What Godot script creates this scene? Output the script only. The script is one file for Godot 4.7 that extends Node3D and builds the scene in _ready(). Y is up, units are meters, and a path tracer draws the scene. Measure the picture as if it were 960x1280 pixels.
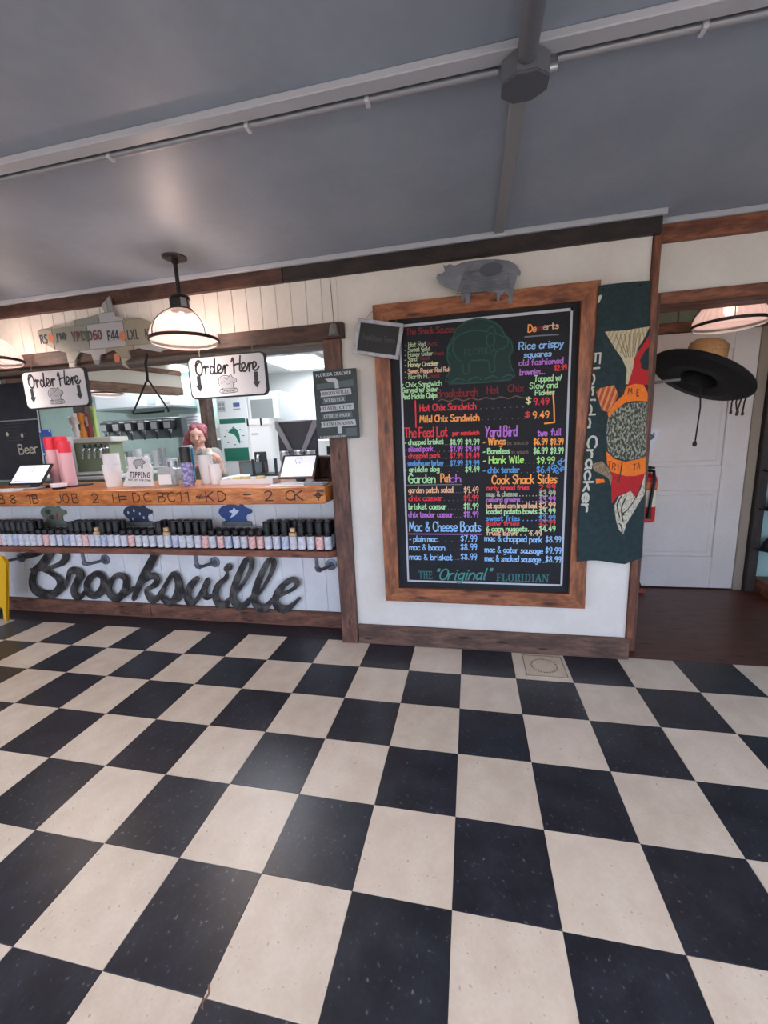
extends Node3D
# A barbecue order counter seen from the dining floor. Units are metres, y up; the menu wall stands at z = -1.52.

const TILE := 0.3048
var mats := {}
var taken := {}
var rng := RandomNumberGenerator.new()

# ------------------------------------------------------------------ helpers: nodes
func numbered(called: String) -> String:
	if not taken.has(called):
		taken[called] = 0
		return called
	taken[called] += 1
	return "%s_%03d" % [called, taken[called]]

func tag(o, label: String, category: String, group := ""):
	o.set_meta("label", label)
	o.set_meta("category", category)
	if group != "":
		o.set_meta("group", group)
	return o

func thing(called: String, label: String, category: String, at := Vector3.ZERO, group := "", turn := 0.0) -> Node3D:
	var o := Node3D.new()
	o.name = numbered(called)
	add_child(o)
	o.position = at
	o.rotation.y = turn
	tag(o, label, category, group)
	return o

func structure(called: String) -> Node3D:
	var o := Node3D.new()
	o.name = numbered(called)
	add_child(o)
	o.set_meta("kind", "structure")
	return o

func node_of(called: String, mesh: Mesh, m: Material, parent: Node, at := Vector3.ZERO) -> MeshInstance3D:
	var o := MeshInstance3D.new()
	o.name = numbered(called) if parent == self else called
	o.mesh = mesh
	if m != null:
		o.material_override = m
	o.position = at
	parent.add_child(o, true)
	return o

func part(called: String, st: SurfaceTool, m: Material, parent: Node, at := Vector3.ZERO) -> MeshInstance3D:
	return node_of(called, st.commit(), m, parent, at)

# a part whose shape was laid out in room coordinates
func wpart(called: String, st: SurfaceTool, m: Material, parent: Node3D) -> MeshInstance3D:
	var base := Vector3.ZERO
	var p: Node = parent
	while p != self and p is Node3D:
		base += (p as Node3D).position
		p = p.get_parent()
	return node_of(called, st.commit(), m, parent, -base)

func copy(o: Node3D, stem: String, at: Vector3, label := "", group := "", turn := 0.0) -> Node3D:
	var c: Node3D = o.duplicate()
	c.name = numbered(stem)
	add_child(c)
	c.position = at
	c.rotation.y = turn
	if label != "":
		c.set_meta("label", label)
	if group != "":
		c.set_meta("group", group)
	return c

# ------------------------------------------------------------------ helpers: shapes
func mb() -> SurfaceTool:
	var st := SurfaceTool.new()
	st.begin(Mesh.PRIMITIVE_TRIANGLES)
	return st

func tri(st: SurfaceTool, a: Vector3, b: Vector3, c: Vector3, n: Vector3):
	# front faces run clockwise seen from the side of n
	if (b - a).cross(c - a).dot(n) > 0.0:
		var t := b
		b = c
		c = t
	for v in [a, b, c]:
		st.set_normal(n)
		st.add_vertex(v)

func quad(st: SurfaceTool, a: Vector3, b: Vector3, c: Vector3, d: Vector3, toward := Vector3.ZERO):
	var n := (c - a).cross(d - b).normalized()
	if toward != Vector3.ZERO and n.dot(toward) < 0.0:
		n = -n
	tri(st, a, b, c, n)
	tri(st, a, c, d, n)

# box between two corners, its edges chamfered by e
func bx(st: SurfaceTool, lo: Vector3, hi: Vector3, e := 0.0, xf := Transform3D.IDENTITY):
	var c := (lo + hi) * 0.5
	var h := (hi - lo) * 0.5
	e = minf(e, minf(h.x, minf(h.y, h.z)) * 0.9)
	var ax := [Vector3.RIGHT, Vector3.UP, Vector3.BACK]
	var he := [h.x, h.y, h.z]
	var bs := xf.basis
	for k in 3:
		var i := (k + 1) % 3
		var j := (k + 2) % 3
		for s in [-1.0, 1.0]:
			var o: Vector3 = c + ax[k] * (s * he[k])
			var u: Vector3 = ax[i] * (he[i] - e)
			var v: Vector3 = ax[j] * (he[j] - e)
			quad(st, xf * (o - u - v), xf * (o + u - v), xf * (o + u + v), xf * (o - u + v), bs * (ax[k] * s))
	if e <= 0.0:
		return
	for k in 3:
		var i := (k + 1) % 3
		var j := (k + 2) % 3
		for si in [-1.0, 1.0]:
			for sj in [-1.0, 1.0]:
				var w: Vector3 = ax[k] * (he[k] - e)
				var p: Vector3 = c + ax[i] * (si * he[i]) + ax[j] * (sj * (he[j] - e))
				var q: Vector3 = c + ax[i] * (si * (he[i] - e)) + ax[j] * (sj * he[j])
				quad(st, xf * (p - w), xf * (p + w), xf * (q + w), xf * (q - w), bs * (ax[i] * si + ax[j] * sj))
	for sx in [-1.0, 1.0]:
		for sy in [-1.0, 1.0]:
			for sz in [-1.0, 1.0]:
				var s3 := Vector3(sx, sy, sz)
				var a: Vector3 = c + s3 * Vector3(h.x, h.y - e, h.z - e)
				var b: Vector3 = c + s3 * Vector3(h.x - e, h.y, h.z - e)
				var d: Vector3 = c + s3 * Vector3(h.x - e, h.y - e, h.z)
				tri(st, xf * a, xf * b, xf * d, (bs * s3).normalized())

func box_st(lo: Vector3, hi: Vector3, e := 0.003) -> SurfaceTool:
	var st := mb()
	bx(st, lo, hi, e)
	return st

# a body of revolution round +y: profile of [radius, height] pairs, bottom to top or as it runs
func lathe(st: SurfaceTool, prof: Array, segs := 20, at := Vector3.ZERO, flute := 0.0, flutes := 0, xf := Transform3D.IDENTITY):
	for k in prof.size() - 1:
		var r0: float = prof[k][0]
		var y0: float = prof[k][1]
		var r1: float = prof[k + 1][0]
		var y1: float = prof[k + 1][1]
		var d := Vector2(r1 - r0, y1 - y0)
		if d.length() < 1e-6:
			continue
		var nr := d.y / d.length()
		var ny := -d.x / d.length()
		for i in segs:
			var a0 := TAU * i / segs
			var a1 := TAU * (i + 1) / segs
			var f0 := 1.0 + flute * cos(a0 * flutes)
			var f1 := 1.0 + flute * cos(a1 * flutes)
			var u0 := Vector3(cos(a0), 0, sin(a0))
			var u1 := Vector3(cos(a1), 0, sin(a1))
			var p := [u0 * r0 * f0 + Vector3.UP * y0, u1 * r0 * f1 + Vector3.UP * y0, u1 * r1 * f1 + Vector3.UP * y1, u0 * r1 * f0 + Vector3.UP * y1]
			var t0 := Vector3(-sin(a0), 0, cos(a0)) * (flute * flutes * sin(a0 * flutes))
			var t1 := Vector3(-sin(a1), 0, cos(a1)) * (flute * flutes * sin(a1 * flutes))
			var n := [(u0 + t0) * nr + Vector3.UP * ny, (u1 + t1) * nr + Vector3.UP * ny, (u1 + t1) * nr + Vector3.UP * ny, (u0 + t0) * nr + Vector3.UP * ny]
			for t in [[0, 2, 1], [0, 3, 2]]:
				var q := [t[0], t[1], t[2]]
				var fn: Vector3 = (p[q[1]] - p[q[0]]).cross(p[q[2]] - p[q[0]])
				if fn.dot(n[0] + n[1]) > 0.0:
					q = [t[0], t[2], t[1]]
				for v in q:
					st.set_normal((xf.basis * n[v]).normalized())
					st.add_vertex(xf * (p[v] + at))

func lathe_st(prof: Array, segs := 20, at := Vector3.ZERO) -> SurfaceTool:
	var st := mb()
	lathe(st, prof, segs, at)
	return st

# a round bar along a run of points
func tube(st: SurfaceTool, pts: Array, r: float, segs := 8, r_end := -1.0):
	var rings := []
	var norms := []
	var n := pts.size()
	var side := Vector3.ZERO
	for k in n:
		var d: Vector3
		if k == 0:
			d = pts[1] - pts[0]
		elif k == n - 1:
			d = pts[k] - pts[k - 1]
		else:
			d = (pts[k + 1] - pts[k]).normalized() + (pts[k] - pts[k - 1]).normalized()
		d = d.normalized()
		if side == Vector3.ZERO:
			side = d.cross(Vector3.UP if absf(d.y) < 0.9 else Vector3.RIGHT).normalized()
		else:
			side = (side - d * side.dot(d)).normalized()
		var up := d.cross(side)
		var rr := r if r_end < 0.0 else lerpf(r, r_end, float(k) / (n - 1))
		var ring := []
		var nn := []
		for i in segs:
			var a := TAU * i / segs
			var o := side * cos(a) + up * sin(a)
			ring.append(pts[k] + o * rr)
			nn.append(o)
		rings.append(ring)
		norms.append(nn)
	for k in n - 1:
		for i in segs:
			var j := (i + 1) % segs
			var p := [rings[k][i], rings[k][j], rings[k + 1][j], rings[k + 1][i]]
			var m := [norms[k][i], norms[k][j], norms[k + 1][j], norms[k + 1][i]]
			for t in [[0, 1, 2], [0, 2, 3]]:
				var q: Array = t
				var fn: Vector3 = (p[t[1]] - p[t[0]]).cross(p[t[2]] - p[t[0]])
				if fn.dot(m[0] + m[1]) > 0.0:
					q = [t[0], t[2], t[1]]
				for v in q:
					st.set_normal(m[v])
					st.add_vertex(p[v])
	for e in [0, n - 1]:
		var c: Vector3 = pts[e]
		var out: Vector3 = (pts[0] - pts[1]).normalized() if e == 0 else (pts[n - 1] - pts[n - 2]).normalized()
		for i in segs:
			tri(st, c, rings[e][i], rings[e][(i + 1) % segs], out)

func tube_st(pts: Array, r: float, segs := 8) -> SurfaceTool:
	var st := mb()
	tube(st, pts, r, segs)
	return st

# a flat outline given depth: front at z1, back at z0
func slab(st: SurfaceTool, outline: Array, z0: float, z1: float):
	var pp := PackedVector2Array()
	for q in outline:
		pp.append(Vector2(q[0], q[1]) if q is Array else q)
	var idx := Geometry2D.triangulate_polygon(pp)
	for k in range(0, idx.size(), 3):
		for zz in [[z1, 1.0], [z0, -1.0]]:
			tri(st, Vector3(pp[idx[k]].x, pp[idx[k]].y, zz[0]), Vector3(pp[idx[k + 1]].x, pp[idx[k + 1]].y, zz[0]), Vector3(pp[idx[k + 2]].x, pp[idx[k + 2]].y, zz[0]), Vector3(0, 0, zz[1]))
	var flip := -1.0 if Geometry2D.is_polygon_clockwise(pp) else 1.0
	for k in pp.size():
		var a := pp[k]
		var b := pp[(k + 1) % pp.size()]
		var n := Vector3(b.y - a.y, a.x - b.x, 0) * flip
		quad(st, Vector3(a.x, a.y, z0), Vector3(b.x, b.y, z0), Vector3(b.x, b.y, z1), Vector3(a.x, a.y, z1), n)

func slab_st(outline: Array, z0: float, z1: float) -> SurfaceTool:
	var st := mb()
	slab(st, outline, z0, z1)
	return st

func rounded(x0: float, y0: float, x1: float, y1: float, r: float, k := 5) -> Array:
	var out := []
	for c in [[x1 - r, y1 - r, 0.0], [x0 + r, y1 - r, 90.0], [x0 + r, y0 + r, 180.0], [x1 - r, y0 + r, 270.0]]:
		for i in k + 1:
			var a := deg_to_rad(c[2] + 90.0 * i / k)
			out.append([c[0] + r * cos(a), c[1] + r * sin(a)])
	return out

func circle(cx: float, cy: float, rx: float, ry: float, k := 20) -> Array:
	var out := []
	for i in k:
		out.append([cx + rx * cos(TAU * i / k), cy + ry * sin(TAU * i / k)])
	return out

func smooth_line(p: Array, steps := 4) -> Array:
	if p.size() < 3:
		return p
	var out := []
	for k in p.size() - 1:
		var a = p[maxi(k - 1, 0)]
		var b = p[k]
		var c = p[k + 1]
		var d = p[mini(k + 2, p.size() - 1)]
		for i in steps:
			var t := float(i) / steps
			out.append(b.cubic_interpolate(c, a, d, t))
	out.append(p[p.size() - 1])
	return out

# a pen stroke: points as Vector3(x, y, half width); flat when depth is 0
func stroke(st: SurfaceTool, p: Array, z0: float, depth := 0.0, rise := 0.0):
	var n := p.size()
	var L := []
	var R := []
	for k in n:
		var a: Vector3 = p[maxi(k - 1, 0)]
		var b: Vector3 = p[mini(k + 1, n - 1)]
		var d := Vector2(b.x - a.x, b.y - a.y).normalized()
		var o: Vector2 = Vector2(-d.y, d.x) * p[k].z
		L.append(Vector2(p[k].x + o.x, p[k].y + o.y))
		R.append(Vector2(p[k].x - o.x, p[k].y - o.y))
	var f := Vector3(0, 0, 1)
	for k in n - 1:
		var z := z0 + rise * k / n
		quad(st, Vector3(L[k].x, L[k].y, z), Vector3(L[k + 1].x, L[k + 1].y, z), Vector3(R[k + 1].x, R[k + 1].y, z), Vector3(R[k].x, R[k].y, z), f)
		if depth > 0.0:
			quad(st, Vector3(L[k].x, L[k].y, z - depth), Vector3(L[k + 1].x, L[k + 1].y, z - depth), Vector3(R[k + 1].x, R[k + 1].y, z - depth), Vector3(R[k].x, R[k].y, z - depth), -f)
			var lm: Vector2 = L[k] - R[k]
			quad(st, Vector3(L[k].x, L[k].y, z), Vector3(L[k + 1].x, L[k + 1].y, z), Vector3(L[k + 1].x, L[k + 1].y, z - depth), Vector3(L[k].x, L[k].y, z - depth), Vector3(lm.x, lm.y, 0))
			quad(st, Vector3(R[k].x, R[k].y, z), Vector3(R[k + 1].x, R[k + 1].y, z), Vector3(R[k + 1].x, R[k + 1].y, z - depth), Vector3(R[k].x, R[k].y, z - depth), Vector3(-lm.x, -lm.y, 0))
	# round ends
	for e in [0, n - 1]:
		var c: Vector3 = p[e]
		var z: float = z0 + rise * e / n
		var nb: Vector3 = p[1] if e == 0 else p[n - 2]
		var d := Vector2(c.x - nb.x, c.y - nb.y).normalized()
		var a0 := d.angle() - PI / 2
		var last := Vector2.ZERO
		for i in 5:
			var a := a0 + PI * i / 4
			var q := Vector2(c.x + cos(a) * c.z, c.y + sin(a) * c.z)
			if i > 0:
				tri(st, Vector3(c.x, c.y, z), Vector3(last.x, last.y, z), Vector3(q.x, q.y, z), f)
				if depth > 0.0:
					var o := last + q - 2.0 * Vector2(c.x, c.y)
					quad(st, Vector3(last.x, last.y, z), Vector3(q.x, q.y, z), Vector3(q.x, q.y, z - depth), Vector3(last.x, last.y, z - depth), Vector3(o.x, o.y, 0))
			last = q

# hand lettering: single strokes on a grid of tenths (capitals 10 high, small letters 6)
const PEN := {
	"A": [6, [0,0,3,10], [3,10,6,0], [1,4,5,4]], "B": [6, [0,0,0,10], [0,10,4,10,5,8,3,5.5,0,5.5], [0,5.5,4,5.5,6,3,4,0,0,0]],
	"C": [6, [6,8.5,4,10,1,8.5,0,5,1,1.5,4,0,6,1.5]], "D": [6, [0,0,0,10], [0,10,3,10,6,7,6,3,3,0,0,0]],
	"E": [5, [5,10,0,10], [0,10,0,0], [0,0,5,0], [0,5,4,5]], "F": [5, [5,10,0,10], [0,10,0,0], [0,5,4,5]],
	"G": [6.5, [6,8.5,4,10,1,8.5,0,5,1,1.5,4,0,6,2,6,4.5], [3.5,4.5,6.5,4.5]], "H": [6, [0,0,0,10], [6,0,6,10], [0,5,6,5]], "I": [2, [1,0,1,10]],
	"J": [4.5, [4.5,10,4.5,2.5,2.5,0,0,1.5]], "K": [6, [0,0,0,10], [6,10,0,4.5], [1.5,5.5,6,0]], "L": [5, [0,10,0,0], [0,0,5,0]],
	"M": [7.5, [0,0,1,10], [1,10,3.8,3], [3.8,3,6.5,10], [6.5,10,7.5,0]], "N": [6, [0,0,0,10], [0,10,6,0], [6,0,6,10]],
	"O": [7, [3.5,10,1,8.5,0,5,1,1.5,3.5,0,6,1.5,7,5,6,8.5,3.5,10]], "P": [6, [0,0,0,10], [0,10,4,10,6,7.5,4,5,0,5]],
	"R": [6, [0,0,0,10], [0,10,4,10,6,7.5,4,5,0,5], [2.5,5,6,0]], "S": [5.5, [5.5,8.8,3,10,0.5,8.3,1.5,5.8,4.5,4.3,5.3,1.8,3,0,0,1.2]],
	"T": [6.5, [0,10,6.5,10], [3.2,10,3.2,0]], "W": [8, [0,10,2,0], [2,0,4,8], [4,8,6,0], [6,0,8,10]], "Y": [6, [0,10,3,5], [6,10,3,5,1.5,0]],
	"a": [5, [4.5,5,2.5,6,0.3,4.5,0.3,1.5,2.3,0,4.5,2], [4.6,6,4.6,1,5.2,0]], "b": [5, [0,10,0,0], [0,4,2.5,6,5,4,4.5,1,2.5,0,0,1.5]],
	"c": [4.5, [4.5,5,2.5,6,0,4,0.5,1,2.5,0,4.5,1]], "d": [5, [4.5,5,2.5,6,0.3,4.5,0.3,1.5,2.3,0,4.5,2], [4.8,10,4.8,0]],
	"e": [4.6, [0.2,3.2,4.5,3.4,4,5.5,2,6,0,4,0.5,1,2.5,0,4.6,1]], "f": [4, [4,9.5,2.5,10,1.5,8,1.5,0], [0,6,3.5,6]],
	"g": [5, [4.5,5,2.5,6,0.3,4.5,0.3,2,2.3,0.5,4.5,2], [4.7,6,4.7,-1.5,3,-3.2,0.5,-2.5]], "h": [5, [0,10,0,0], [0,3.5,2.5,6,4.6,4.5,4.8,0]],
	"i": [2, [1,6,1,0.5,1.8,0], [1,8.2,1.3,8.6]], "k": [4.8, [0,10,0,0], [4.2,6,0,2.6], [1.4,3.6,4.8,0]], "l": [2.2, [0.8,10,0.8,1,1.8,0]],
	"m": [7.5, [0,6,0,0], [0,4,2,6,3.6,4.5,3.7,0], [3.7,4,5.7,6,7.2,4.5,7.4,0]], "n": [5, [0,6,0,0], [0,3.8,2.5,6,4.6,4.5,4.8,0]],
	"o": [5, [2.5,6,0.5,5,0,3,0.7,0.8,2.5,0,4.3,0.8,5,3,4.4,5.2,2.5,6]], "p": [5, [0,6,0,-3.2], [0,4,2.5,6,5,4,4.5,1,2.5,0,0,1.5]],
	"q": [5, [4.5,5,2.5,6,0.3,4.5,0.3,1.5,2.3,0,4.5,2], [4.7,6,4.7,-3]], "r": [3.8, [0,6,0,0], [0,3.5,1.8,5.6,3.8,5.6]], "s": [4.2, [4,5.2,2,6,0.4,4.8,2,3.2,4,1.8,2.3,0,0,0.8]],
	"t": [3.8, [1.6,9,1.6,1,2.6,0,3.8,0.8], [0,6,3.6,6]], "u": [5, [0,6,0.2,1.2,2.2,0,4.5,2], [4.7,6,4.7,1,5.2,0]], "v": [4.6, [0,6,2.3,0], [2.3,0,4.6,6]],
	"w": [7, [0,6,1.8,0], [1.8,0,3.5,5], [3.5,5,5.2,0], [5.2,0,7,6]], "x": [4.6, [0,6,4.6,0], [4.6,6,0,0]], "y": [4.8, [0,6,2.4,1], [4.8,6,2.4,0.5,0.3,-3.2]],
	"z": [4.6, [0,6,4.5,6], [4.5,6,0,0], [0,0,4.6,0]],
	"1": [2.4, [0,8,1.6,10], [1.6,10,1.6,0]], "2": [5, [0,8,2,10,4.6,8,3.5,4.5,0,0], [0,0,5,0]], "3": [5, [0.3,9,3,10,4.6,8,2,5.4], [2,5.4,5,3.5,4,0.4,1.5,0,0,1.2]],
	"4": [5, [3.6,10,0,3.4], [0,3.4,5,3.4], [3.8,6.5,3.8,0]], "6": [5, [4,9.8,1,6.5,0,3,1.5,0.2,4,0.6,5,3,3,5.2,0.6,3.6]],
	"7": [5, [0,10,5,10], [5,10,1.8,0]], "8": [5, [2.5,5.4,0.4,7.6,2.5,10,4.6,7.6,2.5,5.4,0,2.6,2.5,0,5,2.6,2.5,5.4]],
	"9": [5, [4.6,6.4,2,4.8,0.2,7,2.2,10,4.6,8.6,4.4,4,3,0]], "$": [5, [4.6,8,2.5,9.2,0.4,7.6,2.5,5.2,4.6,2.8,2.5,1,0.2,2.2], [2.5,10.6,2.5,-0.6]],
	"&": [6, [6,0,1.2,7.5,2,9.8,4,8.6,1,4.6,0.2,2,2,0,4.5,1.4,5.6,4]], ".": [2, [0.7,0.2,1,0.8]], "-": [3.6, [0.3,3.2,3.2,3.6]], "*": [4, [0.5,3,3.5,6], [3.5,3,0.5,6], [2,2.5,2,6.5]],
	"=": [6, [0,6.5,6,6.5], [0,3,6,3]], "/": [3.4, [0,0,3.4,10]], "_": [30, [0,0,15,0.6,30,0.2]], "~": [10, [0,4,2.5,8,5,5,7.5,2,10,4]], "\"": [2.6, [0.6,10,0.6,8], [2,10,2,8]],
}

# hand lettering fitted between two points of a wall at z
func lettering(st: SurfaceTool, txt: String, a: Vector2, b: Vector2, h: float, z: float, pen: float, shake := 0.0, depth := 0.0, slant := 0.0):
	var total := 0.0
	for ch in txt:
		total += (PEN[ch][0] if PEN.has(ch) else 2.6) + (1.5 if ch != "~" else 0.0)
	total -= 1.5
	var dir := (b - a)
	var sx := dir.length() / maxf(total, 1.0)
	dir = dir.normalized()
	var up := Vector2(-dir.y, dir.x)
	var x := 0.0
	for ch in txt:
		if not PEN.has(ch):
			x += 4.1
			continue
		var g: Array = PEN[ch]
		for k in range(1, g.size()):
			var s: Array = g[k]
			var pts := []
			for i in range(0, s.size(), 2):
				var q: Vector2 = a + dir * ((x + s[i]) * sx + slant * s[i + 1] * 0.1 * h) + up * (s[i + 1] * 0.1 * h)
				pts.append(Vector3(q.x + rng.randf_range(-shake, shake), q.y + rng.randf_range(-shake, shake), pen))
			stroke(st, smooth_line(pts, 3), z + 0.0001 * k, depth)
		x += g[0] + (1.5 if ch != "~" else 0.0)

# printed lettering
var fonts := {}
func font(serif: bool) -> SystemFont:
	if not fonts.has(serif):
		var f := SystemFont.new()
		f.font_names = PackedStringArray(["Droid Serif" if serif else "Droid Sans"])
		f.font_weight = 700
		fonts[serif] = f
	return fonts[serif]

func printed(txt: String, parent: Node3D, at: Vector3, w: float, h: float, m: Material, serif := false, called := "lettering", tilt := 0.0, flat := 0.0006):
	var t := TextMesh.new()
	t.text = txt
	t.font = font(serif)
	t.font_size = 64
	t.pixel_size = 0.01
	t.depth = 0.01
	var o := MeshInstance3D.new()
	o.name = called
	var bb := t.get_aabb()
	o.mesh = t
	o.material_override = m
	parent.add_child(o, true)
	var sx := w / maxf(bb.size.x, 0.001)
	var sy := h / maxf(bb.size.y, 0.001)
	o.transform = Transform3D(Basis(Vector3(0, 0, 1), tilt) * Basis.from_scale(Vector3(sx, sy, flat / 0.01)), at)
	var c := bb.get_center()
	o.position -= o.transform.basis * Vector3(c.x, c.y, 0)
	return o

# ------------------------------------------------------------------ helpers: materials
func mat(key: String, c: Color, rough := 0.6, metal := 0.0) -> StandardMaterial3D:
	if mats.has(key):
		return mats[key]
	var m := StandardMaterial3D.new()
	m.albedo_color = c
	m.roughness = rough
	m.metallic = metal
	mats[key] = m
	return m

func c8(r: int, g: int, b: int) -> Color:
	return Color(r / 255.0, g / 255.0, b / 255.0)

func noise_image(seed_: int, freq: float, oct := 4, size := 256, kind := FastNoiseLite.TYPE_SIMPLEX_SMOOTH) -> Image:
	var n := FastNoiseLite.new()
	n.seed = seed_
	n.noise_type = kind
	n.frequency = freq
	n.fractal_octaves = oct
	return n.get_seamless_image(size, size)

# a surface whose colour wanders between two tones, with specks
func mottled(key: String, a: Color, b: Color, scale: Vector3, rough: float, seed_: int, speck := 0.0, speck_c := Color.WHITE, contrast := 1.0, relief := 0.0) -> StandardMaterial3D:
	if mats.has(key):
		return mats[key]
	var n1 := noise_image(seed_, 0.012, 5)
	var n2 := noise_image(seed_ + 7, 0.09, 3)
	var im := Image.create(256, 256, true, Image.FORMAT_RGB8)
	for y in 256:
		for x in 256:
			var v := n1.get_pixel(x, y).r
			var w := n2.get_pixel(x, y).r
			var t := clampf(0.5 + (v - 0.5) * 1.3 * contrast + (w - 0.5) * 0.6 * contrast, 0, 1)
			var c := a.lerp(b, t)
			if speck > 0.0 and w > 1.0 - speck:
				c = c.lerp(speck_c, clampf((w - 1.0 + speck) * 12.0, 0, 0.8))
			im.set_pixel(x, y, c)
	im.generate_mipmaps()
	var m := StandardMaterial3D.new()
	m.albedo_texture = ImageTexture.create_from_image(im)
	m.uv1_triplanar = true
	m.uv1_world_triplanar = true
	m.uv1_scale = scale
	m.roughness = rough
	if relief > 0.0:
		m.heightmap_enabled = true
		m.heightmap_scale = relief
		m.heightmap_texture = ImageTexture.create_from_image(n2)
	mats[key] = m
	return m

var wood_img := {}
# boards with grain along one axis ("x", "y" or "z"), knots here and there
func wood(key: String, dark: Color, light: Color, axis: String, rough := 0.55, seed_ := 3, stretch := 1.0) -> StandardMaterial3D:
	var full := key + axis
	if mats.has(full):
		return mats[full]
	if not wood_img.has(key):
		var n1 := noise_image(seed_, 0.015, 4)
		var n2 := noise_image(seed_ + 3, 0.06, 3)
		var im := Image.create(256, 256, true, Image.FORMAT_RGB8)
		var r := RandomNumberGenerator.new()
		r.seed = seed_ * 11
		var knots := []
		for k in 5:
			knots.append(Vector3(r.randf_range(20, 236), r.randf_range(20, 236), r.randf_range(5, 11)))
		for y in 256:
			for x in 256:
				var v := n1.get_pixel(x, y).r
				var w := n2.get_pixel(x, y).r
				var t := clampf(0.5 + (v - 0.5) * 1.5 + (w - 0.5) * 0.9, 0, 1)
				var c := dark.lerp(light, t)
				for q in knots:
					var d: float = Vector2(x - q.x, y - q.y).length() / q.z
					if d < 1.5:
						c = c.lerp(dark * 0.45, clampf(1.3 - d, 0, 0.85))
				im.set_pixel(x, y, c)
		im.generate_mipmaps()
		wood_img[key] = ImageTexture.create_from_image(im)
	var m := StandardMaterial3D.new()
	m.albedo_texture = wood_img[key]
	m.uv1_triplanar = true
	m.uv1_world_triplanar = true
	var lo := 0.9 * stretch
	var hi := 3.6 * stretch
	m.uv1_scale = Vector3(lo if axis == "x" else hi, lo if axis == "y" else hi, lo if axis == "z" else hi)
	m.uv1_offset = Vector3(0.13, 0.41, 0.27)
	m.roughness = rough
	mats[full] = m
	return m

func glow(key: String, c: Color, e: float) -> StandardMaterial3D:
	if mats.has(key):
		return mats[key]
	var m := mat(key, c, 0.5)
	m.emission_enabled = true
	m.emission = c
	m.emission_energy_multiplier = e
	return m

func clear(key: String, c: Color, alpha: float, rough := 0.05) -> StandardMaterial3D:
	if mats.has(key):
		return mats[key]
	var m := mat(key, Color(c.r, c.g, c.b, alpha), rough)
	m.transparency = BaseMaterial3D.TRANSPARENCY_ALPHA
	return m

# ================================================================== scene
func _ready():
	rng.seed = 4711
	_camera_and_light()
	_floor()
	_walls()
	_ceiling()
	_openings()
	_kitchen_shell()
	_passage_shell()
	_menu_board()
	_order_counter()
	_bottle_shelf()
	_town_name_sign()
	_pendants()
	_wall_pieces()
	_towel()
	_passage_things()
	_counter_things()
	_kitchen_things()
	_person()
	_small_things()

func _camera_and_light():
	var cam := Camera3D.new()
	cam.name = "camera"
	cam.fov = 102.445
	cam.near = 0.02
	cam.position = Vector3(0.0592, 1.3816, 0.9807)
	cam.basis = Basis.from_euler(Vector3(-0.1858, 0.2113, -0.0444))
	add_child(cam)
	cam.current = true
	var sky_m := ProceduralSkyMaterial.new()
	sky_m.sky_top_color = c8(150, 180, 225)
	sky_m.sky_horizon_color = c8(214, 224, 240)
	sky_m.ground_horizon_color = c8(190, 195, 200)
	sky_m.ground_bottom_color = c8(130, 128, 124)
	sky_m.sky_energy_multiplier = 1.0
	sky_m.sun_angle_max = 0.0
	var sky := Sky.new()
	sky.sky_material = sky_m
	var env := Environment.new()
	env.background_mode = Environment.BG_SKY
	env.sky = sky
	env.background_energy_multiplier = 11.0
	env.ambient_light_source = Environment.AMBIENT_SOURCE_DISABLED
	env.reflected_light_source = Environment.REFLECTION_SOURCE_SKY
	env.tonemap_mode = Environment.TONE_MAPPER_LINEAR
	env.tonemap_exposure = 0.95
	env.sdfgi_enabled = true
	env.ssao_enabled = true
	env.ssil_enabled = true
	var we := WorldEnvironment.new()
	we.name = "environment"
	we.environment = env
	add_child(we)

# ------------------------------------------------------------------ setting
func paint() -> StandardMaterial3D:
	return mottled("wall_paint", c8(214, 209, 201), c8(224, 220, 213), Vector3.ONE * 0.7, 0.6, 21)

func dark_wood(axis: String) -> StandardMaterial3D:
	return wood("dark_wood", c8(50, 32, 27), c8(82, 54, 44), axis, 0.55, 5)

func red_wood(axis: String) -> StandardMaterial3D:
	return wood("red_wood", c8(92, 52, 36), c8(140, 86, 60), axis, 0.5, 9)

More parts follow.
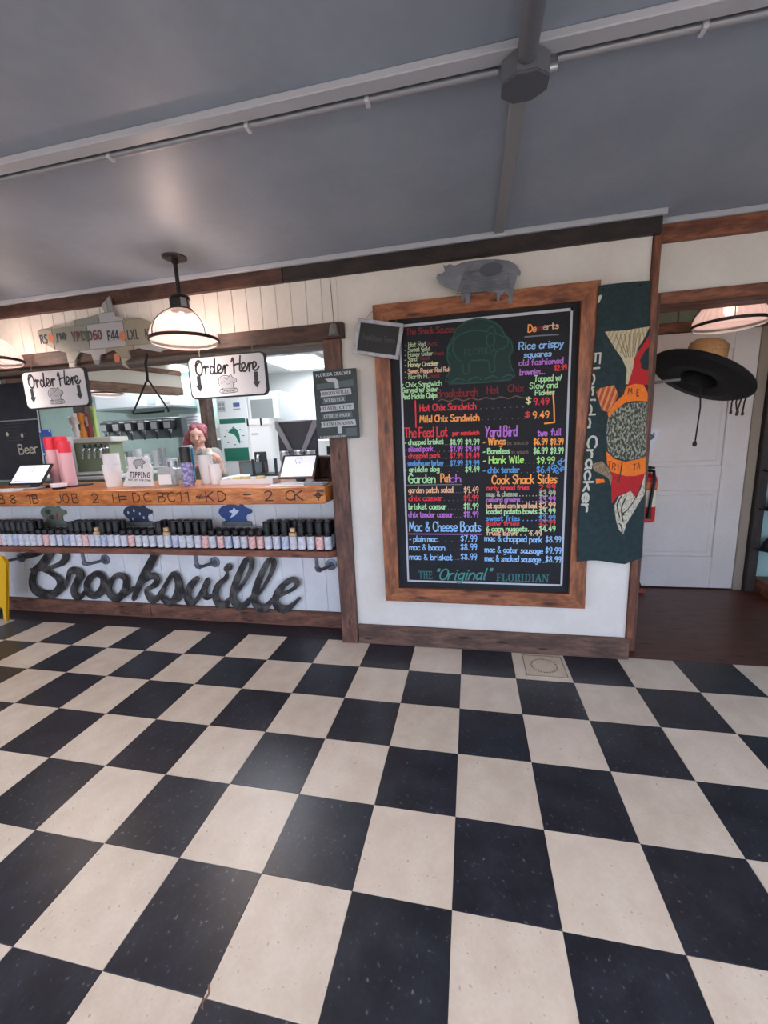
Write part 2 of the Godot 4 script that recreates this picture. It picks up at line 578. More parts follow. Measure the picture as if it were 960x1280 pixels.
func _floor():
	var f := structure("floor")
	part("subfloor", box_st(Vector3(-6.6, -0.12, -1.7), Vector3(3.3, -0.004, 3.7), 0), mottled("subfloor", c8(120, 112, 104), c8(140, 132, 122), Vector3.ONE, 0.6, 2), f)
	var light := []
	var dark := []
	for k in 3:
		light.append(mottled("tile_light%d" % k, c8(207 - 4 * k, 195 - 4 * k, 179 - 4 * k), c8(218 - 3 * k, 208 - 3 * k, 193 - 3 * k), Vector3.ONE * (1.7 + 0.2 * k), 0.36, 31 + k, 0.17, c8(162, 146, 128)))
		dark.append(mottled("tile_dark%d" % k, c8(29 + k, 32 + k, 40 + k), c8(43 + k, 47 + k, 57 + k), Vector3.ONE * (1.7 + 0.2 * k), 0.33, 41 + k, 0.2, c8(120, 122, 130)))
	var e := TILE * 0.5 - 0.0005
	var mesh := box_st(Vector3(-e, -0.004, -e), Vector3(e, 0, e), 0.0007).commit()
	for r in range(-7, 5):
		for c in range(-16, 8):
			var m = light[rng.randi() % 3] if (c + r) % 2 != 0 else dark[rng.randi() % 3]
			if (c + 0.5) * TILE < -5.4 or (c + 0.5) * TILE > 2.4:
				continue
			node_of("tile", mesh, m, f, Vector3((c + 0.5) * TILE, 0, -(r + 0.5) * TILE))
	# black edging along the foot of the counter
	part("border_strip", box_st(Vector3(-5.6, -0.004, -1.70), Vector3(-0.7, 0.0, -1.5245), 0.0005), dark[0], f)
	# a crack across the corner of one light tile
	var st := mb()
	stroke(st, smooth_line([Vector3(-0.612, 0.30, 0.002), Vector3(-0.600, 0.285, 0.003), Vector3(-0.606, 0.268, 0.002), Vector3(-0.596, 0.255, 0.001)], 3), 0)
	# chipped bit stands as a thin sliver of old adhesive on the tile
	var o := part("chip", st, mat("adhesive", c8(120, 95, 75), 0.7), f, Vector3(0, 0.0008, 0))
	o.rotation.x = -PI / 2
	o.position = Vector3(0, 0.0008, 0.58)

func _walls():
	# wall that carries the menu
	var w := structure("wall_front")
	part("wall_face", box_st(Vector3(-0.70, 0, -1.75), Vector3(0.955, 2.4, -1.52), 0.002), paint(), w)
	# boards over the serving opening
	w = structure("wall_front_upper")
	part("backing", box_st(Vector3(-6.4, 1.94, -1.62), Vector3(-0.70, 2.4, -1.536), 0), mat("groove", c8(120, 112, 104), 0.8), w)
	var pitch := 0.097
	var pm := box_st(Vector3(0.001, 2.0, -1.536), Vector3(pitch - 0.001, 2.33, -1.5215), 0.0025).commit()
	for k in 44:
		node_of("plank", pm, paint(), w, Vector3(-0.70 - pitch * (k + 1), 0, 0))
	# the side and back walls of the dining room, with its windows
	w = structure("wall_left")
	part("wall_face", box_st(Vector3(-6.6, 0, -1.62), Vector3(-6.4, 2.4, 3.7), 0), paint(), w)
	w = structure("wall_right")
	part("wall_face", box_st(Vector3(3.2, 0, -2.9), Vector3(3.4, 2.4, 0.0), 0), paint(), w)
	part("wall_face", box_st(Vector3(3.2, 0, 0.0), Vector3(3.4, 0.4, 2.4), 0), paint(), w)
	part("wall_face", box_st(Vector3(3.2, 2.05, 0.0), Vector3(3.4, 2.4, 2.4), 0), paint(), w)
	part("wall_face", box_st(Vector3(3.2, 0, 2.4), Vector3(3.4, 2.4, 3.7), 0), paint(), w)
	var rw := structure("window_4")
	for fz in [0.03, 1.2, 2.37]:
		part("window_frame", box_st(Vector3(3.27, 0.4, fz - 0.03), Vector3(3.33, 2.05, fz + 0.03)), mat("frame_white", c8(220, 220, 216), 0.5), rw)
	for fy in [0.43, 2.02]:
		part("window_frame", box_st(Vector3(3.27, fy - 0.03, 0.0), Vector3(3.33, fy + 0.03, 2.4)), mat("frame_white", c8(220, 220, 216), 0.5), rw)
	part("pane", box_st(Vector3(3.298, 0.44, 0.0), Vector3(3.302, 2.01, 2.4), 0), clear("pane", c8(235, 242, 245), 0.06), rw)
	w = structure("wall_back")
	var holes := [[-5.4, -3.2], [-2.6, -0.4], [0.2, 2.6]]
	part("wall_face", box_st(Vector3(-6.6, 0, 3.5), Vector3(3.4, 0.2, 3.7), 0), paint(), w)
	part("wall_face", box_st(Vector3(-6.6, 2.0, 3.5), Vector3(3.4, 2.4, 3.7), 0), paint(), w)
	var xs := [-6.6, -5.4, -3.2, -2.6, -0.4, 0.2, 2.6, 3.4]
	for k in range(0, 8, 2):
		part("wall_face", box_st(Vector3(xs[k], 0.2, 3.5), Vector3(xs[k + 1], 2.0, 3.7), 0), paint(), w)
	for k in 3:
		var win := structure("window_%d" % (k + 1))
		var x0: float = holes[k][0]
		var x1: float = holes[k][1]
		for fx in [x0 + 0.03, (x0 + x1) * 0.5, x1 - 0.03]:
			part("window_frame", box_st(Vector3(fx - 0.03, 0.2, 3.57), Vector3(fx + 0.03, 2.0, 3.63)), mat("frame_white", c8(220, 220, 216), 0.5), win)
		for fy in [0.23, 1.97]:
			part("window_frame", box_st(Vector3(x0, fy - 0.03, 3.57), Vector3(x1, fy + 0.03, 3.63)), mat("frame_white", c8(220, 220, 216), 0.5), win)
		part("pane", box_st(Vector3(x0, 0.24, 3.598), Vector3(x1, 1.96, 3.602), 0), clear("pane", c8(235, 242, 245), 0.06), win)

func _ceiling():
	var m := mottled("ceiling_paint", c8(142, 153, 167), c8(151, 162, 176), Vector3.ONE * 0.6, 0.45, 61)
	var c := structure("ceiling")
	part("ceiling_face", box_st(Vector3(-6.6, 2.4, -1.75), Vector3(3.4, 2.55, 3.7), 0), m, c)
	var tm := mat("ceiling_trim", c8(176, 180, 188), 0.4)
	# batten across the room, with the narrow lip of its wiring channel
	var t := structure("trim_1")
	part("batten", box_st(Vector3(-6.4, 2.378, -0.425), Vector3(3.2, 2.40, -0.375), 0.003), tm, t)
	t = structure("trim_2")
	part("batten", box_st(Vector3(0.186, 2.386, -1.49), Vector3(0.236, 2.40, -0.50), 0.003), mat("ceiling_batten", c8(140, 142, 146), 0.45), t)
	# strip along the wall head
	t = structure("trim_3")
	part("strip", box_st(Vector3(-6.4, 2.372, -1.52), Vector3(1.0, 2.40, -1.478), 0.003), tm, t)
	t = structure("trim_4")
	part("strip", box_st(Vector3(1.02, 2.372, -1.63), Vector3(3.2, 2.40, -1.588), 0.003), tm, t)
	# timber under the strips
	var b := structure("trim_5")
	part("beam", box_st(Vector3(-1.02, 2.295, -1.53), Vector3(0.985, 2.372, -1.492), 0.003), wood("black_wood", c8(30, 25, 24), c8(50, 41, 38), "x", 0.6, 15), b)
	part("beam", box_st(Vector3(-6.4, 2.295, -1.53), Vector3(-1.024, 2.372, -1.492), 0.003), dark_wood("x"), b)
	b = structure("trim_6")
	part("beam", box_st(Vector3(0.985, 2.29, -1.64), Vector3(3.2, 2.372, -1.60), 0.003), red_wood("x"), b)

func _openings():
	# heavy timber frame of the serving opening
	var t := structure("trim_7")
	part("header", box_st(Vector3(-6.4, 1.952, -1.80), Vector3(-0.665, 2.04, -1.478), 0.004), dark_wood("x"), t)
	part("post", box_st(Vector3(-0.80, 0, -1.62), Vector3(-0.69, 1.952, -1.49), 0.004), wood("post_wood", c8(76, 50, 42), c8(116, 80, 68), "y", 0.55, 19), t)
	part("inner_jamb", box_st(Vector3(-0.80, 0, -1.80), Vector3(-0.70, 1.952, -1.625), 0.002), dark_wood("y"), t)
	# foot of the menu wall
	var b := structure("baseboard_front")
	part("board", box_st(Vector3(-0.686, 0, -1.52), Vector3(0.975, 0.135, -1.498), 0.004), wood("base_wood", c8(74, 54, 46), c8(112, 84, 70), "x", 0.6, 23), b)
	# corner post at the end of the menu wall
	t = structure("trim_8")
	part("corner_post", box_st(Vector3(0.957, 0.136, -1.63), Vector3(0.99, 2.29, -1.50), 0.003), red_wood("y"), t)
	# casing of the passage
	t = structure("trim_9")
	part("jamb", box_st(Vector3(0.992, 0, -1.80), Vector3(1.045, 2.05, -1.605), 0.003), wood("jamb_wood", c8(78, 48, 38), c8(112, 72, 56), "y", 0.55, 27), t)
	part("lintel", box_st(Vector3(0.992, 1.99, -1.80), Vector3(3.2, 2.05, -1.606), 0.003), red_wood("x"), t)
	var w := structure("wall_passage")
	part("wall_face", box_st(Vector3(0.985, 2.05, -1.80), Vector3(3.2, 2.4, -1.63), 0.001), paint(), w)

func _kitchen_shell():
	var white := mat("kitchen_white", c8(226, 228, 226), 0.5)
	var mint := mottled("mint", c8(158, 178, 168), c8(168, 187, 178), Vector3.ONE, 0.55, 71)
	var s := structure("ceiling_kitchen")
	part("ceiling_face", box_st(Vector3(-7.2, 2.4, -5.5), Vector3(-0.4, 2.5, -1.76), 0), white, s)
	s = structure("floor_kitchen")
	part("floor_face", box_st(Vector3(-7.2, -0.12, -5.5), Vector3(-0.4, 0, -1.80), 0), mat("quarry_tile", c8(110, 78, 66), 0.5), s)
	s = structure("wall_kitchen_back")
	part("wall_face", box_st(Vector3(-7.2, 0, -5.5), Vector3(-0.4, 2.4, -5.3), 0), white, s)
	s = structure("wall_kitchen_left")
	part("wall_face", box_st(Vector3(-7.4, 0, -5.5), Vector3(-7.2, 2.4, -1.62), 0), mint, s)
	s = structure("wall_kitchen_right")
	part("wall_face", box_st(Vector3(-0.60, 0, -5.5), Vector3(-0.4, 2.4, -1.75), 0), white, s)
	s = structure("wall_mint")
	part("wall_face", box_st(Vector3(-7.2, 0, -4.75), Vector3(-3.30, 2.4, -4.6), 0), mint, s)
	# painted front of the counter, board by board
	s = structure("wall_counter")
	part("backing", box_st(Vector3(-6.4, 0, -1.80), Vector3(-0.80, 0.97, -1.735), 0), mat("groove", c8(120, 112, 104), 0.8), s)
	var pitch := 0.172
	var pm := box_st(Vector3(0.001, 0.10, -1.735), Vector3(pitch - 0.001, 0.97, -1.718), 0.0025).commit()
	for k in 22:
		node_of("plank", pm, mottled("counter_paint", c8(212, 213, 216), c8(222, 223, 226), Vector3.ONE * 0.8, 0.55, 25), s, Vector3(-0.80 - pitch * (k + 1), 0, 0))
	var b := structure("baseboard_counter")
	var bm := wood("counter_base", c8(88, 56, 44), c8(128, 86, 68), "x", 0.55, 29)
	for q in [[-0.803, -2.48], [-2.484, -4.2], [-4.204, -5.6]]:
		part("board", box_st(Vector3(q[1], 0, -1.718), Vector3(q[0], 0.118, -1.69), 0.004), bm, b)

func _passage_shell():
	var s := structure("floor_passage")
	part("floor_face", box_st(Vector3(0.96, -0.12, -2.9), Vector3(3.2, 0.0, -1.5245), 0.001), wood("passage_floor", c8(76, 42, 33), c8(98, 57, 45), "x", 0.4, 33), s)
	s = structure("wall_passage_back")
	var green := mottled("passage_green", c8(120, 132, 112), c8(132, 144, 124), Vector3.ONE, 0.6, 73)
	part("backing", box_st(Vector3(0.9, 0, -2.95), Vector3(3.2, 2.4, -2.80), 0), green, s)
	var pm := box_st(Vector3(0.002, 2.12, -2.80), Vector3(0.178, 2.40, -2.775), 0.003).commit()
	for k in 12:
		node_of("plank", pm, green, s, Vector3(1.08 + 0.18 * k, 0, 0))
	s = structure("wall_passage_left")
	part("wall_face", box_st(Vector3(0.955, 0, -2.80), Vector3(1.075, 2.4, -1.805), 0.002), mat("passage_white", c8(200, 196, 190), 0.6), s)
	s = structure("ceiling_passage")
	part("ceiling_face", box_st(Vector3(0.9, 2.4, -2.95), Vector3(3.3, 2.5, -1.76), 0), mat("passage_white", c8(200, 196, 190), 0.6), s)
	var t := structure("trim_10")
	part("door_head", box_st(Vector3(1.08, 2.045, -2.79), Vector3(3.2, 2.12, -2.735), 0.004), red_wood("x"), t)
	t = structure("trim_11")
	part("casing", box_st(Vector3(2.165, 0, -2.79), Vector3(2.232, 2.045, -2.735), 0.006), mat("taupe", c8(150, 138, 124), 0.6), t)
	part("post", box_st(Vector3(2.236, 0, -2.79), Vector3(2.302, 2.045, -2.70), 0.004), wood("post_dark", c8(40, 36, 36), c8(60, 52, 50), "y", 0.6, 35), t)
	# panelled door
	var d := structure("door_1")
	var dm := mottled("door_paint", c8(212, 206, 202), c8(220, 214, 211), Vector3.ONE * 0.8, 0.45, 37)
	var x0 := 1.30
	var x1 := 2.16
	part("stile", box_st(Vector3(x0, 0.01, -2.775), Vector3(x0 + 0.14, 2.04, -2.735), 0.004), dm, d)
	part("stile", box_st(Vector3(x1 - 0.165, 0.01, -2.775), Vector3(x1, 2.04, -2.735), 0.004), dm, d)
	for q in [[0.01, 0.28], [0.83, 1.03], [1.90, 2.04]]:
		part("rail", box_st(Vector3(x0 + 0.141, q[0], -2.775), Vector3(x1 - 0.166, q[1], -2.7352), 0.004), dm, d)
	for q in [[0.28, 0.83], [1.03, 1.90]]:
		part("panel", box_st(Vector3(x0 + 0.135, q[0] - 0.01, -2.775), Vector3(x1 - 0.16, q[1] + 0.01, -2.752), 0.003), dm, d)
		part("panel_field", box_st(Vector3(x0 + 0.175, q[0] + 0.035, -2.752), Vector3(x1 - 0.20, q[1] - 0.035, -2.742), 0.006), dm, d)
	var k := part("knob", lathe_st([[0.0, 0.0], [0.03, 0.0], [0.03, 0.006], [0.012, 0.012], [0.012, 0.035], [0.028, 0.045], [0.03, 0.06], [0.02, 0.07], [0.0, 0.072]], 16), mat("dark_knob", c8(50, 44, 42), 0.35, 0.8), d, Vector3(x0 + 0.06, 0.95, -2.735))
	k.rotation.x = PI / 2

# ------------------------------------------------------------------ menu board
const MENU := [
	["The Shack Sauces",-0.293,1.930,-0.024,1.923,0.038,"dred",1.00],
	["- Hot Red",-0.304,1.866,-0.185,1.864,0.026,"sage",0.80],
	["hot",-0.172,1.864,-0.122,1.863,0.021,"dred",0.80],
	["- Sweet Gold",-0.305,1.840,-0.163,1.837,0.026,"sage",0.80],
	["- Honey Gator",-0.306,1.814,-0.146,1.811,0.026,"sage",0.80],
	["hot",-0.133,1.809,-0.083,1.808,0.021,"dred",0.80],
	["- Sand",-0.307,1.788,-0.238,1.787,0.026,"sage",0.80],
	["heat",-0.215,1.790,-0.165,1.789,0.022,"dred",0.80],
	["- Honey Cracker",-0.308,1.758,-0.116,1.754,0.026,"pale",0.80],
	["- Sweet Pepper Red Rub",-0.309,1.722,-0.049,1.717,0.026,"peach",0.80],
	["- North FL",-0.310,1.691,-0.171,1.689,0.027,"sage",0.80],
	["heat",-0.162,1.690,-0.112,1.689,0.022,"dred",0.80],
	["* Chix Sandwich",-0.331,1.648,-0.100,1.644,0.029,"green",0.90],
	["Served w/ Slaw",-0.327,1.616,-0.127,1.613,0.031,"green",1.20],
	["And Pickle Chips",-0.328,1.580,-0.124,1.577,0.032,"green",1.20],
	["Brooksburgh",-0.124,1.577,0.101,1.573,0.049,"dred",1.10],
	["Hot",0.153,1.582,0.214,1.581,0.043,"dred",1.10],
	["Chix",0.265,1.584,0.346,1.583,0.043,"dred",1.00],
	["~~~~~~",-0.120,1.550,0.355,1.543,0.022,"taupe",1.30],
	["Hot Chix Sandwich",-0.227,1.506,0.092,1.502,0.041,"red",1.20],
	[". . . . . . . .",0.114,1.501,0.351,1.498,0.022,"gray",0.80],
	["$",0.360,1.514,0.389,1.513,0.039,"pale",1.20],
	["9.49",0.402,1.507,0.481,1.506,0.038,"red",1.30],
	["Mild Chix Sandwich",-0.229,1.443,0.109,1.438,0.041,"orange",1.30],
	[". . . . . . . .",0.123,1.439,0.361,1.436,0.022,"gray",0.80],
	["$",0.357,1.440,0.386,1.440,0.035,"red",1.10],
	["9.49",0.399,1.434,0.483,1.433,0.039,"orange",1.30],
	["The Feed Lot",-0.322,1.359,-0.072,1.356,0.061,"red",1.50],
	["per sandwich",-0.040,1.361,0.109,1.359,0.027,"red",1.20],
	["- chopped brisket",-0.323,1.316,-0.096,1.314,0.033,"green",1.10],
	[". . . .",-0.087,1.308,-0.059,1.307,0.018,"gray",0.70],
	["$8.99",-0.055,1.306,0.014,1.306,0.034,"green",1.10],
	["$9.99",0.032,1.303,0.109,1.302,0.034,"green",1.10],
	["- sliced pork",-0.325,1.276,-0.158,1.275,0.033,"purple",1.10],
	[". . . .",-0.148,1.270,-0.060,1.269,0.019,"gray",0.70],
	["$7.99",-0.055,1.267,0.014,1.266,0.035,"purple",1.10],
	["$9.49",0.032,1.264,0.109,1.263,0.034,"purple",1.10],
	["- chopped pork",-0.326,1.236,-0.116,1.234,0.033,"red",1.10],
	[". . . .",-0.107,1.229,-0.060,1.229,0.019,"gray",0.70],
	["$7.99",-0.056,1.227,0.014,1.227,0.035,"red",1.10],
	["$9.49",0.032,1.225,0.109,1.224,0.035,"red",1.10],
	["- smokehouse turkey",-0.328,1.190,-0.098,1.189,0.034,"blue",1.10],
	[". . . .",-0.089,1.184,-0.061,1.184,0.019,"gray",0.70],
	["$7.99",-0.056,1.183,0.013,1.182,0.035,"blue",1.10],
	["$9.99",0.032,1.181,0.109,1.180,0.035,"blue",1.10],
	["- griddle dog",-0.329,1.154,-0.122,1.153,0.034,"green",1.10],
	[". . . .",-0.113,1.149,0.036,1.148,0.019,"gray",0.70],
	["$9.49",0.031,1.145,0.109,1.145,0.035,"green",1.10],
	["Garden",-0.307,1.086,-0.147,1.085,0.058,"green",1.50],
	["Pat",-0.114,1.087,-0.058,1.087,0.057,"orange",1.40],
	["ch",-0.058,1.086,0.003,1.086,0.052,"purple",1.40],
	["_",-0.322,1.074,0.008,1.072,0.010,"gray",1.00],
	["garden patch salad",-0.309,1.027,-0.044,1.026,0.037,"peach",1.10],
	[". . . . .",-0.035,1.023,0.012,1.023,0.019,"gray",0.70],
	["$9.49",0.021,1.022,0.104,1.022,0.038,"peach",1.10],
	["chix caesar",-0.310,0.978,-0.107,0.977,0.037,"red",1.10],
	[". . . . .",-0.097,0.976,0.012,0.975,0.019,"gray",0.70],
	["$9.99",0.021,0.974,0.104,0.974,0.038,"red",1.10],
	["brisket caesar",-0.312,0.926,-0.084,0.925,0.037,"green",1.10],
	[". . . . .",-0.074,0.924,0.011,0.924,0.020,"gray",0.70],
	["$11.99",0.020,0.924,0.104,0.923,0.039,"green",1.10],
	["chix tender caesar",-0.314,0.876,-0.046,0.875,0.038,"purple",1.10],
	[". . . . .",-0.037,0.875,0.011,0.875,0.020,"gray",0.70],
	["$11.99",0.020,0.875,0.104,0.875,0.039,"purple",1.10],
	["Mac & Cheese Boats",-0.312,0.787,0.118,0.787,0.066,"lblue",1.50],
	["_",-0.317,0.769,0.123,0.770,0.010,"purple",1.20],
	["- plain mac",-0.314,0.720,-0.145,0.721,0.041,"lblue",1.10],
	[". . . .",-0.135,0.722,-0.010,0.723,0.020,"gray",0.70],
	["$7.99",-0.000,0.724,0.095,0.724,0.042,"lblue",1.00],
	["mac & bacon",-0.315,0.666,-0.097,0.667,0.041,"lblue",1.10],
	[". . . .",-0.087,0.670,-0.010,0.670,0.020,"gray",0.70],
	["$8.99",-0.001,0.671,0.095,0.671,0.043,"lblue",1.00],
	["mac & brisket",-0.317,0.604,-0.054,0.605,0.042,"lblue",1.10],
	[". . . .",-0.045,0.609,-0.011,0.609,0.020,"gray",0.70],
	["$8.99",-0.001,0.610,0.094,0.610,0.043,"lblue",1.00],
	["De",0.365,1.888,0.405,1.887,0.040,"orange",1.20],
	["ss",0.405,1.893,0.442,1.892,0.032,"dred",1.10],
	["erts",0.442,1.893,0.518,1.892,0.036,"peach",1.00],
	["_",0.349,1.865,0.519,1.862,0.012,"gray",1.40],
	["Rice crispy",0.321,1.802,0.545,1.798,0.041,"lblue",1.20],
	["squares",0.347,1.759,0.486,1.756,0.033,"lblue",1.10],
	["old fashioned",0.322,1.719,0.547,1.715,0.033,"purple",1.00],
	["brownies...",0.327,1.669,0.456,1.667,0.034,"purple",1.00],
	["$2.99",0.504,1.681,0.565,1.680,0.029,"red",1.20],
	["Topped w/",0.403,1.630,0.542,1.628,0.034,"green",1.10],
	["Slaw and",0.379,1.594,0.523,1.591,0.034,"green",1.00],
	["Pickles",0.409,1.558,0.508,1.556,0.030,"green",1.00],
	["Yard Bird",0.145,1.344,0.316,1.342,0.063,"purple",1.60],
	["two",0.427,1.337,0.477,1.336,0.039,"purple",1.20],
	["full",0.498,1.338,0.548,1.337,0.039,"purple",1.20],
	["- Wings",0.132,1.299,0.255,1.298,0.043,"orange",1.40],
	["in sauce",0.264,1.294,0.377,1.293,0.025,"taupe",0.90],
	["$6.99",0.407,1.289,0.479,1.288,0.038,"orange",1.20],
	["$9.99",0.496,1.285,0.562,1.285,0.037,"orange",1.20],
	["- Boneless",0.132,1.247,0.278,1.246,0.034,"green",1.40],
	["in sauce",0.287,1.242,0.378,1.241,0.025,"taupe",0.90],
	["$6.99",0.408,1.238,0.480,1.237,0.038,"green",1.20],
	["$9.99",0.497,1.235,0.564,1.234,0.038,"green",1.20],
	["- Hank Wile",0.132,1.192,0.353,1.190,0.044,"lime",1.40],
	[". . .",0.362,1.185,0.413,1.185,0.018,"gray",0.70],
	["$9.99",0.426,1.183,0.520,1.182,0.040,"lime",1.20],
	["- chix tender",0.132,1.138,0.332,1.137,0.035,"blue",1.40],
	[". . .",0.341,1.133,0.414,1.133,0.018,"gray",0.70],
	["$6.49",0.427,1.131,0.521,1.131,0.041,"blue",1.20],
	["3 pc",0.525,1.151,0.574,1.198,0.036,"blue",1.20],
	["fries",0.534,1.120,0.579,1.153,0.031,"blue",1.10],
	["Cook Shack Sides",0.182,1.072,0.536,1.070,0.056,"orange",1.50],
	["curly bread fries",0.150,1.037,0.386,1.036,0.028,"red",1.15],
	["2.99",0.443,1.032,0.529,1.032,0.034,"red",1.10],
	["mac & cheese . . . . . .",0.150,0.999,0.431,0.998,0.031,"sage",1.15],
	["$3.99",0.444,0.996,0.530,0.995,0.035,"sage",1.10],
	["collard greens . . . . .",0.150,0.966,0.431,0.965,0.031,"purple",1.15],
	["$3.99",0.444,0.963,0.531,0.963,0.035,"purple",1.10],
	["hot smoked corn bread bowl",0.150,0.930,0.432,0.929,0.031,"peach",1.15],
	["$2.99",0.445,0.928,0.532,0.928,0.035,"peach",1.10],
	["loaded potato bowls",0.150,0.894,0.433,0.894,0.034,"green",1.15],
	["$3.99",0.446,0.893,0.533,0.893,0.035,"green",1.10],
	["sweet fries . . . .",0.150,0.853,0.434,0.853,0.034,"blue",1.15],
	["$3.99",0.447,0.853,0.534,0.853,0.035,"blue",1.10],
	["slaw fries",0.151,0.826,0.337,0.826,0.027,"red",1.15],
	["$3.99",0.448,0.827,0.535,0.827,0.036,"red",1.10],
	["6 corn nuggets. . .",0.151,0.789,0.436,0.790,0.034,"green",1.15],
	["$4.49",0.449,0.791,0.536,0.791,0.036,"green",1.10],
	["fruit bowl . . 4.49",0.151,0.765,0.463,0.765,0.032,"peach",1.15],
	["mac & chopped pork",0.141,0.730,0.464,0.723,0.039,"lblue",1.05],
	["$8.99",0.486,0.726,0.569,0.725,0.038,"lblue",1.05],
	["mac & gator sausage",0.142,0.660,0.470,0.655,0.040,"lblue",1.05],
	["$9.99",0.487,0.659,0.571,0.657,0.039,"lblue",1.05],
	["mac & smoked sausage ..",0.142,0.605,0.489,0.601,0.040,"lblue",1.05],
	["$8.99",0.489,0.605,0.573,0.604,0.039,"lblue",1.05]]
const BRACKETS := [["red",[[-0.253,1.567],[-0.253,1.494],[-0.253,1.416]]],["orange",[[0.458,1.567],[0.5,1.569],[0.508,1.493],[0.513,1.407],[0.463,1.403]]]]
const INK := {"dred": [128, 34, 44], "red": [226, 58, 70], "orange": [255, 170, 84], "peach": [240, 190, 150], "green": [178, 230, 170], "lime": [176, 236, 130], "sage": [176, 192, 158], "pale": [222, 224, 170],
	"purple": [190, 120, 214], "blue": [92, 158, 222], "lblue": [150, 200, 246], "gray": [120, 124, 130], "taupe": [104, 88, 80], "teal": [52, 112, 112]}

# outline of the house pig, facing right, in a unit box; and the same pig standing on its name bar
const PIG := [[0.0, 0.55], [0.03, 0.75], [0.12, 0.88], [0.3, 0.95], [0.5, 0.95], [0.62, 0.9], [0.68, 1.0], [0.75, 0.98], [0.78, 0.86], [0.88, 0.78], [0.97, 0.74], [1.0, 0.66], [0.99, 0.56], [0.92, 0.5], [0.84, 0.48], [0.78, 0.4], [0.76, 0.22], [0.77, 0.0], [0.68, 0.0], [0.66, 0.2], [0.58, 0.27], [0.36, 0.27], [0.3, 0.2], [0.29, 0.0], [0.2, 0.0], [0.18, 0.24], [0.08, 0.35]]
const PIG_ON_BAR := [[0.0, 0.62], [0.03, 0.78], [0.12, 0.9], [0.3, 0.98], [0.5, 0.97], [0.62, 0.92], [0.68, 1.0], [0.75, 0.99], [0.78, 0.88], [0.88, 0.81], [0.97, 0.77], [1.0, 0.7], [0.99, 0.61], [0.92, 0.56], [0.84, 0.53], [0.8, 0.42], [0.82, 0.25], [0.95, 0.22], [0.96, 0.02], [0.08, 0.02], [0.08, 0.22], [0.2, 0.25], [0.16, 0.36], [0.06, 0.46]]
# badge of the house: the pig's ground, domed over a bar
const BADGE := [[0.06, 0.26], [0.0, 0.45], [0.03, 0.6], [0.1, 0.7], [0.14, 0.86], [0.3, 0.97], [0.5, 1.0], [0.68, 0.95], [0.82, 0.84], [0.88, 0.72], [0.97, 0.62], [1.0, 0.48], [0.95, 0.38], [0.97, 0.24], [0.97, 0.02], [0.04, 0.02], [0.03, 0.2]]

func fitted(outline: Array, x0: float, y0: float, x1: float, y1: float, grow := 0.0) -> Array:
	var out := []
	for q in outline:
		out.append([lerpf(x0, x1, 0.5 + (q[0] - 0.5) * (1.0 + grow)), lerpf(y0, y1, 0.5 + (q[1] - 0.5) * (1.0 + grow))])
	return out

func loop_of(outline: Array, w: float) -> Array:
	var pts := []
	for q in outline:
		pts.append(Vector3(q[0], q[1], w))
	pts.append(pts[0])
	return smooth_line(pts, 3)

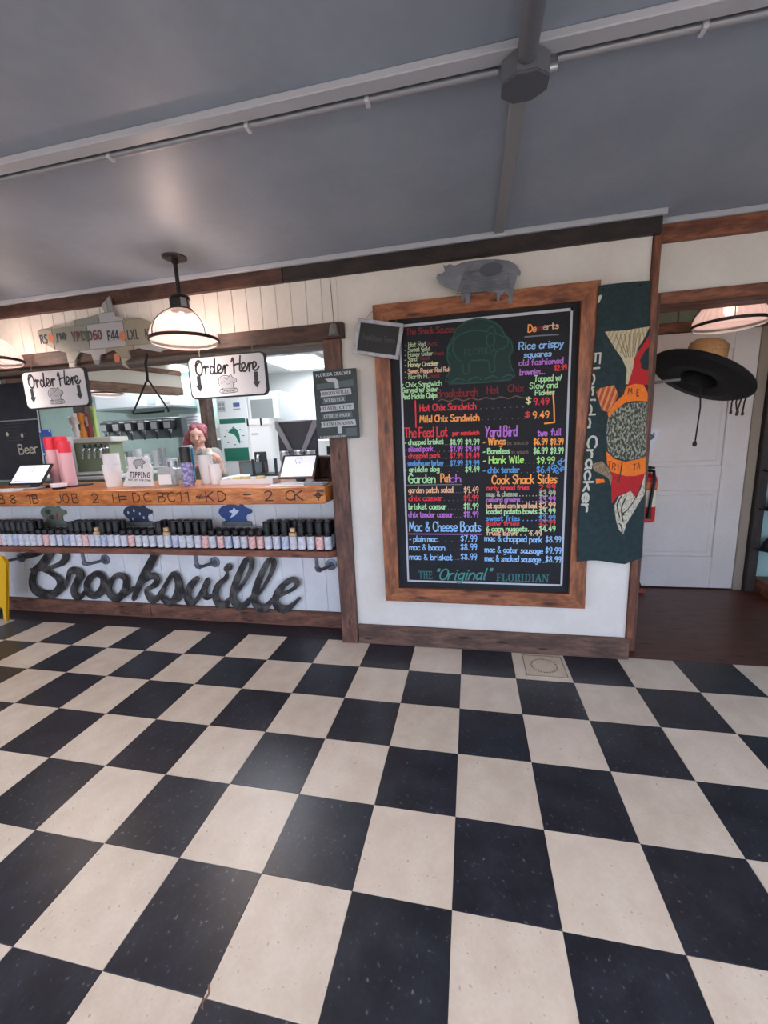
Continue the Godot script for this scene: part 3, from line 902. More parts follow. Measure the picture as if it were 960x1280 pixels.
func _menu_board():
	var t := thing("menu_board", "tall black hand-lettered menu board in a wide knotty wood frame", "menu board", Vector3(0.12, 0.333, -1.52))
	var fx0 := -0.477
	var fx1 := 0.708
	var fy0 := 0.333
	var fy1 := 2.10
	var w := 0.088
	var fm := wood("frame_wood", c8(112, 64, 40), c8(166, 104, 68), "x", 0.45, 43)
	var fv := wood("frame_wood", c8(112, 64, 40), c8(166, 104, 68), "y", 0.45, 43)
	# mitred frame members
	for k in 4:
		var o: Array
		if k == 0:
			o = [[fx0, fy1], [fx1, fy1], [fx1 - w, fy1 - w], [fx0 + w, fy1 - w]]
		elif k == 1:
			o = [[fx0, fy0], [fx0 + w, fy0 + w], [fx1 - w, fy0 + w], [fx1, fy0]]
		elif k == 2:
			o = [[fx0, fy0], [fx0, fy1], [fx0 + w, fy1 - w], [fx0 + w, fy0 + w]]
		else:
			o = [[fx1, fy0], [fx1 - w, fy0 + w], [fx1 - w, fy1 - w], [fx1, fy1]]
		var st := mb()
		slab(st, o, -1.52, -1.452)
		wpart("frame_member", st, fm if k < 2 else fv, t)
	var board := mottled("chalkboard", c8(17, 18, 25), c8(24, 26, 34), Vector3.ONE * 1.4, 0.75, 47)
	wpart("panel", box_st(Vector3(fx0 + w - 0.004, fy0 + w - 0.004, -1.515), Vector3(fx1 - w + 0.004, fy1 - w + 0.004, -1.4795), 0.001), board, t)
	# chalk-white border line
	var line := mat("border_line", c8(190, 194, 204), 0.7)
	var lx0 := -0.336
	var lx1 := 0.586
	var ly0 := 0.458
	var ly1 := 1.988
	for q in [[lx0, ly1 - 0.014, lx1, ly1], [lx0, ly0, lx1, ly0 + 0.011], [lx0, ly0, lx0 + 0.011, ly1], [lx1 - 0.011, ly0, lx1, ly1]]:
		wpart("border_line", box_st(Vector3(q[0], q[1], -1.4795), Vector3(q[2], q[3], -1.4782), 0), line, t)
	for row in MENU:
		var st := mb()
		var pen: float = 0.0021 * row[7] + 0.0005
		lettering(st, row[0], Vector2(row[1], row[2]), Vector2(row[3], row[4]), row[5] * 0.9, -1.4786, pen, 0.0006)
		var c: Array = INK[row[6]]
		wpart("menu_line", st, mat("ink_" + row[6], c8(c[0], c[1], c[2]), 0.7), t)
	for b in BRACKETS:
		var st := mb()
		var pts := []
		for q in b[1]:
			pts.append(Vector3(q[0], q[1], 0.004))
		for k in pts.size() - 1:
			stroke(st, [pts[k], pts[k + 1]], -1.4786)
		wpart("bracket_line", st, mats["ink_" + b[0]], t)
	# closing line of the board: two words in capitals, one in script
	var teal := mat("ink_teal", c8(52, 112, 112), 0.7)
	var b0 := t.position
	var ly := 0.505
	printed("THE", t, Vector3(-0.22, ly, -1.4786) - b0, 0.085, 0.052, teal, true, "menu_line")
	printed("FLORIDIAN", t, Vector3(0.36, ly - 0.002, -1.4786) - b0, 0.30, 0.05, teal, true, "menu_line")
	var st2 := mb()
	lettering(st2, "\"Original\"", Vector2(-0.165, ly - 0.03), Vector2(0.17, ly - 0.018), 0.07, -1.4784, 0.0045, 0.0, 0.0, 0.35)
	wpart("menu_line", st2, mat("ink_script", c8(70, 140, 134), 0.7), t)
	st2 = mb()
	stroke(st2, smooth_line([Vector3(-0.16, ly - 0.045, 0.003), Vector3(0.0, ly - 0.038, 0.008), Vector3(0.15, ly - 0.036, 0.003)], 4), -1.4785)
	wpart("menu_line", st2, teal, t)
	# raised green pig emblem
	var g := mat("emblem_green", c8(20, 52, 47), 0.7)
	var g2 := mat("emblem_edge", c8(34, 82, 73), 0.7)
	wpart("emblem_plate", slab_st(fitted(BADGE, -0.075, 1.635, 0.295, 1.985), -1.4795, -1.4745), g, t)
	st2 = mb()
	stroke(st2, loop_of(fitted(BADGE, -0.066, 1.644, 0.286, 1.977), 0.003), -1.4735, 0.001)
	stroke(st2, loop_of(fitted(PIG, -0.035, 1.70, 0.262, 1.93), 0.0028), -1.4725, 0.001)
	wpart("emblem_outline", st2, g2, t)
	wpart("emblem_body", slab_st(fitted(PIG, -0.035, 1.70, 0.262, 1.93), -1.4745, -1.4732), g, t)
	var relief := [loop_of(circle(0.17, 1.865, 0.022, 0.035, 10), 0.003), smooth_line([Vector3(-0.05, 1.80, 0.004), Vector3(-0.066, 1.83, 0.004), Vector3(-0.05, 1.87, 0.003), Vector3(-0.03, 1.90, 0.003)], 3)]
	for k in 4:
		relief.append(smooth_line([Vector3(-0.04 + 0.09 * k, 1.66, 0.004), Vector3(0.0 + 0.09 * k, 1.675, 0.004), Vector3(0.03 + 0.09 * k, 1.66, 0.003)], 3))
	for q in relief:
		st2 = mb()
		stroke(st2, q, -1.4728, 0.001)
		wpart("emblem_relief", st2, g2, t)
	st2 = mb()
	lettering(st2, "FLORIDA", Vector2(0.03, 1.795), Vector2(0.2, 1.795), 0.03, -1.4727, 0.0018)
	wpart("emblem_lettering", st2, g2, t)

	# pig cut from corrugated sheet standing on the frame
	var p := thing("metal_pig", "grey corrugated metal pig silhouette standing on the menu frame", "wall decor", Vector3(0.1, 2.10, -1.44))
	var pig := [[-0.117,2.2],[-0.11,2.215],[-0.081,2.219],[-0.07,2.228],[-0.079,2.261],[-0.064,2.251],[-0.044,2.259],[-0.018,2.248],[0.031,2.261],[0.113,2.261],[0.194,2.254],[0.261,2.239],[0.298,2.214],[0.32,2.178],[0.315,2.159],[0.303,2.168],[0.294,2.128],[0.287,2.103],[0.277,2.032],[0.258,2.033],[0.26,2.072],[0.239,2.091],[0.217,2.077],[0.212,2.046],[0.2,2.052],[0.197,2.092],[0.113,2.109],[0.066,2.106],[0.058,2.054],[0.039,2.05],[0.035,2.088],[0.027,2.07],[0.014,2.074],[0.013,2.117],[-0.026,2.134],[-0.075,2.153],[-0.103,2.172]]
	var galv := mottled("galvanised", c8(112, 116, 124), c8(140, 144, 152), Vector3.ONE * 3.0, 0.45, 51)
	galv.metallic = 0.5
	var lo := 9.0
	for q in pig:
		lo = minf(lo, q[1])
	var sh := 2.101 - lo
	var pp := []
	for q in pig:
		pp.append([q[0], q[1] + sh * 0.0])
	wpart("body", slab_st(pp, -1.451, -1.447), galv, p)
	# corrugations of the flank, each a raised rib
	for k in 11:
		var y := 2.105 + k * 0.0105
		var x1 := 0.262 if k < 8 else 0.262 - 0.02 * (k - 7)
		var st3 := mb()
		bx(st3, Vector3(-0.01 + 0.004 * k, y, -1.447), Vector3(x1, y + 0.0055, -1.4425), 0.002)
		wpart("rib", st3, galv, p)
	wpart("patch", slab_st(circle(0.17, 2.208, 0.06, 0.032, 16), -1.447, -1.4415), mat("patch_metal", c8(84, 88, 98), 0.5, 0.3), p)
	var st4 := mb()
	for q in [[-0.075, 2.205], [-0.06, 2.235]]:
		stroke(st4, [Vector3(q[0], q[1], 0.006), Vector3(q[0] + 0.02, q[1] - 0.018, 0.004)], -1.4445, 0.002)
	wpart("ear", st4, galv, p)

	# small framed slate hung askew on the corner of the frame
	var s := thing("hanging_slate", "small black slate in a silver frame hung askew over the menu corner", "sign", Vector3(-0.446, 1.912, -1.425))
	s.rotation.z = deg_to_rad(-11.8)
	var hw := 0.133
	var hh := 0.095
	var sf := mottled("silver_frame", c8(150, 152, 158), c8(190, 192, 198), Vector3.ONE * 6.0, 0.4, 53)
	for q in [[-hw, hh - 0.02, hw, hh], [-hw, -hh, hw, -hh + 0.02], [-hw, -hh + 0.02, -hw + 0.02, hh - 0.02], [hw - 0.02, -hh + 0.02, hw, hh - 0.02]]:
		part("frame_member", box_st(Vector3(q[0], q[1], -0.012), Vector3(q[2], q[3], 0.008), 0.003), sf, s)
	part("slate", box_st(Vector3(-hw + 0.018, -hh + 0.018, -0.01), Vector3(hw - 0.018, hh - 0.018, 0.001), 0), mat("slate_black", c8(28, 28, 33), 0.55), s)
	var st5 := mb()
	lettering(st5, "Traditions Tours", Vector2(-0.095, -0.012), Vector2(0.095, -0.012), 0.03, 0.0018, 0.0013)
	part("slate_lettering", st5, mat("slate_chalk", c8(84, 86, 92), 0.8), s)
	var wire := mat("thin_wire", c8(140, 136, 130), 0.5, 0.4)
	for q in [[-0.09, -0.052], [0.095, -0.062]]:
		part("hanging_wire", tube_st([Vector3(q[0], hh, 0.0), Vector3(q[0] * 0.35 + q[1] * 0.2, hh + 0.075 + q[0] * 0.05, -0.012)], 0.0015, 6), wire, s)

# ------------------------------------------------------------------ order counter
func _order_counter():
	var t := thing("counter_top", "thick orange-brown plank counter top with cattle brands burned along its edge", "counter top", Vector3(-2.8, 0.975, -1.7))
	var om := wood("counter_wood", c8(168, 92, 40), c8(212, 136, 70), "x", 0.3, 57)
	var front := -1.41
	var st := mb()
	bx(st, Vector3(-6.2, 0.975, -2.0), Vector3(-0.822, 1.085, front), 0.006)
	wpart("slab", st, om, t)
	var burn := mat("burnt_brand", c8(66, 34, 20), 0.7)
	for q in [["B",-3.358],["8",-3.253],["1",-3.106],["B",-3.047],["J",-2.847],["O",-2.777],["B",-2.694],["2",-2.523],["H",-2.350],["=",-2.291],["D",-2.187],["C",-2.098],["B",-1.985],["C",-1.910],["1",-1.843],["1",-1.788],["K",-1.620],["D",-1.532],["=",-1.348],["2",-1.197],["C",-1.054],["K",-0.995]]:
		var s2 := mb()
		lettering(s2, q[0], Vector2(q[1] - 0.028, 1.0), Vector2(q[1] + 0.024, 1.0), 0.062, front + 0.0008, 0.004, 0.001)
		wpart("brand_mark", s2, burn, t)
	var ax := [-1.724,-1.623]
	var s3 := mb()
	stroke(s3, [Vector3(ax[0], 1.03, 0.003), Vector3(ax[1], 1.03, 0.003)], front + 0.0008)
	for d in [-1.0, 1.0]:
		stroke(s3, [Vector3(ax[0], 1.03, 0.003), Vector3(ax[0] + 0.025, 1.03 + 0.016 * d, 0.003)], front + 0.0008)
		stroke(s3, [Vector3(ax[0] + 0.02, 1.03, 0.003), Vector3(ax[0] + 0.045, 1.03 + 0.016 * d, 0.003)], front + 0.0008)
	wpart("brand_mark", s3, burn, t)
	var fx := -0.866
	s3 = mb()
	for a in 4:
		var d := Vector2.from_angle(a * PI / 2)
		stroke(s3, [Vector3(fx, 1.03, 0.004), Vector3(fx + d.x * 0.03, 1.03 + d.y * 0.03, 0.004)], front + 0.0008)
	stroke(s3, loop_of(circle(fx, 1.03, 0.014, 0.014, 8), 0.004), front + 0.0009)
	wpart("brand_mark", s3, burn, t)

const ORD := ["first", "second", "third", "fourth", "fifth", "sixth", "seventh", "eighth", "ninth", "tenth"]

# ------------------------------------------------------------------ shelf of sauces
func _bottle_shelf():
	var t := thing("bottle_shelf", "long low red-brown shelf on pipe brackets under the order counter", "shelf", Vector3(-2.6, 0.595, -1.6))
	var wm := wood("shelf_wood", c8(104, 60, 46), c8(140, 88, 68), "x", 0.5, 67)
	var st := mb()
	# board with its front corner cut off beside the post
	var prof := [[-5.2, -1.716], [-5.2, -1.50], [-0.86, -1.50], [-0.806, -1.545], [-0.806, -1.716]]
	var flat := []
	for q in prof:
		flat.append([q[0], q[1]])
	slab(st, flat, 0.0, 0.042)
	var b := wpart("board", st, wm, t)
	b.rotation.x = -PI / 2
	b.scale = Vector3(1, -1, 1)
	b.position = Vector3(0, 0.596, 0) - t.position
	var pipe := mottled("pipe_metal", c8(96, 100, 112), c8(130, 134, 146), Vector3.ONE * 8.0, 0.4, 69)
	pipe.metallic = 0.6
	for x in [-3.72, -2.86, -1.86, -0.925]:
		var h := Node3D.new()
		h.name = "bracket"
		t.add_child(h, true)
		h.position = Vector3(x, 0, 0) - Vector3(t.position.x, 0, 0)
		part("pipe", tube_st([Vector3(-0.05, -0.002, 0.03), Vector3(-0.05, -0.09, 0.03), Vector3(-0.045, -0.108, 0.022), Vector3(-0.03, -0.115, 0.0), Vector3(0.0, -0.115, -0.075), Vector3(0.0, -0.115, -0.10)], 0.0125, 10), pipe, h)
		part("elbow", tube_st([Vector3(-0.05, -0.085, 0.03), Vector3(-0.048, -0.105, 0.026), Vector3(-0.035, -0.115, 0.008)], 0.018, 10), pipe, h)
		var fl := part("flange", lathe_st([[0.0, 0.0], [0.042, 0.0], [0.042, 0.008], [0.024, 0.011], [0.022, 0.022], [0.0, 0.022]], 18), pipe, h, Vector3(0.0, -0.115, -0.1165))
		fl.rotation.x = PI / 2
	# sauces
	var black := mat("sauce_dark", c8(20, 16, 17), 0.2)
	var capm := mat("cap_black", c8(18, 19, 24), 0.42)
	var groups := {}
	var paper := {
		"white": [mottled("label_white", c8(192, 194, 206), c8(224, 224, 230), Vector3.ONE * 14.0, 0.6, 83, 0.0, Color.WHITE, 1.8), "white"],
		"blue": [mottled("label_blue", c8(158, 168, 200), c8(210, 214, 226), Vector3.ONE * 14.0, 0.6, 85, 0.0, Color.WHITE, 1.8), "pale blue"],
		"pink": [mottled("label_pink", c8(230, 150, 144), c8(232, 208, 206), Vector3.ONE * 14.0, 0.6, 87, 0.0, Color.WHITE, 1.8), "pink"],
	}
	for tall in [true, false]:
		for k in paper:
			for tan_cap in [false, true]:
				groups[[tall, k, tan_cap]] = null
	var sections := [[-3.80, -3.28, true], [-3.28, -2.96, false], [-2.96, -2.50, true], [-2.50, -2.19, false], [-2.19, -1.76, true], [-1.76, -1.335, false], [-1.335, -0.84, true]]
	var inks := ["white", "white", "blue", "white", "white", "pink", "white"]
	var n := 0
	var si := -1
	var where := ["beyond the olive plaque", "under the olive plaque", "between olive and navy plaques", "under the navy plaque", "between navy and blue plaques", "under the blue plaque", "beside the post"]
	for s in sections:
		si += 1
		var tall: bool = s[2]
		var pitch := 0.0565 if tall else 0.0535
		var cnt := int((s[1] - s[0]) / pitch)
		for i in cnt:
			for row in 2:
				var x: float = s[0] + (s[1] - s[0]) * (i + 0.5) / cnt + rng.randf_range(-0.002, 0.002)
				var z := -1.542 - 0.06 * row + rng.randf_range(-0.003, 0.003)
				var ink: String = inks[(n * 5 + i * 3) % 7]
				if not tall and s[0] > -2.6 and i in [1, 5]:
					ink = "pink"
				var tan_cap := tall and row == 0 and ((absf(x + 2.72) < 0.03) or (absf(x + 2.11) < 0.03) or (absf(x + 1.14) < 0.03))
				if tan_cap:
					ink = "white"
				var key := [tall, ink, tan_cap]
				var kind := "tall dark sauce bottle" if tall else "short dark spice jar"
				var cap_word := "tan" if tan_cap else "black"
				var label := "%s-capped %s, %s label, %s row %s, %s from post" % [cap_word, "sauce bottle" if tall else "spice jar", paper[ink][1], "front" if row == 0 else "back", where[si], ORD[cnt - 1 - i]]
				var grp := "%ss with %s caps and %s labels" % [kind, cap_word, paper[ink][1]]
				var stem := "sauce_bottle" if tall else "spice_jar"
				if groups[key] == null:
					var o := thing(stem, label, "bottle" if tall else "jar", Vector3(x, 0.639, z), grp)
					if tall:
						part("bottle_body", lathe_st([[0, 0.0], [0.024, 0.0], [0.026, 0.003], [0.026, 0.108], [0.022, 0.122], [0.015, 0.135], [0.013, 0.15], [0, 0.15]], 14), black, o)
						if tan_cap:
							part("cap", lathe_st([[0, 0.098], [0.0275, 0.098], [0.0275, 0.118], [0.02, 0.124], [0.02, 0.152], [0, 0.153]], 14), mat("cap_tan", c8(214, 178, 140), 0.5), o)
						else:
							part("cap", lathe_st([[0.0, 0.122], [0.0255, 0.122], [0.0265, 0.125], [0.0265, 0.192], [0.024, 0.196], [0, 0.197]], 14), capm, o)
						part("label_wrap", lathe_st([[0.0264, 0.008], [0.0268, 0.01], [0.0268, 0.094], [0.0264, 0.096]], 14), paper[ink][0], o)
					else:
						part("jar_body", lathe_st([[0, 0.0], [0.023, 0.0], [0.025, 0.003], [0.025, 0.1], [0.023, 0.104], [0, 0.104]], 14), black, o)
						part("cap", lathe_st([[0.0, 0.104], [0.0245, 0.104], [0.0255, 0.107], [0.0255, 0.132], [0.023, 0.135], [0, 0.1355]], 14), capm, o)
						part("label_wrap", lathe_st([[0.0254, 0.01], [0.0258, 0.012], [0.0258, 0.092], [0.0254, 0.094]], 14), paper[ink][0], o)
					groups[key] = o
				else:
					copy(groups[key], stem, Vector3(x, 0.639, z), label)
				n += 1
	# pig plaques between the shelf and the counter
	var k := 0
	for q in [[-3.415, -3.155, c8(112, 120, 106), c8(150, 70, 60), "olive grey pig plaque with a red mark under the counter"], [-2.61, -2.345, c8(44, 56, 84), c8(200, 204, 212), "navy pig plaque with white spots under the counter"], [-1.775, -1.502, c8(40, 72, 134), c8(206, 222, 240), "bright blue pig plaque with a white fish under the counter"]]:
		var o := thing("pig_plaque", q[4], "plaque", Vector3((q[0] + q[1]) * 0.5, 0.76, -1.712), "pig plaques on the counter front")
		var hw: float = (q[1] - q[0]) * 0.5
		wpart("plate", slab_st(fitted(PIG_ON_BAR, q[0], 0.762, q[1], 0.928), -1.7165, -1.708), mat("plaque_%d" % k, q[2], 0.5), o)
		part("base_plate", box_st(Vector3(-hw * 0.8, 0.004, 0.0045), Vector3(hw * 0.92, 0.032, 0.008), 0.001), mat("plaque_base", c8(118, 126, 118), 0.5), o)
		var s2 := mb()
		lettering(s2, "Florida", Vector2(-hw * 0.7, 0.011), Vector2(hw * 0.8, 0.011), 0.018, 0.0088, 0.0012)
		part("base_lettering", s2, mat("plaque_text", c8(60, 64, 66), 0.6), o)
		if k == 0:
			part("red_mark", slab_st([[0.02, 0.06], [0.045, 0.055], [0.05, 0.1], [0.03, 0.115]], 0.004, 0.0055), mat("plaque_mark0", q[3], 0.5), o)
			var dk := mat("plaque_dark", c8(58, 62, 58), 0.5)
			part("dark_mark", slab_st(circle(-0.05, 0.12, 0.03, 0.022, 10), 0.004, 0.0052), dk, o)
			part("dark_mark", slab_st(circle(-0.02, 0.075, 0.028, 0.02, 10), 0.004, 0.0052), dk, o)
		elif k == 1:
			for d in [[-0.03, 0.125], [-0.085, 0.11], [0.02, 0.1], [0.05, 0.07], [-0.05, 0.06]]:
				part("white_spot", slab_st(circle(d[0], d[1], 0.008, 0.012, 8), 0.004, 0.0055), mat("plaque_mark1", q[3], 0.5), o)
		else:
			part("white_fish", slab_st([[-0.05, 0.06], [0.0, 0.085], [0.035, 0.12], [0.01, 0.125], [-0.005, 0.145], [-0.018, 0.125], [-0.05, 0.115], [-0.02, 0.1]], 0.004, 0.0055), mat("plaque_mark2", q[3], 0.5), o)
		k += 1

# ------------------------------------------------------------------ town name in script
const SCRIPT := [
	[-3.630,0.503,0.026,-3.557,0.525,0.033,-3.469,0.541,0.026,-3.375,0.553,0.014,-3.269,0.554,0.021,-3.217,0.531,0.028,-3.227,0.490,0.029,-3.277,0.447,0.023,-3.376,0.413,0.018,-3.490,0.389,0.015,-3.601,0.383,0.015],
	[-3.361,0.542,0.029,-3.426,0.479,0.036,-3.499,0.421,0.030,-3.575,0.384,0.019],
	[-3.546,0.399,0.019,-3.596,0.333,0.030,-3.625,0.253,0.036,-3.605,0.196,0.042,-3.536,0.165,0.041,-3.451,0.165,0.037,-3.377,0.197,0.033,-3.330,0.256,0.033,-3.341,0.312,0.027,-3.398,0.353,0.020,-3.475,0.379,0.013],
	[-3.382,0.175,0.015,-3.301,0.235,0.018,-3.244,0.308,0.018,-3.203,0.379,0.021,-3.161,0.387,0.032,-3.103,0.361,0.034,-3.150,0.290,0.030,-3.199,0.218,0.032,-3.195,0.161,0.032,-3.147,0.156,0.022,-3.087,0.207,0.014],
	[-3.087,0.207,0.014,-3.017,0.315,0.021,-2.943,0.365,0.026,-2.887,0.333,0.028,-2.904,0.249,0.028,-2.982,0.176,0.030,-3.051,0.188,0.032,-3.061,0.258,0.028,-3.014,0.329,0.025],
	[-2.939,0.192,0.018,-2.879,0.215,0.014,-2.805,0.314,0.017,-2.727,0.358,0.025,-2.665,0.326,0.030,-2.688,0.243,0.029,-2.764,0.164,0.031,-2.832,0.175,0.034,-2.850,0.244,0.028,-2.805,0.314,0.021],
	[-2.723,0.179,0.017,-2.663,0.209,0.014,-2.601,0.260,0.013],
	[-2.341,0.559,0.029,-2.426,0.446,0.032,-2.523,0.316,0.031,-2.619,0.163,0.020],
	[-2.587,0.212,0.017,-2.509,0.310,0.020,-2.419,0.360,0.026,-2.371,0.341,0.026,-2.402,0.287,0.023,-2.483,0.243,0.016,-2.478,0.189,0.023,-2.439,0.157,0.030,-2.373,0.193,0.020,-2.310,0.263,0.013],
	[-2.406,0.172,0.013,-2.325,0.262,0.016,-2.218,0.385,0.019,-2.182,0.340,0.031,-2.189,0.254,0.032,-2.238,0.172,0.029,-2.294,0.136,0.029,-2.346,0.181,0.026],
	[-2.280,0.136,0.019,-2.201,0.173,0.016,-2.142,0.229,0.013],
	[-2.011,0.352,0.022,-2.076,0.291,0.028,-2.116,0.217,0.030,-2.104,0.151,0.032,-2.044,0.173,0.019,-1.975,0.262,0.015,-1.914,0.348,0.021,-1.961,0.262,0.025,-1.955,0.203,0.022,-1.897,0.219,0.015,-1.834,0.280,0.012],
	[-1.723,0.456,0.027,-1.746,0.436,0.024],
	[-1.741,0.417,0.009,-1.761,0.366,0.018,-1.830,0.306,0.024,-1.868,0.226,0.027,-1.850,0.155,0.032,-1.796,0.151,0.027,-1.733,0.212,0.015,-1.679,0.266,0.012],
	[-1.712,0.220,0.012,-1.619,0.326,0.013,-1.547,0.435,0.017,-1.532,0.504,0.023,-1.570,0.515,0.020,-1.626,0.433,0.023,-1.687,0.317,0.027,-1.719,0.219,0.028,-1.693,0.149,0.033,-1.640,0.145,0.027,-1.564,0.219,0.015],
	[-1.539,0.207,0.012,-1.449,0.312,0.013,-1.372,0.433,0.017,-1.352,0.501,0.022,-1.389,0.513,0.020,-1.450,0.425,0.023,-1.507,0.317,0.026,-1.539,0.214,0.028,-1.520,0.144,0.032,-1.461,0.140,0.026,-1.388,0.213,0.014],
	[-1.396,0.200,0.011,-1.300,0.255,0.013,-1.213,0.302,0.014,-1.184,0.346,0.021,-1.213,0.370,0.022,-1.272,0.343,0.022,-1.336,0.278,0.025,-1.370,0.201,0.028,-1.349,0.145,0.031,-1.292,0.135,0.028,-1.231,0.176,0.017,-1.175,0.228,0.011]]
func _town_name_sign():
	var t := thing("script_sign", "large dark metal script sign reading Brooksville on the counter front", "sign", Vector3(-2.4, 0.12, -1.70))
	var m := mottled("sign_metal", c8(26, 25, 27), c8(82, 79, 78), Vector3.ONE * 2.6, 0.5, 91, 0.0, Color.WHITE, 1.8)
	m.metallic = 0.15
	var k := 0
	var st := mb()
	for s in SCRIPT:
		var pts := []
		for i in range(0, s.size(), 3):
			pts.append(Vector3(s[i], s[i + 1], s[i + 2]))
		stroke(st, smooth_line(pts, 5), -1.684 + 0.0005 * k, 0.008, 0.0006)
		k += 1
	wpart("script_letters", st, m, t)
	var pm := mat("stand_off", c8(60, 60, 62), 0.4, 0.7)
	for i in [2, 5, 9, 13, 16]:
		var q: Array = SCRIPT[i]
		wpart("stand_off", tube_st([Vector3(q[12], q[13], -1.72), Vector3(q[12], q[13], -1.692)], 0.006, 8), pm, t)

# ------------------------------------------------------------------ lamps
func pendant(called: String, label: String, x: float, z: float, top: float, rim_y: float, energy: float, down: float):
	var t := thing(called, label, "pendant lamp", Vector3(x, rim_y, z), "pendant lamps with ribbed glass shades")
	var dark := mat("lamp_metal", c8(58, 54, 54), 0.42, 0.7)
	var bright := mat("lamp_bright_metal", c8(176, 172, 170), 0.3, 0.85)
	var H := top - rim_y
	part("canopy", lathe_st([[0.0, H - 0.012], [0.04, H - 0.012], [0.064, H - 0.006], [0.066, H], [0, H]], 24), dark, t)
	part("stem", lathe_st([[0.0, 0.23], [0.011, 0.23], [0.011, H - 0.012], [0.018, H - 0.011], [0.018, H - 0.03]], 12), dark, t)
	part("housing", lathe_st([[0.056, 0.168], [0.06, 0.17], [0.06, 0.176], [0.048, 0.178], [0.048, 0.225], [0.056, 0.228], [0.05, 0.243], [0.02, 0.25], [0, 0.25]], 24), dark, t)
	for k in 3:
		var a := TAU * k / 3 + 0.6
		var st := mb()
		bx(st, Vector3(-0.016, 0.178, -0.003), Vector3(0.016, 0.226, 0.003), 0.001, Transform3D(Basis(Vector3.UP, -a + PI / 2), Vector3(cos(a) * 0.0515, 0, sin(a) * 0.0515)))
		part("housing_plate", st, bright, t)
	var g := clear("lamp_glass", c8(250, 226, 222), 0.5, 0.25)
	g.emission_enabled = true
	g.emission = c8(255, 226, 220)
	g.emission_energy_multiplier = 0.16
	var st := mb()
	lathe(st, [[0.182, 0.012], [0.178, 0.04], [0.163, 0.075], [0.138, 0.108], [0.108, 0.135], [0.08, 0.153], [0.062, 0.168]], 192, Vector3.ZERO, 0.012, 32)
	part("glass_shade", st, g, t)
	part("rim_band", lathe_st([[0.186, 0.0], [0.189, 0.002], [0.189, 0.016], [0.186, 0.018], [0.181, 0.016], [0.181, 0.0], [0.186, 0.0]], 40), dark, t)
	var lens := clear("lamp_lens", c8(250, 246, 242), 0.35, 0.3)
	lens.emission_enabled = true
	lens.emission = c8(255, 246, 238)
	lens.emission_energy_multiplier = 0.06
	part("bottom_lens", lathe_st([[0.18, 0.0], [0.172, -0.012], [0.12, -0.024], [0.06, -0.03], [0.0, -0.031]], 40), lens, t)
	for k in 4:
		var a := TAU * k / 4 + 0.35
		var d := Vector3(cos(a), 0, sin(a))
		part("guard_wire", tube_st([d * 0.19 + Vector3(0, 0.01, 0), d * 0.186 + Vector3(0, 0.045, 0), d * 0.17 + Vector3(0, 0.082, 0), d * 0.142 + Vector3(0, 0.117, 0), d * 0.105 + Vector3(0, 0.146, 0), d * 0.062 + Vector3(0, 0.172, 0)], 0.0025, 6), dark, t)
	var bulb := mat("bulb_glow", c8(255, 222, 200), 0.5)
	bulb.emission_enabled = true
	bulb.emission = c8(255, 226, 205)
	bulb.emission_energy_multiplier = 3.0
	part("bulb", lathe_st([[0.0, 0.055], [0.02, 0.058], [0.032, 0.075], [0.034, 0.092], [0.026, 0.115], [0.015, 0.135], [0.014, 0.16], [0, 0.16]], 16), bulb, t)
	var l := OmniLight3D.new()
	l.name = "lamp_light"
	l.light_color = c8(255, 222, 206)
	l.light_energy = energy
	l.light_size = 0.035
	l.omni_range = 12.0
	l.omni_attenuation = 2.0
	l.shadow_enabled = true
	t.add_child(l, true)
	l.position = Vector3(0, 0.085, 0)
	# the prismatic shade throws most of the light downward, through the lens
	var d := SpotLight3D.new()
	d.name = "lens_light"
	d.light_color = c8(255, 236, 222)
	d.light_energy = down
	d.light_size = 0.14
	d.spot_angle = 66.0
	d.spot_angle_attenuation = 0.6
	d.spot_range = 12.0
	d.spot_attenuation = 2.0
	d.shadow_enabled = true
	t.add_child(d, true)
	d.position = Vector3(0, -0.035, 0)
	d.rotation.x = -PI / 2
	return t

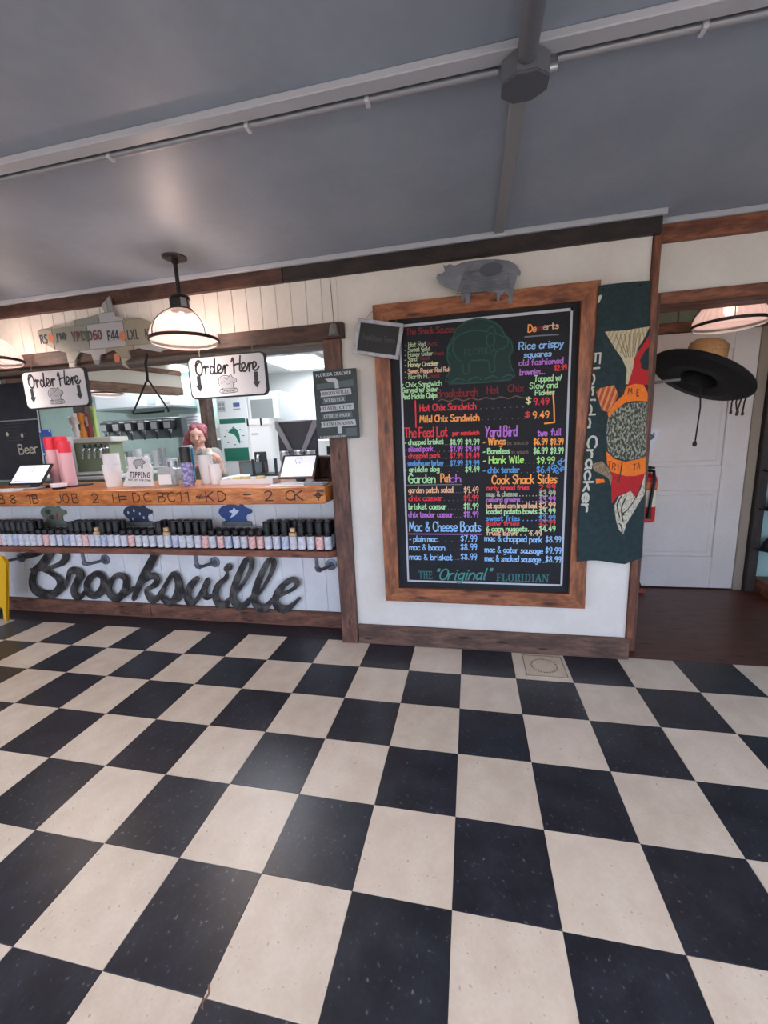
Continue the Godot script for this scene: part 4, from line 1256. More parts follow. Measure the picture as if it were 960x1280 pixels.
func _pendants():
	pendant("pendant_lamp", "ribbed glass pendant lamp hanging before the licence-plate pig", -1.545, -1.25, 2.4, 1.955, 0.15, 0.5)
	pendant("pendant_lamp", "ribbed glass pendant lamp hanging at the chalkboard end of the counter", -3.0, -1.25, 2.4, 1.955, 0.15, 0.5)
	pendant("pendant_lamp", "ribbed glass pendant lamp hanging in the passage before the white door", 1.58, -2.02, 2.4, 1.935, 0.04, 0.15)
	pendant("pendant_lamp", "ribbed glass pendant lamp hanging in the kitchen over the soda dispenser", -4.35, -3.5, 2.4, 2.02, 0.05, 0.2)
	# the lamps over the dining floor, behind and beside the visitor
	var dk := 0
	for q in [[-3.4, 0.9, "front dining row, nearest the left wall"], [-1.4, 0.9, "front dining row, second from the left wall"], [0.9, 0.9, "front dining row, third from the left wall"], [2.4, 0.9, "front dining row, by the right wall"], [-3.4, 2.5, "window row, nearest the left wall"], [-1.0, 2.5, "window row, middle"], [1.6, 2.5, "window row, by the right wall"]]:
		pendant("pendant_lamp", "ribbed glass pendant lamp over the dining floor, " + q[2], q[0], q[1], 2.4, 1.955, 0.2, 1.3)
		dk += 1
	# kitchen ceiling panels
	var k := 0
	for q in [[-2.15, -4.45, 0.72, 1.05, "bright square ceiling light panel over the white cooler"], [-4.0, -4.1, 0.9, 0.6, "bright ceiling light panel near the mint wall"], [-5.6, -3.0, 0.6, 1.0, "bright ceiling light panel over the bar end"], [-2.0, -2.7, 0.6, 1.1, "bright ceiling light panel over the prep table"]]:
		var t := thing("ceiling_light_panel", q[4], "ceiling light", Vector3(q[0], 2.37, q[1]))
		var hx: float = q[2] * 0.5
		var hz: float = q[3] * 0.5
		var fr := mat("panel_frame", c8(228, 228, 226), 0.5)
		for e in [[-hx - 0.02, -hz - 0.02, hx + 0.02, -hz], [-hx - 0.02, hz, hx + 0.02, hz + 0.02], [-hx - 0.02, -hz, -hx, hz], [hx, -hz, hx + 0.02, hz]]:
			part("frame", box_st(Vector3(e[0], -0.004, e[1]), Vector3(e[2], 0.03, e[3]), 0.002), fr, t)
		part("diffuser", box_st(Vector3(-hx, 0.004, -hz), Vector3(hx, 0.028, hz), 0), glow("panel_glow", c8(240, 246, 255), 2.5), t)
		var l := AreaLight3D.new()
		l.name = "panel_light"
		l.area_size = Vector2(q[2], q[3])
		l.light_color = c8(236, 243, 255)
		l.light_energy = 3.0
		l.shadow_enabled = true
		l.set("area_range", 12.0)
		t.add_child(l, true)
		l.position = Vector3(0, -0.008, 0)
		l.rotation.x = -PI / 2
		k += 1

# ------------------------------------------------------------------ things on and before the walls
const ORDER := [[4,20, 7,26, 12,27, 16,22, 16,13, 12,7, 7,8, 4,14, 6,21, 12,25], [19,17, 22,19, 22,7], [22,13, 25,18, 28,17], [38,16, 34,18, 31,14, 32,8, 36,8, 39,14, 41,28], [41,28, 39,12, 41,7, 45,10],
	[45,10, 51,14, 51,18, 47,19, 45,13, 47,8, 52,8, 55,12], [55,12, 58,18, 59,15, 58,7], [59,14, 62,18, 65,17], [72,22, 75,27, 76,20, 75,6], [89,29, 87,18, 86,9, 90,8], [75,16, 81,18, 88,18],
	[90,10, 96,14, 96,18, 92,19, 90,13, 92,8, 97,8, 100,12], [100,12, 103,18, 104,15, 103,7], [104,14, 107,18, 110,17], [110,10, 116,14, 116,18, 112,19, 110,13, 112,8, 117,8, 121,12]]

func order_sign(label: String, x: float, y: float, z: float):
	var t := thing("order_sign", label, "sign", Vector3(x, y, z), "hanging order signs")
	var hw := 0.264
	var hh := 0.127
	part("backing", slab_st(rounded(-hw, -hh, hw, hh, 0.035), -0.022, -0.002), mat("sign_edge", c8(28, 28, 32), 0.5), t)
	part("face", slab_st(rounded(-hw + 0.009, -hh + 0.009, hw - 0.009, hh - 0.009, 0.03), -0.002, 0.001), mat("sign_face", c8(200, 202, 208), 0.45), t)
	var ink := mat("sign_ink", c8(34, 36, 46), 0.5)
	var st := mb()
	for s in ORDER:
		var pts := []
		for i in range(0, s.size(), 2):
			pts.append(Vector3(-0.222 + s[i] * 0.00365, -0.012 + s[i + 1] * 0.0042, 0.0056))
		stroke(st, smooth_line(pts, 4), 0.0018)
	part("lettering", st, ink, t)
	for sx in [-1.0, 1.0]:
		var c: float = sx * 0.195
		part("arrow", slab_st([[c - 0.013, 0.012], [c + 0.013, 0.012], [c + 0.013, -0.045], [c + 0.026, -0.045], [c, -0.082], [c - 0.026, -0.045], [c - 0.013, -0.045]], 0.001, 0.0018), ink, t)
	# pig emblem, in outline
	st = mb()
	stroke(st, loop_of(fitted(PIG_ON_BAR, -0.062, -0.1, 0.062, 0.005), 0.002), 0.0018)
	stroke(st, [Vector3(-0.05, -0.075, 0.0012), Vector3(0.058, -0.075, 0.0012)], 0.0018)
	stroke(st, smooth_line([Vector3(-0.045, -0.045, 0.001), Vector3(-0.02, -0.03, 0.001), Vector3(0.0, -0.05, 0.001), Vector3(0.03, -0.035, 0.001), Vector3(0.048, -0.055, 0.001)], 3), 0.0018)
	stroke(st, smooth_line([Vector3(-0.02, -0.005, 0.0012), Vector3(-0.005, -0.022, 0.0012), Vector3(0.012, -0.01, 0.0012)], 3), 0.0018)
	part("emblem_outline", st, ink, t)
	part("emblem_shade", slab_st(fitted(PIG_ON_BAR, -0.056, -0.092, 0.056, 0.0), 0.001, 0.0014), mat("emblem_grey", c8(166, 168, 176), 0.5), t)
	st = mb()
	lettering(st, "Cracker", Vector2(-0.046, -0.094), Vector2(0.05, -0.094), 0.015, 0.002, 0.0012)
	part("emblem_lettering", st, ink, t)
	var steel := mat("thin_wire", c8(140, 136, 130), 0.5, 0.4)
	for sx in [-0.18, 0.18]:
		part("hook", tube_st([Vector3(sx, hh - 0.012, -0.012), Vector3(sx, hh + 0.03, -0.012), Vector3(sx, hh + 0.052, -0.03), Vector3(sx, hh + 0.052, z * 0.0 - 0.061)], 0.0025, 6), steel, t)
	return t

func _wall_pieces():
	order_sign("white order sign with black arrows hanging below the licence-plate pig", -2.703, 1.786, -1.415)
	order_sign("white order sign with black arrows hanging under the header beside the pendant lamp", -1.404, 1.778, -1.415)
	# pig pieced together from number plates
	var t := thing("plate_pig", "pig wall art pieced together from old car number plates", "wall art", Vector3(-2.3, 1.90, -1.47))
	var outline := [[-2.82,2.176],[-2.784,2.186],[-2.725,2.187],[-2.658,2.193],[-2.56,2.19],[-2.506,2.217],[-2.425,2.221],[-2.312,2.235],[-2.263,2.242],[-2.278,2.286],[-2.207,2.333],[-2.201,2.284],[-2.185,2.21],[-2.09,2.189],[-2.002,2.181],[-1.918,2.149],[-1.864,2.12],[-1.812,2.08],[-1.791,2.03],[-1.813,1.984],[-1.89,1.966],[-1.976,1.985],[-2.048,2.003],[-2.127,1.991],[-2.12,1.947],[-2.17,1.926],[-2.14,1.88],[-2.183,1.902],[-2.194,1.965],[-2.233,2.006],[-2.347,1.984],[-2.376,1.922],[-2.405,1.937],[-2.417,1.996],[-2.502,2.015],[-2.541,1.986],[-2.569,1.917],[-2.613,1.921],[-2.616,2.018],[-2.708,2.051],[-2.789,2.096],[-2.815,2.131]]
	wpart("backing", slab_st(outline, -1.477, -1.470), mat("plate_backing", c8(132, 134, 132), 0.55, 0.2), t)
	var pp := PackedVector2Array()
	for q in outline:
		pp.append(Vector2(q[0], q[1]))
	var tones := [c8(158, 162, 160), c8(140, 146, 144), c8(164, 161, 148), c8(130, 136, 130), c8(168, 170, 174), c8(146, 141, 124)]
	var tk := 0
	# rows of plates trimmed to the outline
	for row in [[1.80, 1.95, 0.16, 0.05], [1.955, 2.02, 0.21, 0.06], [2.025, 2.175, 0.283, 0.0], [2.18, 2.235, 0.19, 0.1], [2.24, 2.40, 0.24, 0.03]]:
		var x := -2.98 + row[3] as float
		while x < -1.75:
			var cell := PackedVector2Array([Vector2(x, row[0]), Vector2(x + row[2] - 0.006, row[0]), Vector2(x + row[2] - 0.006, row[1]), Vector2(x, row[1])])
			for piece in Geometry2D.intersect_polygons(cell, pp):
				if piece.size() < 3 or absf(_area(piece)) < 0.0004:
					continue
				var o := []
				for v in piece:
					o.append([v.x, v.y])
				var z := -1.4665 + 0.0008 * (tk % 3)
				wpart("number_plate", slab_st(o, -1.470, z), mat("plate_%d" % (tk % 6), tones[tk % 6], 0.4, 0.25), t)
				tk += 1
			x += row[2]
	var b0 := t.position
	var navy := mat("plate_navy", c8(52, 58, 66), 0.5)
	var maroon := mat("plate_maroon", c8(96, 54, 58), 0.5)
	var green := mat("plate_green", c8(48, 84, 66), 0.5)
	for q in [["RS", -2.776, navy, 0.062, 2.119], ["J10", -2.637, navy, 0.086, 2.118], ["YPL", -2.497, maroon, 0.104, 2.115], ["060", -2.361, maroon, 0.108, 2.109], ["F44", -2.222, navy, 0.088, 2.096], ["LXL", -2.071, navy, 0.086, 2.088], ["NY", -1.949, navy, 0.064, 2.082]]:
		printed(q[0], t, Vector3(q[1], q[4], -1.4636) - b0, q[3], 0.062, q[2], false, "plate_lettering", -0.02, 0.0006)
	for q in [[-2.713, 2.119], [-2.15, 2.085], [-2.22, 1.955]]:
		wpart("orange_mark", slab_st(circle(q[0], q[1], 0.024, 0.03, 10), -1.466, -1.4638), mat("plate_orange", c8(186, 112, 78), 0.5), t)
	wpart("green_mark", slab_st([[-2.455, 2.14], [-2.42, 2.14], [-2.405, 2.09], [-2.425, 2.075]], -1.466, -1.4634), green, t)

	# dinner triangle
	t = thing("dinner_triangle", "black iron dinner triangle hanging from the opening header", "triangle", Vector3(-2.0, 1.59, -1.45))
	var iron := mat("black_iron", c8(24, 23, 26), 0.5, 0.6)
	part("triangle_bar", tube_st([Vector3(0.09, 0.004, 0), Vector3(-0.14, 0.0, 0), Vector3(-0.146, 0.008, 0), Vector3(-0.01, 0.20, 0), Vector3(0.0, 0.205, 0), Vector3(0.012, 0.20, 0), Vector3(0.128, 0.01, 0), Vector3(0.12, 0.0, 0.0)], 0.006, 8), iron, t)
	part("cord", tube_st([Vector3(0.0, 0.20, 0), Vector3(0.004, 0.25, 0), Vector3(0.0, 0.31, -0.005), Vector3(0.0, 0.365, -0.026)], 0.0085, 8), iron, t)
	part("hook", tube_st([Vector3(0.0, 0.36, -0.024), Vector3(0.0, 0.37, -0.028), Vector3(0, 0.38, -0.03)], 0.006, 8), iron, t)

	# board of town names beside the opening
	t = thing("town_sign", "dark green sign listing town names on pale arrow boards, hung on the post", "sign", Vector3(-0.731, 1.371, -1.478))
	part("plate", box_st(Vector3(-0.135, 0.0, 0.0), Vector3(0.135, 0.402, 0.012), 0.002), mottled("town_green", c8(26, 40, 42), c8(36, 52, 54), Vector3.ONE * 3, 0.45, 95), t)
	var pale := mat("town_pale", c8(184, 190, 196), 0.5)
	var mid := mat("town_mid", c8(74, 92, 96), 0.5)
	var inkd := mat("town_ink", c8(40, 48, 54), 0.5)
	printed("FLORIDA CRACKER", t, Vector3(-0.005, 0.378, 0.0122), 0.22, 0.02, pale, false, "lettering", 0.01)
	part("map_block", slab_st([[-0.115, 0.325], [0.115, 0.34], [0.115, 0.30], [0.0, 0.30], [-0.115, 0.295]], 0.012, 0.0128), mid, t)
	part("sign_arm", slab_st([[-0.06, 0.352], [0.0, 0.356], [0.02, 0.34], [0.025, 0.295], [0.0, 0.295], [-0.002, 0.33], [-0.04, 0.335]], 0.012, 0.0134), pale, t)
	part("sign_stake", box_st(Vector3(0.0, 0.03, 0.012), Vector3(0.028, 0.075, 0.0132), 0), pale, t)
	var names := [["BROOKSVILLE", 0.268, -0.095, 0.1, true], ["WEBSTER", 0.227, -0.085, 0.065, false], ["DADE CITY", 0.181, -0.102, 0.112, true], ["CITRUS PARK", 0.134, -0.095, 0.1, false], ["HOMOSASSA", 0.087, -0.105, 0.118, true]]
	for q in names:
		var y: float = q[1]
		var lite: bool = q[4]
		part("name_board", slab_st([[q[2], y - 0.019], [q[2] + 0.006, y], [q[2], y + 0.017], [q[3] - 0.004, y + 0.023], [q[3], y - 0.013]], 0.0125, 0.0145), pale if lite else mid, t)
		printed(q[0], t, Vector3((q[2] + q[3]) * 0.5, y + 0.002, 0.0147), (q[3] - q[2]) * 0.86, 0.02, inkd if lite else pale, true, "lettering", 0.025)
	part("map_block", box_st(Vector3(0.05, 0.012, 0.012), Vector3(0.12, 0.06, 0.0128), 0), mid, t)
	printed("FLACRACKER.COM", t, Vector3(-0.035, 0.012, 0.0122), 0.16, 0.012, pale, false, "lettering", 0.02)

	# cow bell at the end of the header, its wire running up the wall
	t = thing("cow_bell", "small grey metal bell hung on a wire at the end of the header", "bell", Vector3(-0.716, 1.962, -1.458))
	var bm := mottled("bell_metal", c8(104, 104, 104), c8(136, 136, 134), Vector3.ONE * 6, 0.5, 97)
	var st := mb()
	lathe(st, [[0.0, 0.058], [0.012, 0.064], [0.02, 0.06], [0.024, 0.045], [0.03, 0.01], [0.034, 0.0], [0.031, 0.0], [0.026, 0.012], [0.0, 0.05]], 14, Vector3.ZERO, 0.0, 0, Transform3D(Basis.from_scale(Vector3(1, 1, 0.6)), Vector3.ZERO))
	part("bell_body", st, bm, t)
	part("wire", tube_st([Vector3(0.0, 0.062, 0), Vector3(-0.002, 0.09, -0.02), Vector3(-0.014, 0.2, -0.05), Vector3(-0.02, 0.335, -0.055)], 0.0018, 6), mat("dark_wire", c8(60, 58, 58), 0.5), t)

func _area(p: PackedVector2Array) -> float:
	var a := 0.0
	for k in p.size():
		a += p[k].cross(p[(k + 1) % p.size()])
	return a * 0.5

# ------------------------------------------------------------------ towel with a printed fish
const TOWEL_EDGE := [[0.694,0.907,2.07],[0.695,0.916,1.8955],[0.689,0.927,1.7035],[0.679,0.938,1.5055],[0.668,0.949,1.3005],[0.657,0.961,1.088],[0.646,0.972,0.8675],[0.648,0.984,0.625]]
const TOWEL_PRINT := [
	["cream",[[0.148,0.178],[0.564,0.18],[1.002,0.17],[0.891,0.213],[0.781,0.245],[0.741,0.277],[0.693,0.313],[0.62,0.373],[0.578,0.373],[0.586,0.321],[0.498,0.281],[0.353,0.241]]],
	["red",[[0.709,0.281],[0.805,0.253],[1.015,0.196],[1.061,0.196],[1.062,0.229],[0.917,0.257],[0.821,0.289],[0.857,0.317],[0.924,0.325],[1.065,0.321],[1.066,0.377],[0.611,0.377],[0.693,0.313]]],
	["fin",[[0.078,0.393],[0.146,0.381],[0.387,0.373],[0.472,0.409],[0.418,0.438],[0.307,0.47],[0.201,0.46]]],
	["scale",[[0.337,0.473],[0.602,0.443],[0.991,0.438],[1.055,0.458],[1.059,0.64],[0.875,0.64],[0.646,0.645],[0.482,0.635],[0.359,0.61],[0.307,0.527]]],
	["orange",[[0.308,0.474],[0.418,0.438],[0.555,0.409],[0.59,0.381],[0.737,0.373],[0.907,0.377],[0.972,0.397],[1.036,0.426],[1.016,0.438],[0.747,0.434],[0.584,0.44],[0.427,0.466],[0.334,0.49]]],
	["red",[[0.434,0.684],[0.621,0.694],[1.015,0.689],[0.983,0.723],[0.93,0.743],[0.848,0.787],[0.733,0.753],[0.54,0.772],[0.471,0.799]]],
	["orange",[[0.336,0.61],[0.483,0.64],[0.624,0.649],[0.875,0.642],[1.059,0.635],[1.06,0.694],[0.814,0.703],[0.622,0.7],[0.427,0.684],[0.362,0.654]]],
	["finlow",[[0.121,0.654],[0.278,0.645],[0.389,0.669],[0.455,0.703],[0.441,0.733],[0.4,0.708],[0.295,0.694],[0.165,0.679]]],
	["orange",[[0.2,0.709],[0.334,0.711],[0.354,0.723],[0.217,0.727]]],
	["head",[[0.505,0.807],[0.562,0.772],[0.733,0.753],[0.848,0.784],[0.93,0.748],[0.982,0.703],[1.049,0.694],[1.059,0.753],[0.914,0.797],[0.751,0.851],[0.679,0.87],[0.641,0.904],[0.575,0.886],[0.539,0.856]]]]

func paint_stroke(im: Image, pts: Array, r: float, c: Color):
	for k in pts.size() - 1:
		var a: Vector2 = pts[k]
		var b: Vector2 = pts[k + 1]
		var n := maxi(2, int(a.distance_to(b)))
		for i in n + 1:
			var q := a.lerp(b, float(i) / n)
			for y in range(int(q.y - r), int(q.y + r) + 1):
				for x in range(int(q.x - r), int(q.x + r) + 1):
					if x >= 0 and y >= 0 and x < im.get_width() and y < im.get_height() and Vector2(x, y).distance_to(q) <= r:
						im.set_pixel(x, y, c)

func _towel():
	var W := 256
	var Hh := 1152
	var im := Image.create(W, Hh, true, Image.FORMAT_RGB8)
	im.fill(c8(30, 50, 52))
	var n1 := noise_image(101, 0.03, 4)
	var n2 := noise_image(103, 0.10, 3)
	for y in Hh:
		for x in W:
			var v := n1.get_pixel(x % 256, y % 256).r
			im.set_pixel(x, y, c8(26, 44, 48).lerp(c8(36, 58, 60), v))
	var tone := {"cream": [c8(196, 186, 156), c8(160, 146, 112)], "red": [c8(186, 34, 40), c8(150, 26, 32)], "orange": [c8(236, 128, 40), c8(214, 92, 30)], "scale": [c8(58, 64, 58), c8(160, 162, 144)], "fin": [c8(176, 70, 42), c8(206, 150, 96)], "head": [c8(206, 202, 186), c8(150, 144, 128)], "finlow": [c8(120, 104, 84), c8(160, 140, 110)]}
	for sh in TOWEL_PRINT:
		var poly := PackedVector2Array()
		var lo := Vector2(9999, 9999)
		var hi := Vector2.ZERO
		for q in sh[1]:
			var v := Vector2(q[0] * W, q[1] * Hh)
			poly.append(v)
			lo = lo.min(v)
			hi = hi.max(v)
		var cc: Array = tone[sh[0]]
		for y in range(maxi(0, int(lo.y)), mini(Hh, int(hi.y) + 1)):
			for x in range(maxi(0, int(lo.x)), mini(W, int(hi.x) + 1)):
				if not Geometry2D.is_point_in_polygon(Vector2(x, y), poly):
					continue
				var w := n2.get_pixel(x % 256, (y / 2) % 256).r
				var t := clampf((w - 0.35) * 2.2, 0, 1)
				if sh[0] == "cream":
					t = 0.9 if sin((x - 170.0) / (float(y) - 20.0) * 60.0 + 0.02 * y) > 0.35 and y < 300 else t * 0.4
				elif sh[0] == "fin":
					t = 0.9 if fposmod(x + y * 0.3, 24.0) < 11.0 and y < 560 else t * 0.3
				elif sh[0] == "scale":
					t = clampf((w - 0.4) * 4.0, 0, 1)
				elif sh[0] == "red" or sh[0] == "orange":
					t *= 0.5
				im.set_pixel(x, y, cc[0].lerp(cc[1], t))
	# lettering down the left edge, tops of the letters to the right
	var cr := c8(196, 196, 184)
	for run in [["Florida", 0.255, 0.535, -0.06, 0.1, 4.0], ["Cracker", 0.555, 0.835, 0.03, 0.17, 4.5]]:
		var total := 0.0
		for ch in run[0]:
			total += PEN[ch][0] + 1.5
		var x := 0.0
		for ch in run[0]:
			var g: Array = PEN[ch]
			for k in range(1, g.size()):
				var s: Array = g[k]
				var pts := []
				for i in range(0, s.size(), 2):
					pts.append(Vector2((run[3] + (run[4] - run[3]) * s[i + 1] * 0.1) * W, lerpf(run[1], run[2], (x + s[i]) / total) * Hh))
				paint_stroke(im, smooth_line(pts, 4), run[5], cr)
			x += g[0] + 1.5
	paint_stroke(im, [Vector2(0, 70), Vector2(10, 50)], 8, cr)
	# drawn lines of the fish: tail rays, gill, mouth and eye
	var dkl := c8(60, 56, 44)
	for k in 7:
		paint_stroke(im, [Vector2(92 + 20 * k, 222), Vector2(140 + 8 * k, 318)], 1.6, c8(120, 108, 78))
	for q in [[Vector2(152, 890), Vector2(140, 925), Vector2(150, 975)], [Vector2(166, 900), Vector2(156, 940), Vector2(162, 990)], [Vector2(238, 850), Vector2(200, 920), Vector2(160, 960)], [Vector2(150, 1000), Vector2(158, 1012), Vector2(160, 1035)], [Vector2(150, 740), Vector2(146, 790), Vector2(140, 830)]]:
		paint_stroke(im, smooth_line(q, 6), 2.4, dkl)
	paint_stroke(im, [Vector2(160, 962), Vector2(162, 964)], 5, dkl)
	# lettering on the orange bands
	var inkb := c8(120, 44, 22)
	for q in [[128, 640, "T"], [160, 632, "M"], [200, 640, "E"]]:
		for k in range(1, PEN[q[2]].size()):
			var s: Array = PEN[q[2]][k]
			var pts := []
			for i in range(0, s.size(), 2):
				pts.append(Vector2(q[0] + s[i] * 2.2, q[1] - 160 - s[i + 1] * 2.6))
			paint_stroke(im, pts, 2.0, inkb)
	for q in [[96, 772, "T"], [114, 780, "R"], [134, 786, "I"], [196, 786, "T"], [216, 780, "A"]]:
		if not PEN.has(q[2]):
			continue
		for k in range(1, PEN[q[2]].size()):
			var s: Array = PEN[q[2]][k]
			var pts := []
			for i in range(0, s.size(), 2):
				pts.append(Vector2(q[0] + s[i] * 2.0, q[1] - s[i + 1] * 2.6))
			paint_stroke(im, pts, 1.8, inkb)
	im.generate_mipmaps()
	var m := StandardMaterial3D.new()
	m.albedo_texture = ImageTexture.create_from_image(im)
	m.roughness = 0.85
	var t := thing("fish_towel", "dark green towel printed with a red and orange fish, hung beside the menu", "towel", Vector3(0.8, 0.63, -1.45))
	var st := mb()
	var nu := 30
	var nv := 56
	var grid := []
	for j in nv + 1:
		var v := float(j) / nv
		var f := v * (TOWEL_EDGE.size() - 1)
		var i0 := mini(int(f), TOWEL_EDGE.size() - 2)
		var a: Array = TOWEL_EDGE[i0]
		var b: Array = TOWEL_EDGE[i0 + 1]
		var tt := f - i0
		var xl: float = lerpf(a[0], b[0], tt)
		var xr: float = lerpf(a[1], b[1], tt)
		var y: float = lerpf(a[2], b[2], tt)
		var rowp := []
		for i in nu + 1:
			var u := float(i) / nu
			# left half hangs proud of the frame, right half folds back along a crease
			var z := -1.434 + 0.008 * sin(u * 9.0 + v * 2.0) * v
			if u > 0.66:
				z -= (u - 0.66) * 0.15 * (0.3 + v)
			if u < 0.12:
				z -= (0.12 - u) * 0.05
			if u > 0.65 and u < 0.72:
				z += 0.006 * v
			rowp.append(Vector3(lerpf(xl, xr + 0.028, u), y + (0.006 * sin(u * 7.0) if j == nv else 0.0) - t.position.y, z))
		grid.append(rowp)
	for back in [0.0, 0.004]:
		for j in nv:
			for i in nu:
				var q := [[i, j], [i + 1, j], [i + 1, j + 1], [i, j], [i + 1, j + 1], [i, j + 1]]
				if back > 0.0:
					q.reverse()
				for e in q:
					st.set_uv(Vector2(float(e[0]) / nu, float(e[1]) / nv))
					st.set_smooth_group(0 if back == 0.0 else 1)
					st.add_vertex(grid[e[1]][e[0]] - Vector3(t.position.x, 0, t.position.z + back))
	st.generate_normals()
	part("cloth", st, m, t)
	var nail := mat("dark_knob", c8(50, 44, 42), 0.35, 0.8)
	for x in [0.715, 0.885]:
		wpart("pin", tube_st([Vector3(x, 2.05, -1.522), Vector3(x, 2.05, -1.428)], 0.004, 8), nail, t)

# ------------------------------------------------------------------ the passage
func hat(st: SurfaceTool, brim: float, crown: float, height: float, lift: float, xf: Transform3D):
	lathe(st, [[crown * 0.75, height], [crown * 0.95, height * 0.9], [crown, height * 0.6], [crown * 1.08, 0.012], [brim * 0.6, 0.0], [brim * 0.9, lift * 0.45], [brim, lift], [brim * 0.99, lift + 0.008], [brim * 0.88, lift * 0.45 + 0.01], [brim * 0.6, 0.01], [crown * 1.1, 0.016]], 40, Vector3.ZERO, 0.0, 0, xf)
	lathe(st, [[0.0, height * 0.96], [crown * 0.4, height * 0.98], [crown * 0.75, height]], 40, Vector3.ZERO, 0.0, 0, xf)

func _passage_things():
	var at := Vector3(1.425, 1.635, -2.0)
	var d := (at - Vector3(0.0592, 1.3816, 0.9807)).normalized()
	var side := d.cross(Vector3.UP).normalized()
	var up := side.cross(d).normalized()
	var lean := up.rotated(d, deg_to_rad(26)).normalized()
	var axis := (d * 0.40 + lean * 0.9).normalized()
	var bx_ := axis.cross(Vector3.BACK).normalized()
	var t := thing("black_hat", "wide black straw hat with dangling cords hung in the passage", "hat", Vector3(1.43, 1.62, -2.0))
	var st := mb()
	hat(st, 0.29, 0.095, 0.10, 0.035, Transform3D(Basis(bx_, axis, bx_.cross(axis)), Vector3.ZERO))
	part("hat_body", st, mottled("hat_black", c8(16, 16, 18), c8(30, 29, 31), Vector3.ONE * 12, 0.7, 111), t)
	var cord := mat("hat_cord", c8(30, 24, 22), 0.8)
	part("chin_cord", tube_st([Vector3(-0.035, -0.04, 0.12), Vector3(-0.03, -0.16, 0.13), Vector3(-0.035, -0.26, 0.13), Vector3(-0.04, -0.36, 0.13)], 0.004, 6), cord, t)
	part("cord_bead", lathe_st([[0, -0.018], [0.01, -0.012], [0.012, 0.0], [0.008, 0.014], [0, 0.018]], 10), cord, t, Vector3(-0.042, -0.375, 0.13))
	for k in 4:
		var x0 := 0.17 + 0.022 * k
		part("tassel", tube_st([Vector3(x0 + 0.02, -0.07, 0.05), Vector3(x0, -0.14, 0.055), Vector3(x0 + 0.012 * sin(k * 2.0), -0.185 - 0.012 * (k % 2), 0.055)], 0.004, 6), cord, t)
		part("tassel_end", lathe_st([[0, -0.014], [0.008, -0.01], [0.007, 0.006], [0, 0.014]], 8), mat("tassel_brown", c8(70, 52, 42), 0.8), t, Vector3(x0 + 0.012 * sin(k * 2.0), -0.195 - 0.012 * (k % 2), 0.055))
	t = thing("straw_hat", "tan straw hat hung behind the wide black hat", "hat", Vector3(1.64, 1.70, -2.42))
	st = mb()
	var ax2 := (up.rotated(d, deg_to_rad(10)) * 0.97 + d * 0.2).normalized()
	var b2 := ax2.cross(Vector3.BACK).normalized()
	hat(st, 0.19, 0.12, 0.22, 0.02, Transform3D(Basis(b2, ax2, b2.cross(ax2)), Vector3.ZERO))
	part("hat_body", st, mottled("hat_tan", c8(150, 116, 78), c8(178, 142, 100), Vector3.ONE * 14, 0.8, 113), t)
	t = thing("hat_peg", "short pale wall peg that carries the wide black hat", "peg", Vector3(1.078, 1.63, -2.0))
	part("rod", tube_st([Vector3(0.0, -0.012, 0.03), Vector3(0.1, -0.006, 0.06), Vector3(0.22, 0.0, 0.09)], 0.009, 8), mat("peg_grey", c8(120, 120, 124), 0.5), t)
	part("plate", box_st(Vector3(-0.002, -0.045, 0.0), Vector3(0.006, 0.03, 0.06), 0.001), mat("peg_grey", c8(120, 120, 124), 0.5), t)
	t = thing("hat_peg", "thin wall peg behind the black hat that carries the straw hat", "peg", Vector3(1.078, 1.74, -2.42))
	part("rod", tube_st([Vector3(0.0, 0.0, 0.0), Vector3(0.3, 0.02, 0.0), Vector3(0.43, 0.05, 0.0)], 0.008, 8), mat("peg_grey", c8(120, 120, 124), 0.5), t)
	part("plate", box_st(Vector3(-0.002, -0.035, -0.03), Vector3(0.006, 0.035, 0.03), 0.001), mat("peg_grey", c8(120, 120, 124), 0.5), t)

	# fire extinguisher and the sign over it
	t = thing("fire_extinguisher", "red fire extinguisher with a white label hung inside the passage", "fire extinguisher", Vector3(1.148, 0.765, -1.88))
	var red := mat("extinguisher_red", c8(188, 26, 34), 0.3)
	part("cylinder", lathe_st([[0, 0.0], [0.05, 0.0], [0.056, 0.008], [0.056, 0.26], [0.05, 0.285], [0.03, 0.305], [0.018, 0.31], [0, 0.31]], 24), red, t)
	part("white_label", lathe_st([[0.0565, 0.10], [0.0568, 0.101], [0.0568, 0.205], [0.0565, 0.206]], 24), mat("extinguisher_white", c8(214, 212, 190), 0.5), t)
	part("orange_label", lathe_st([[0.0565, 0.215], [0.0568, 0.216], [0.0568, 0.258], [0.0565, 0.259]], 24), mat("extinguisher_orange", c8(214, 106, 44), 0.5), t)
	part("valve", lathe_st([[0.018, 0.31], [0.018, 0.335], [0.012, 0.34], [0, 0.34]], 12), mat("valve_grey", c8(120, 122, 126), 0.35, 0.8), t)
	var blk := mat("rubber_black", c8(22, 22, 24), 0.6)
	part("lever", box_st(Vector3(-0.012, 0.338, -0.02), Vector3(0.012, 0.352, 0.075), 0.003), blk, t)
	part("hose", tube_st([Vector3(0.0, 0.325, 0.02), Vector3(0.01, 0.325, 0.06), Vector3(0.012, 0.27, 0.075), Vector3(0.0, 0.15, 0.074), Vector3(-0.004, 0.06, 0.072)], 0.0095, 8), blk, t)
	part("nozzle", lathe_st([[0.014, -0.02], [0.016, -0.02], [0.01, 0.03], [0, 0.03]], 10), blk, t, Vector3(-0.004, 0.05, 0.072))
	part("bracket", box_st(Vector3(-0.072, 0.18, -0.03), Vector3(-0.055, 0.26, 0.03), 0.002), blk, t)
	t = thing("projecting_sign", "white projecting sign on the passage wall over the fire extinguisher", "sign", Vector3(1.076, 1.19, -1.87))
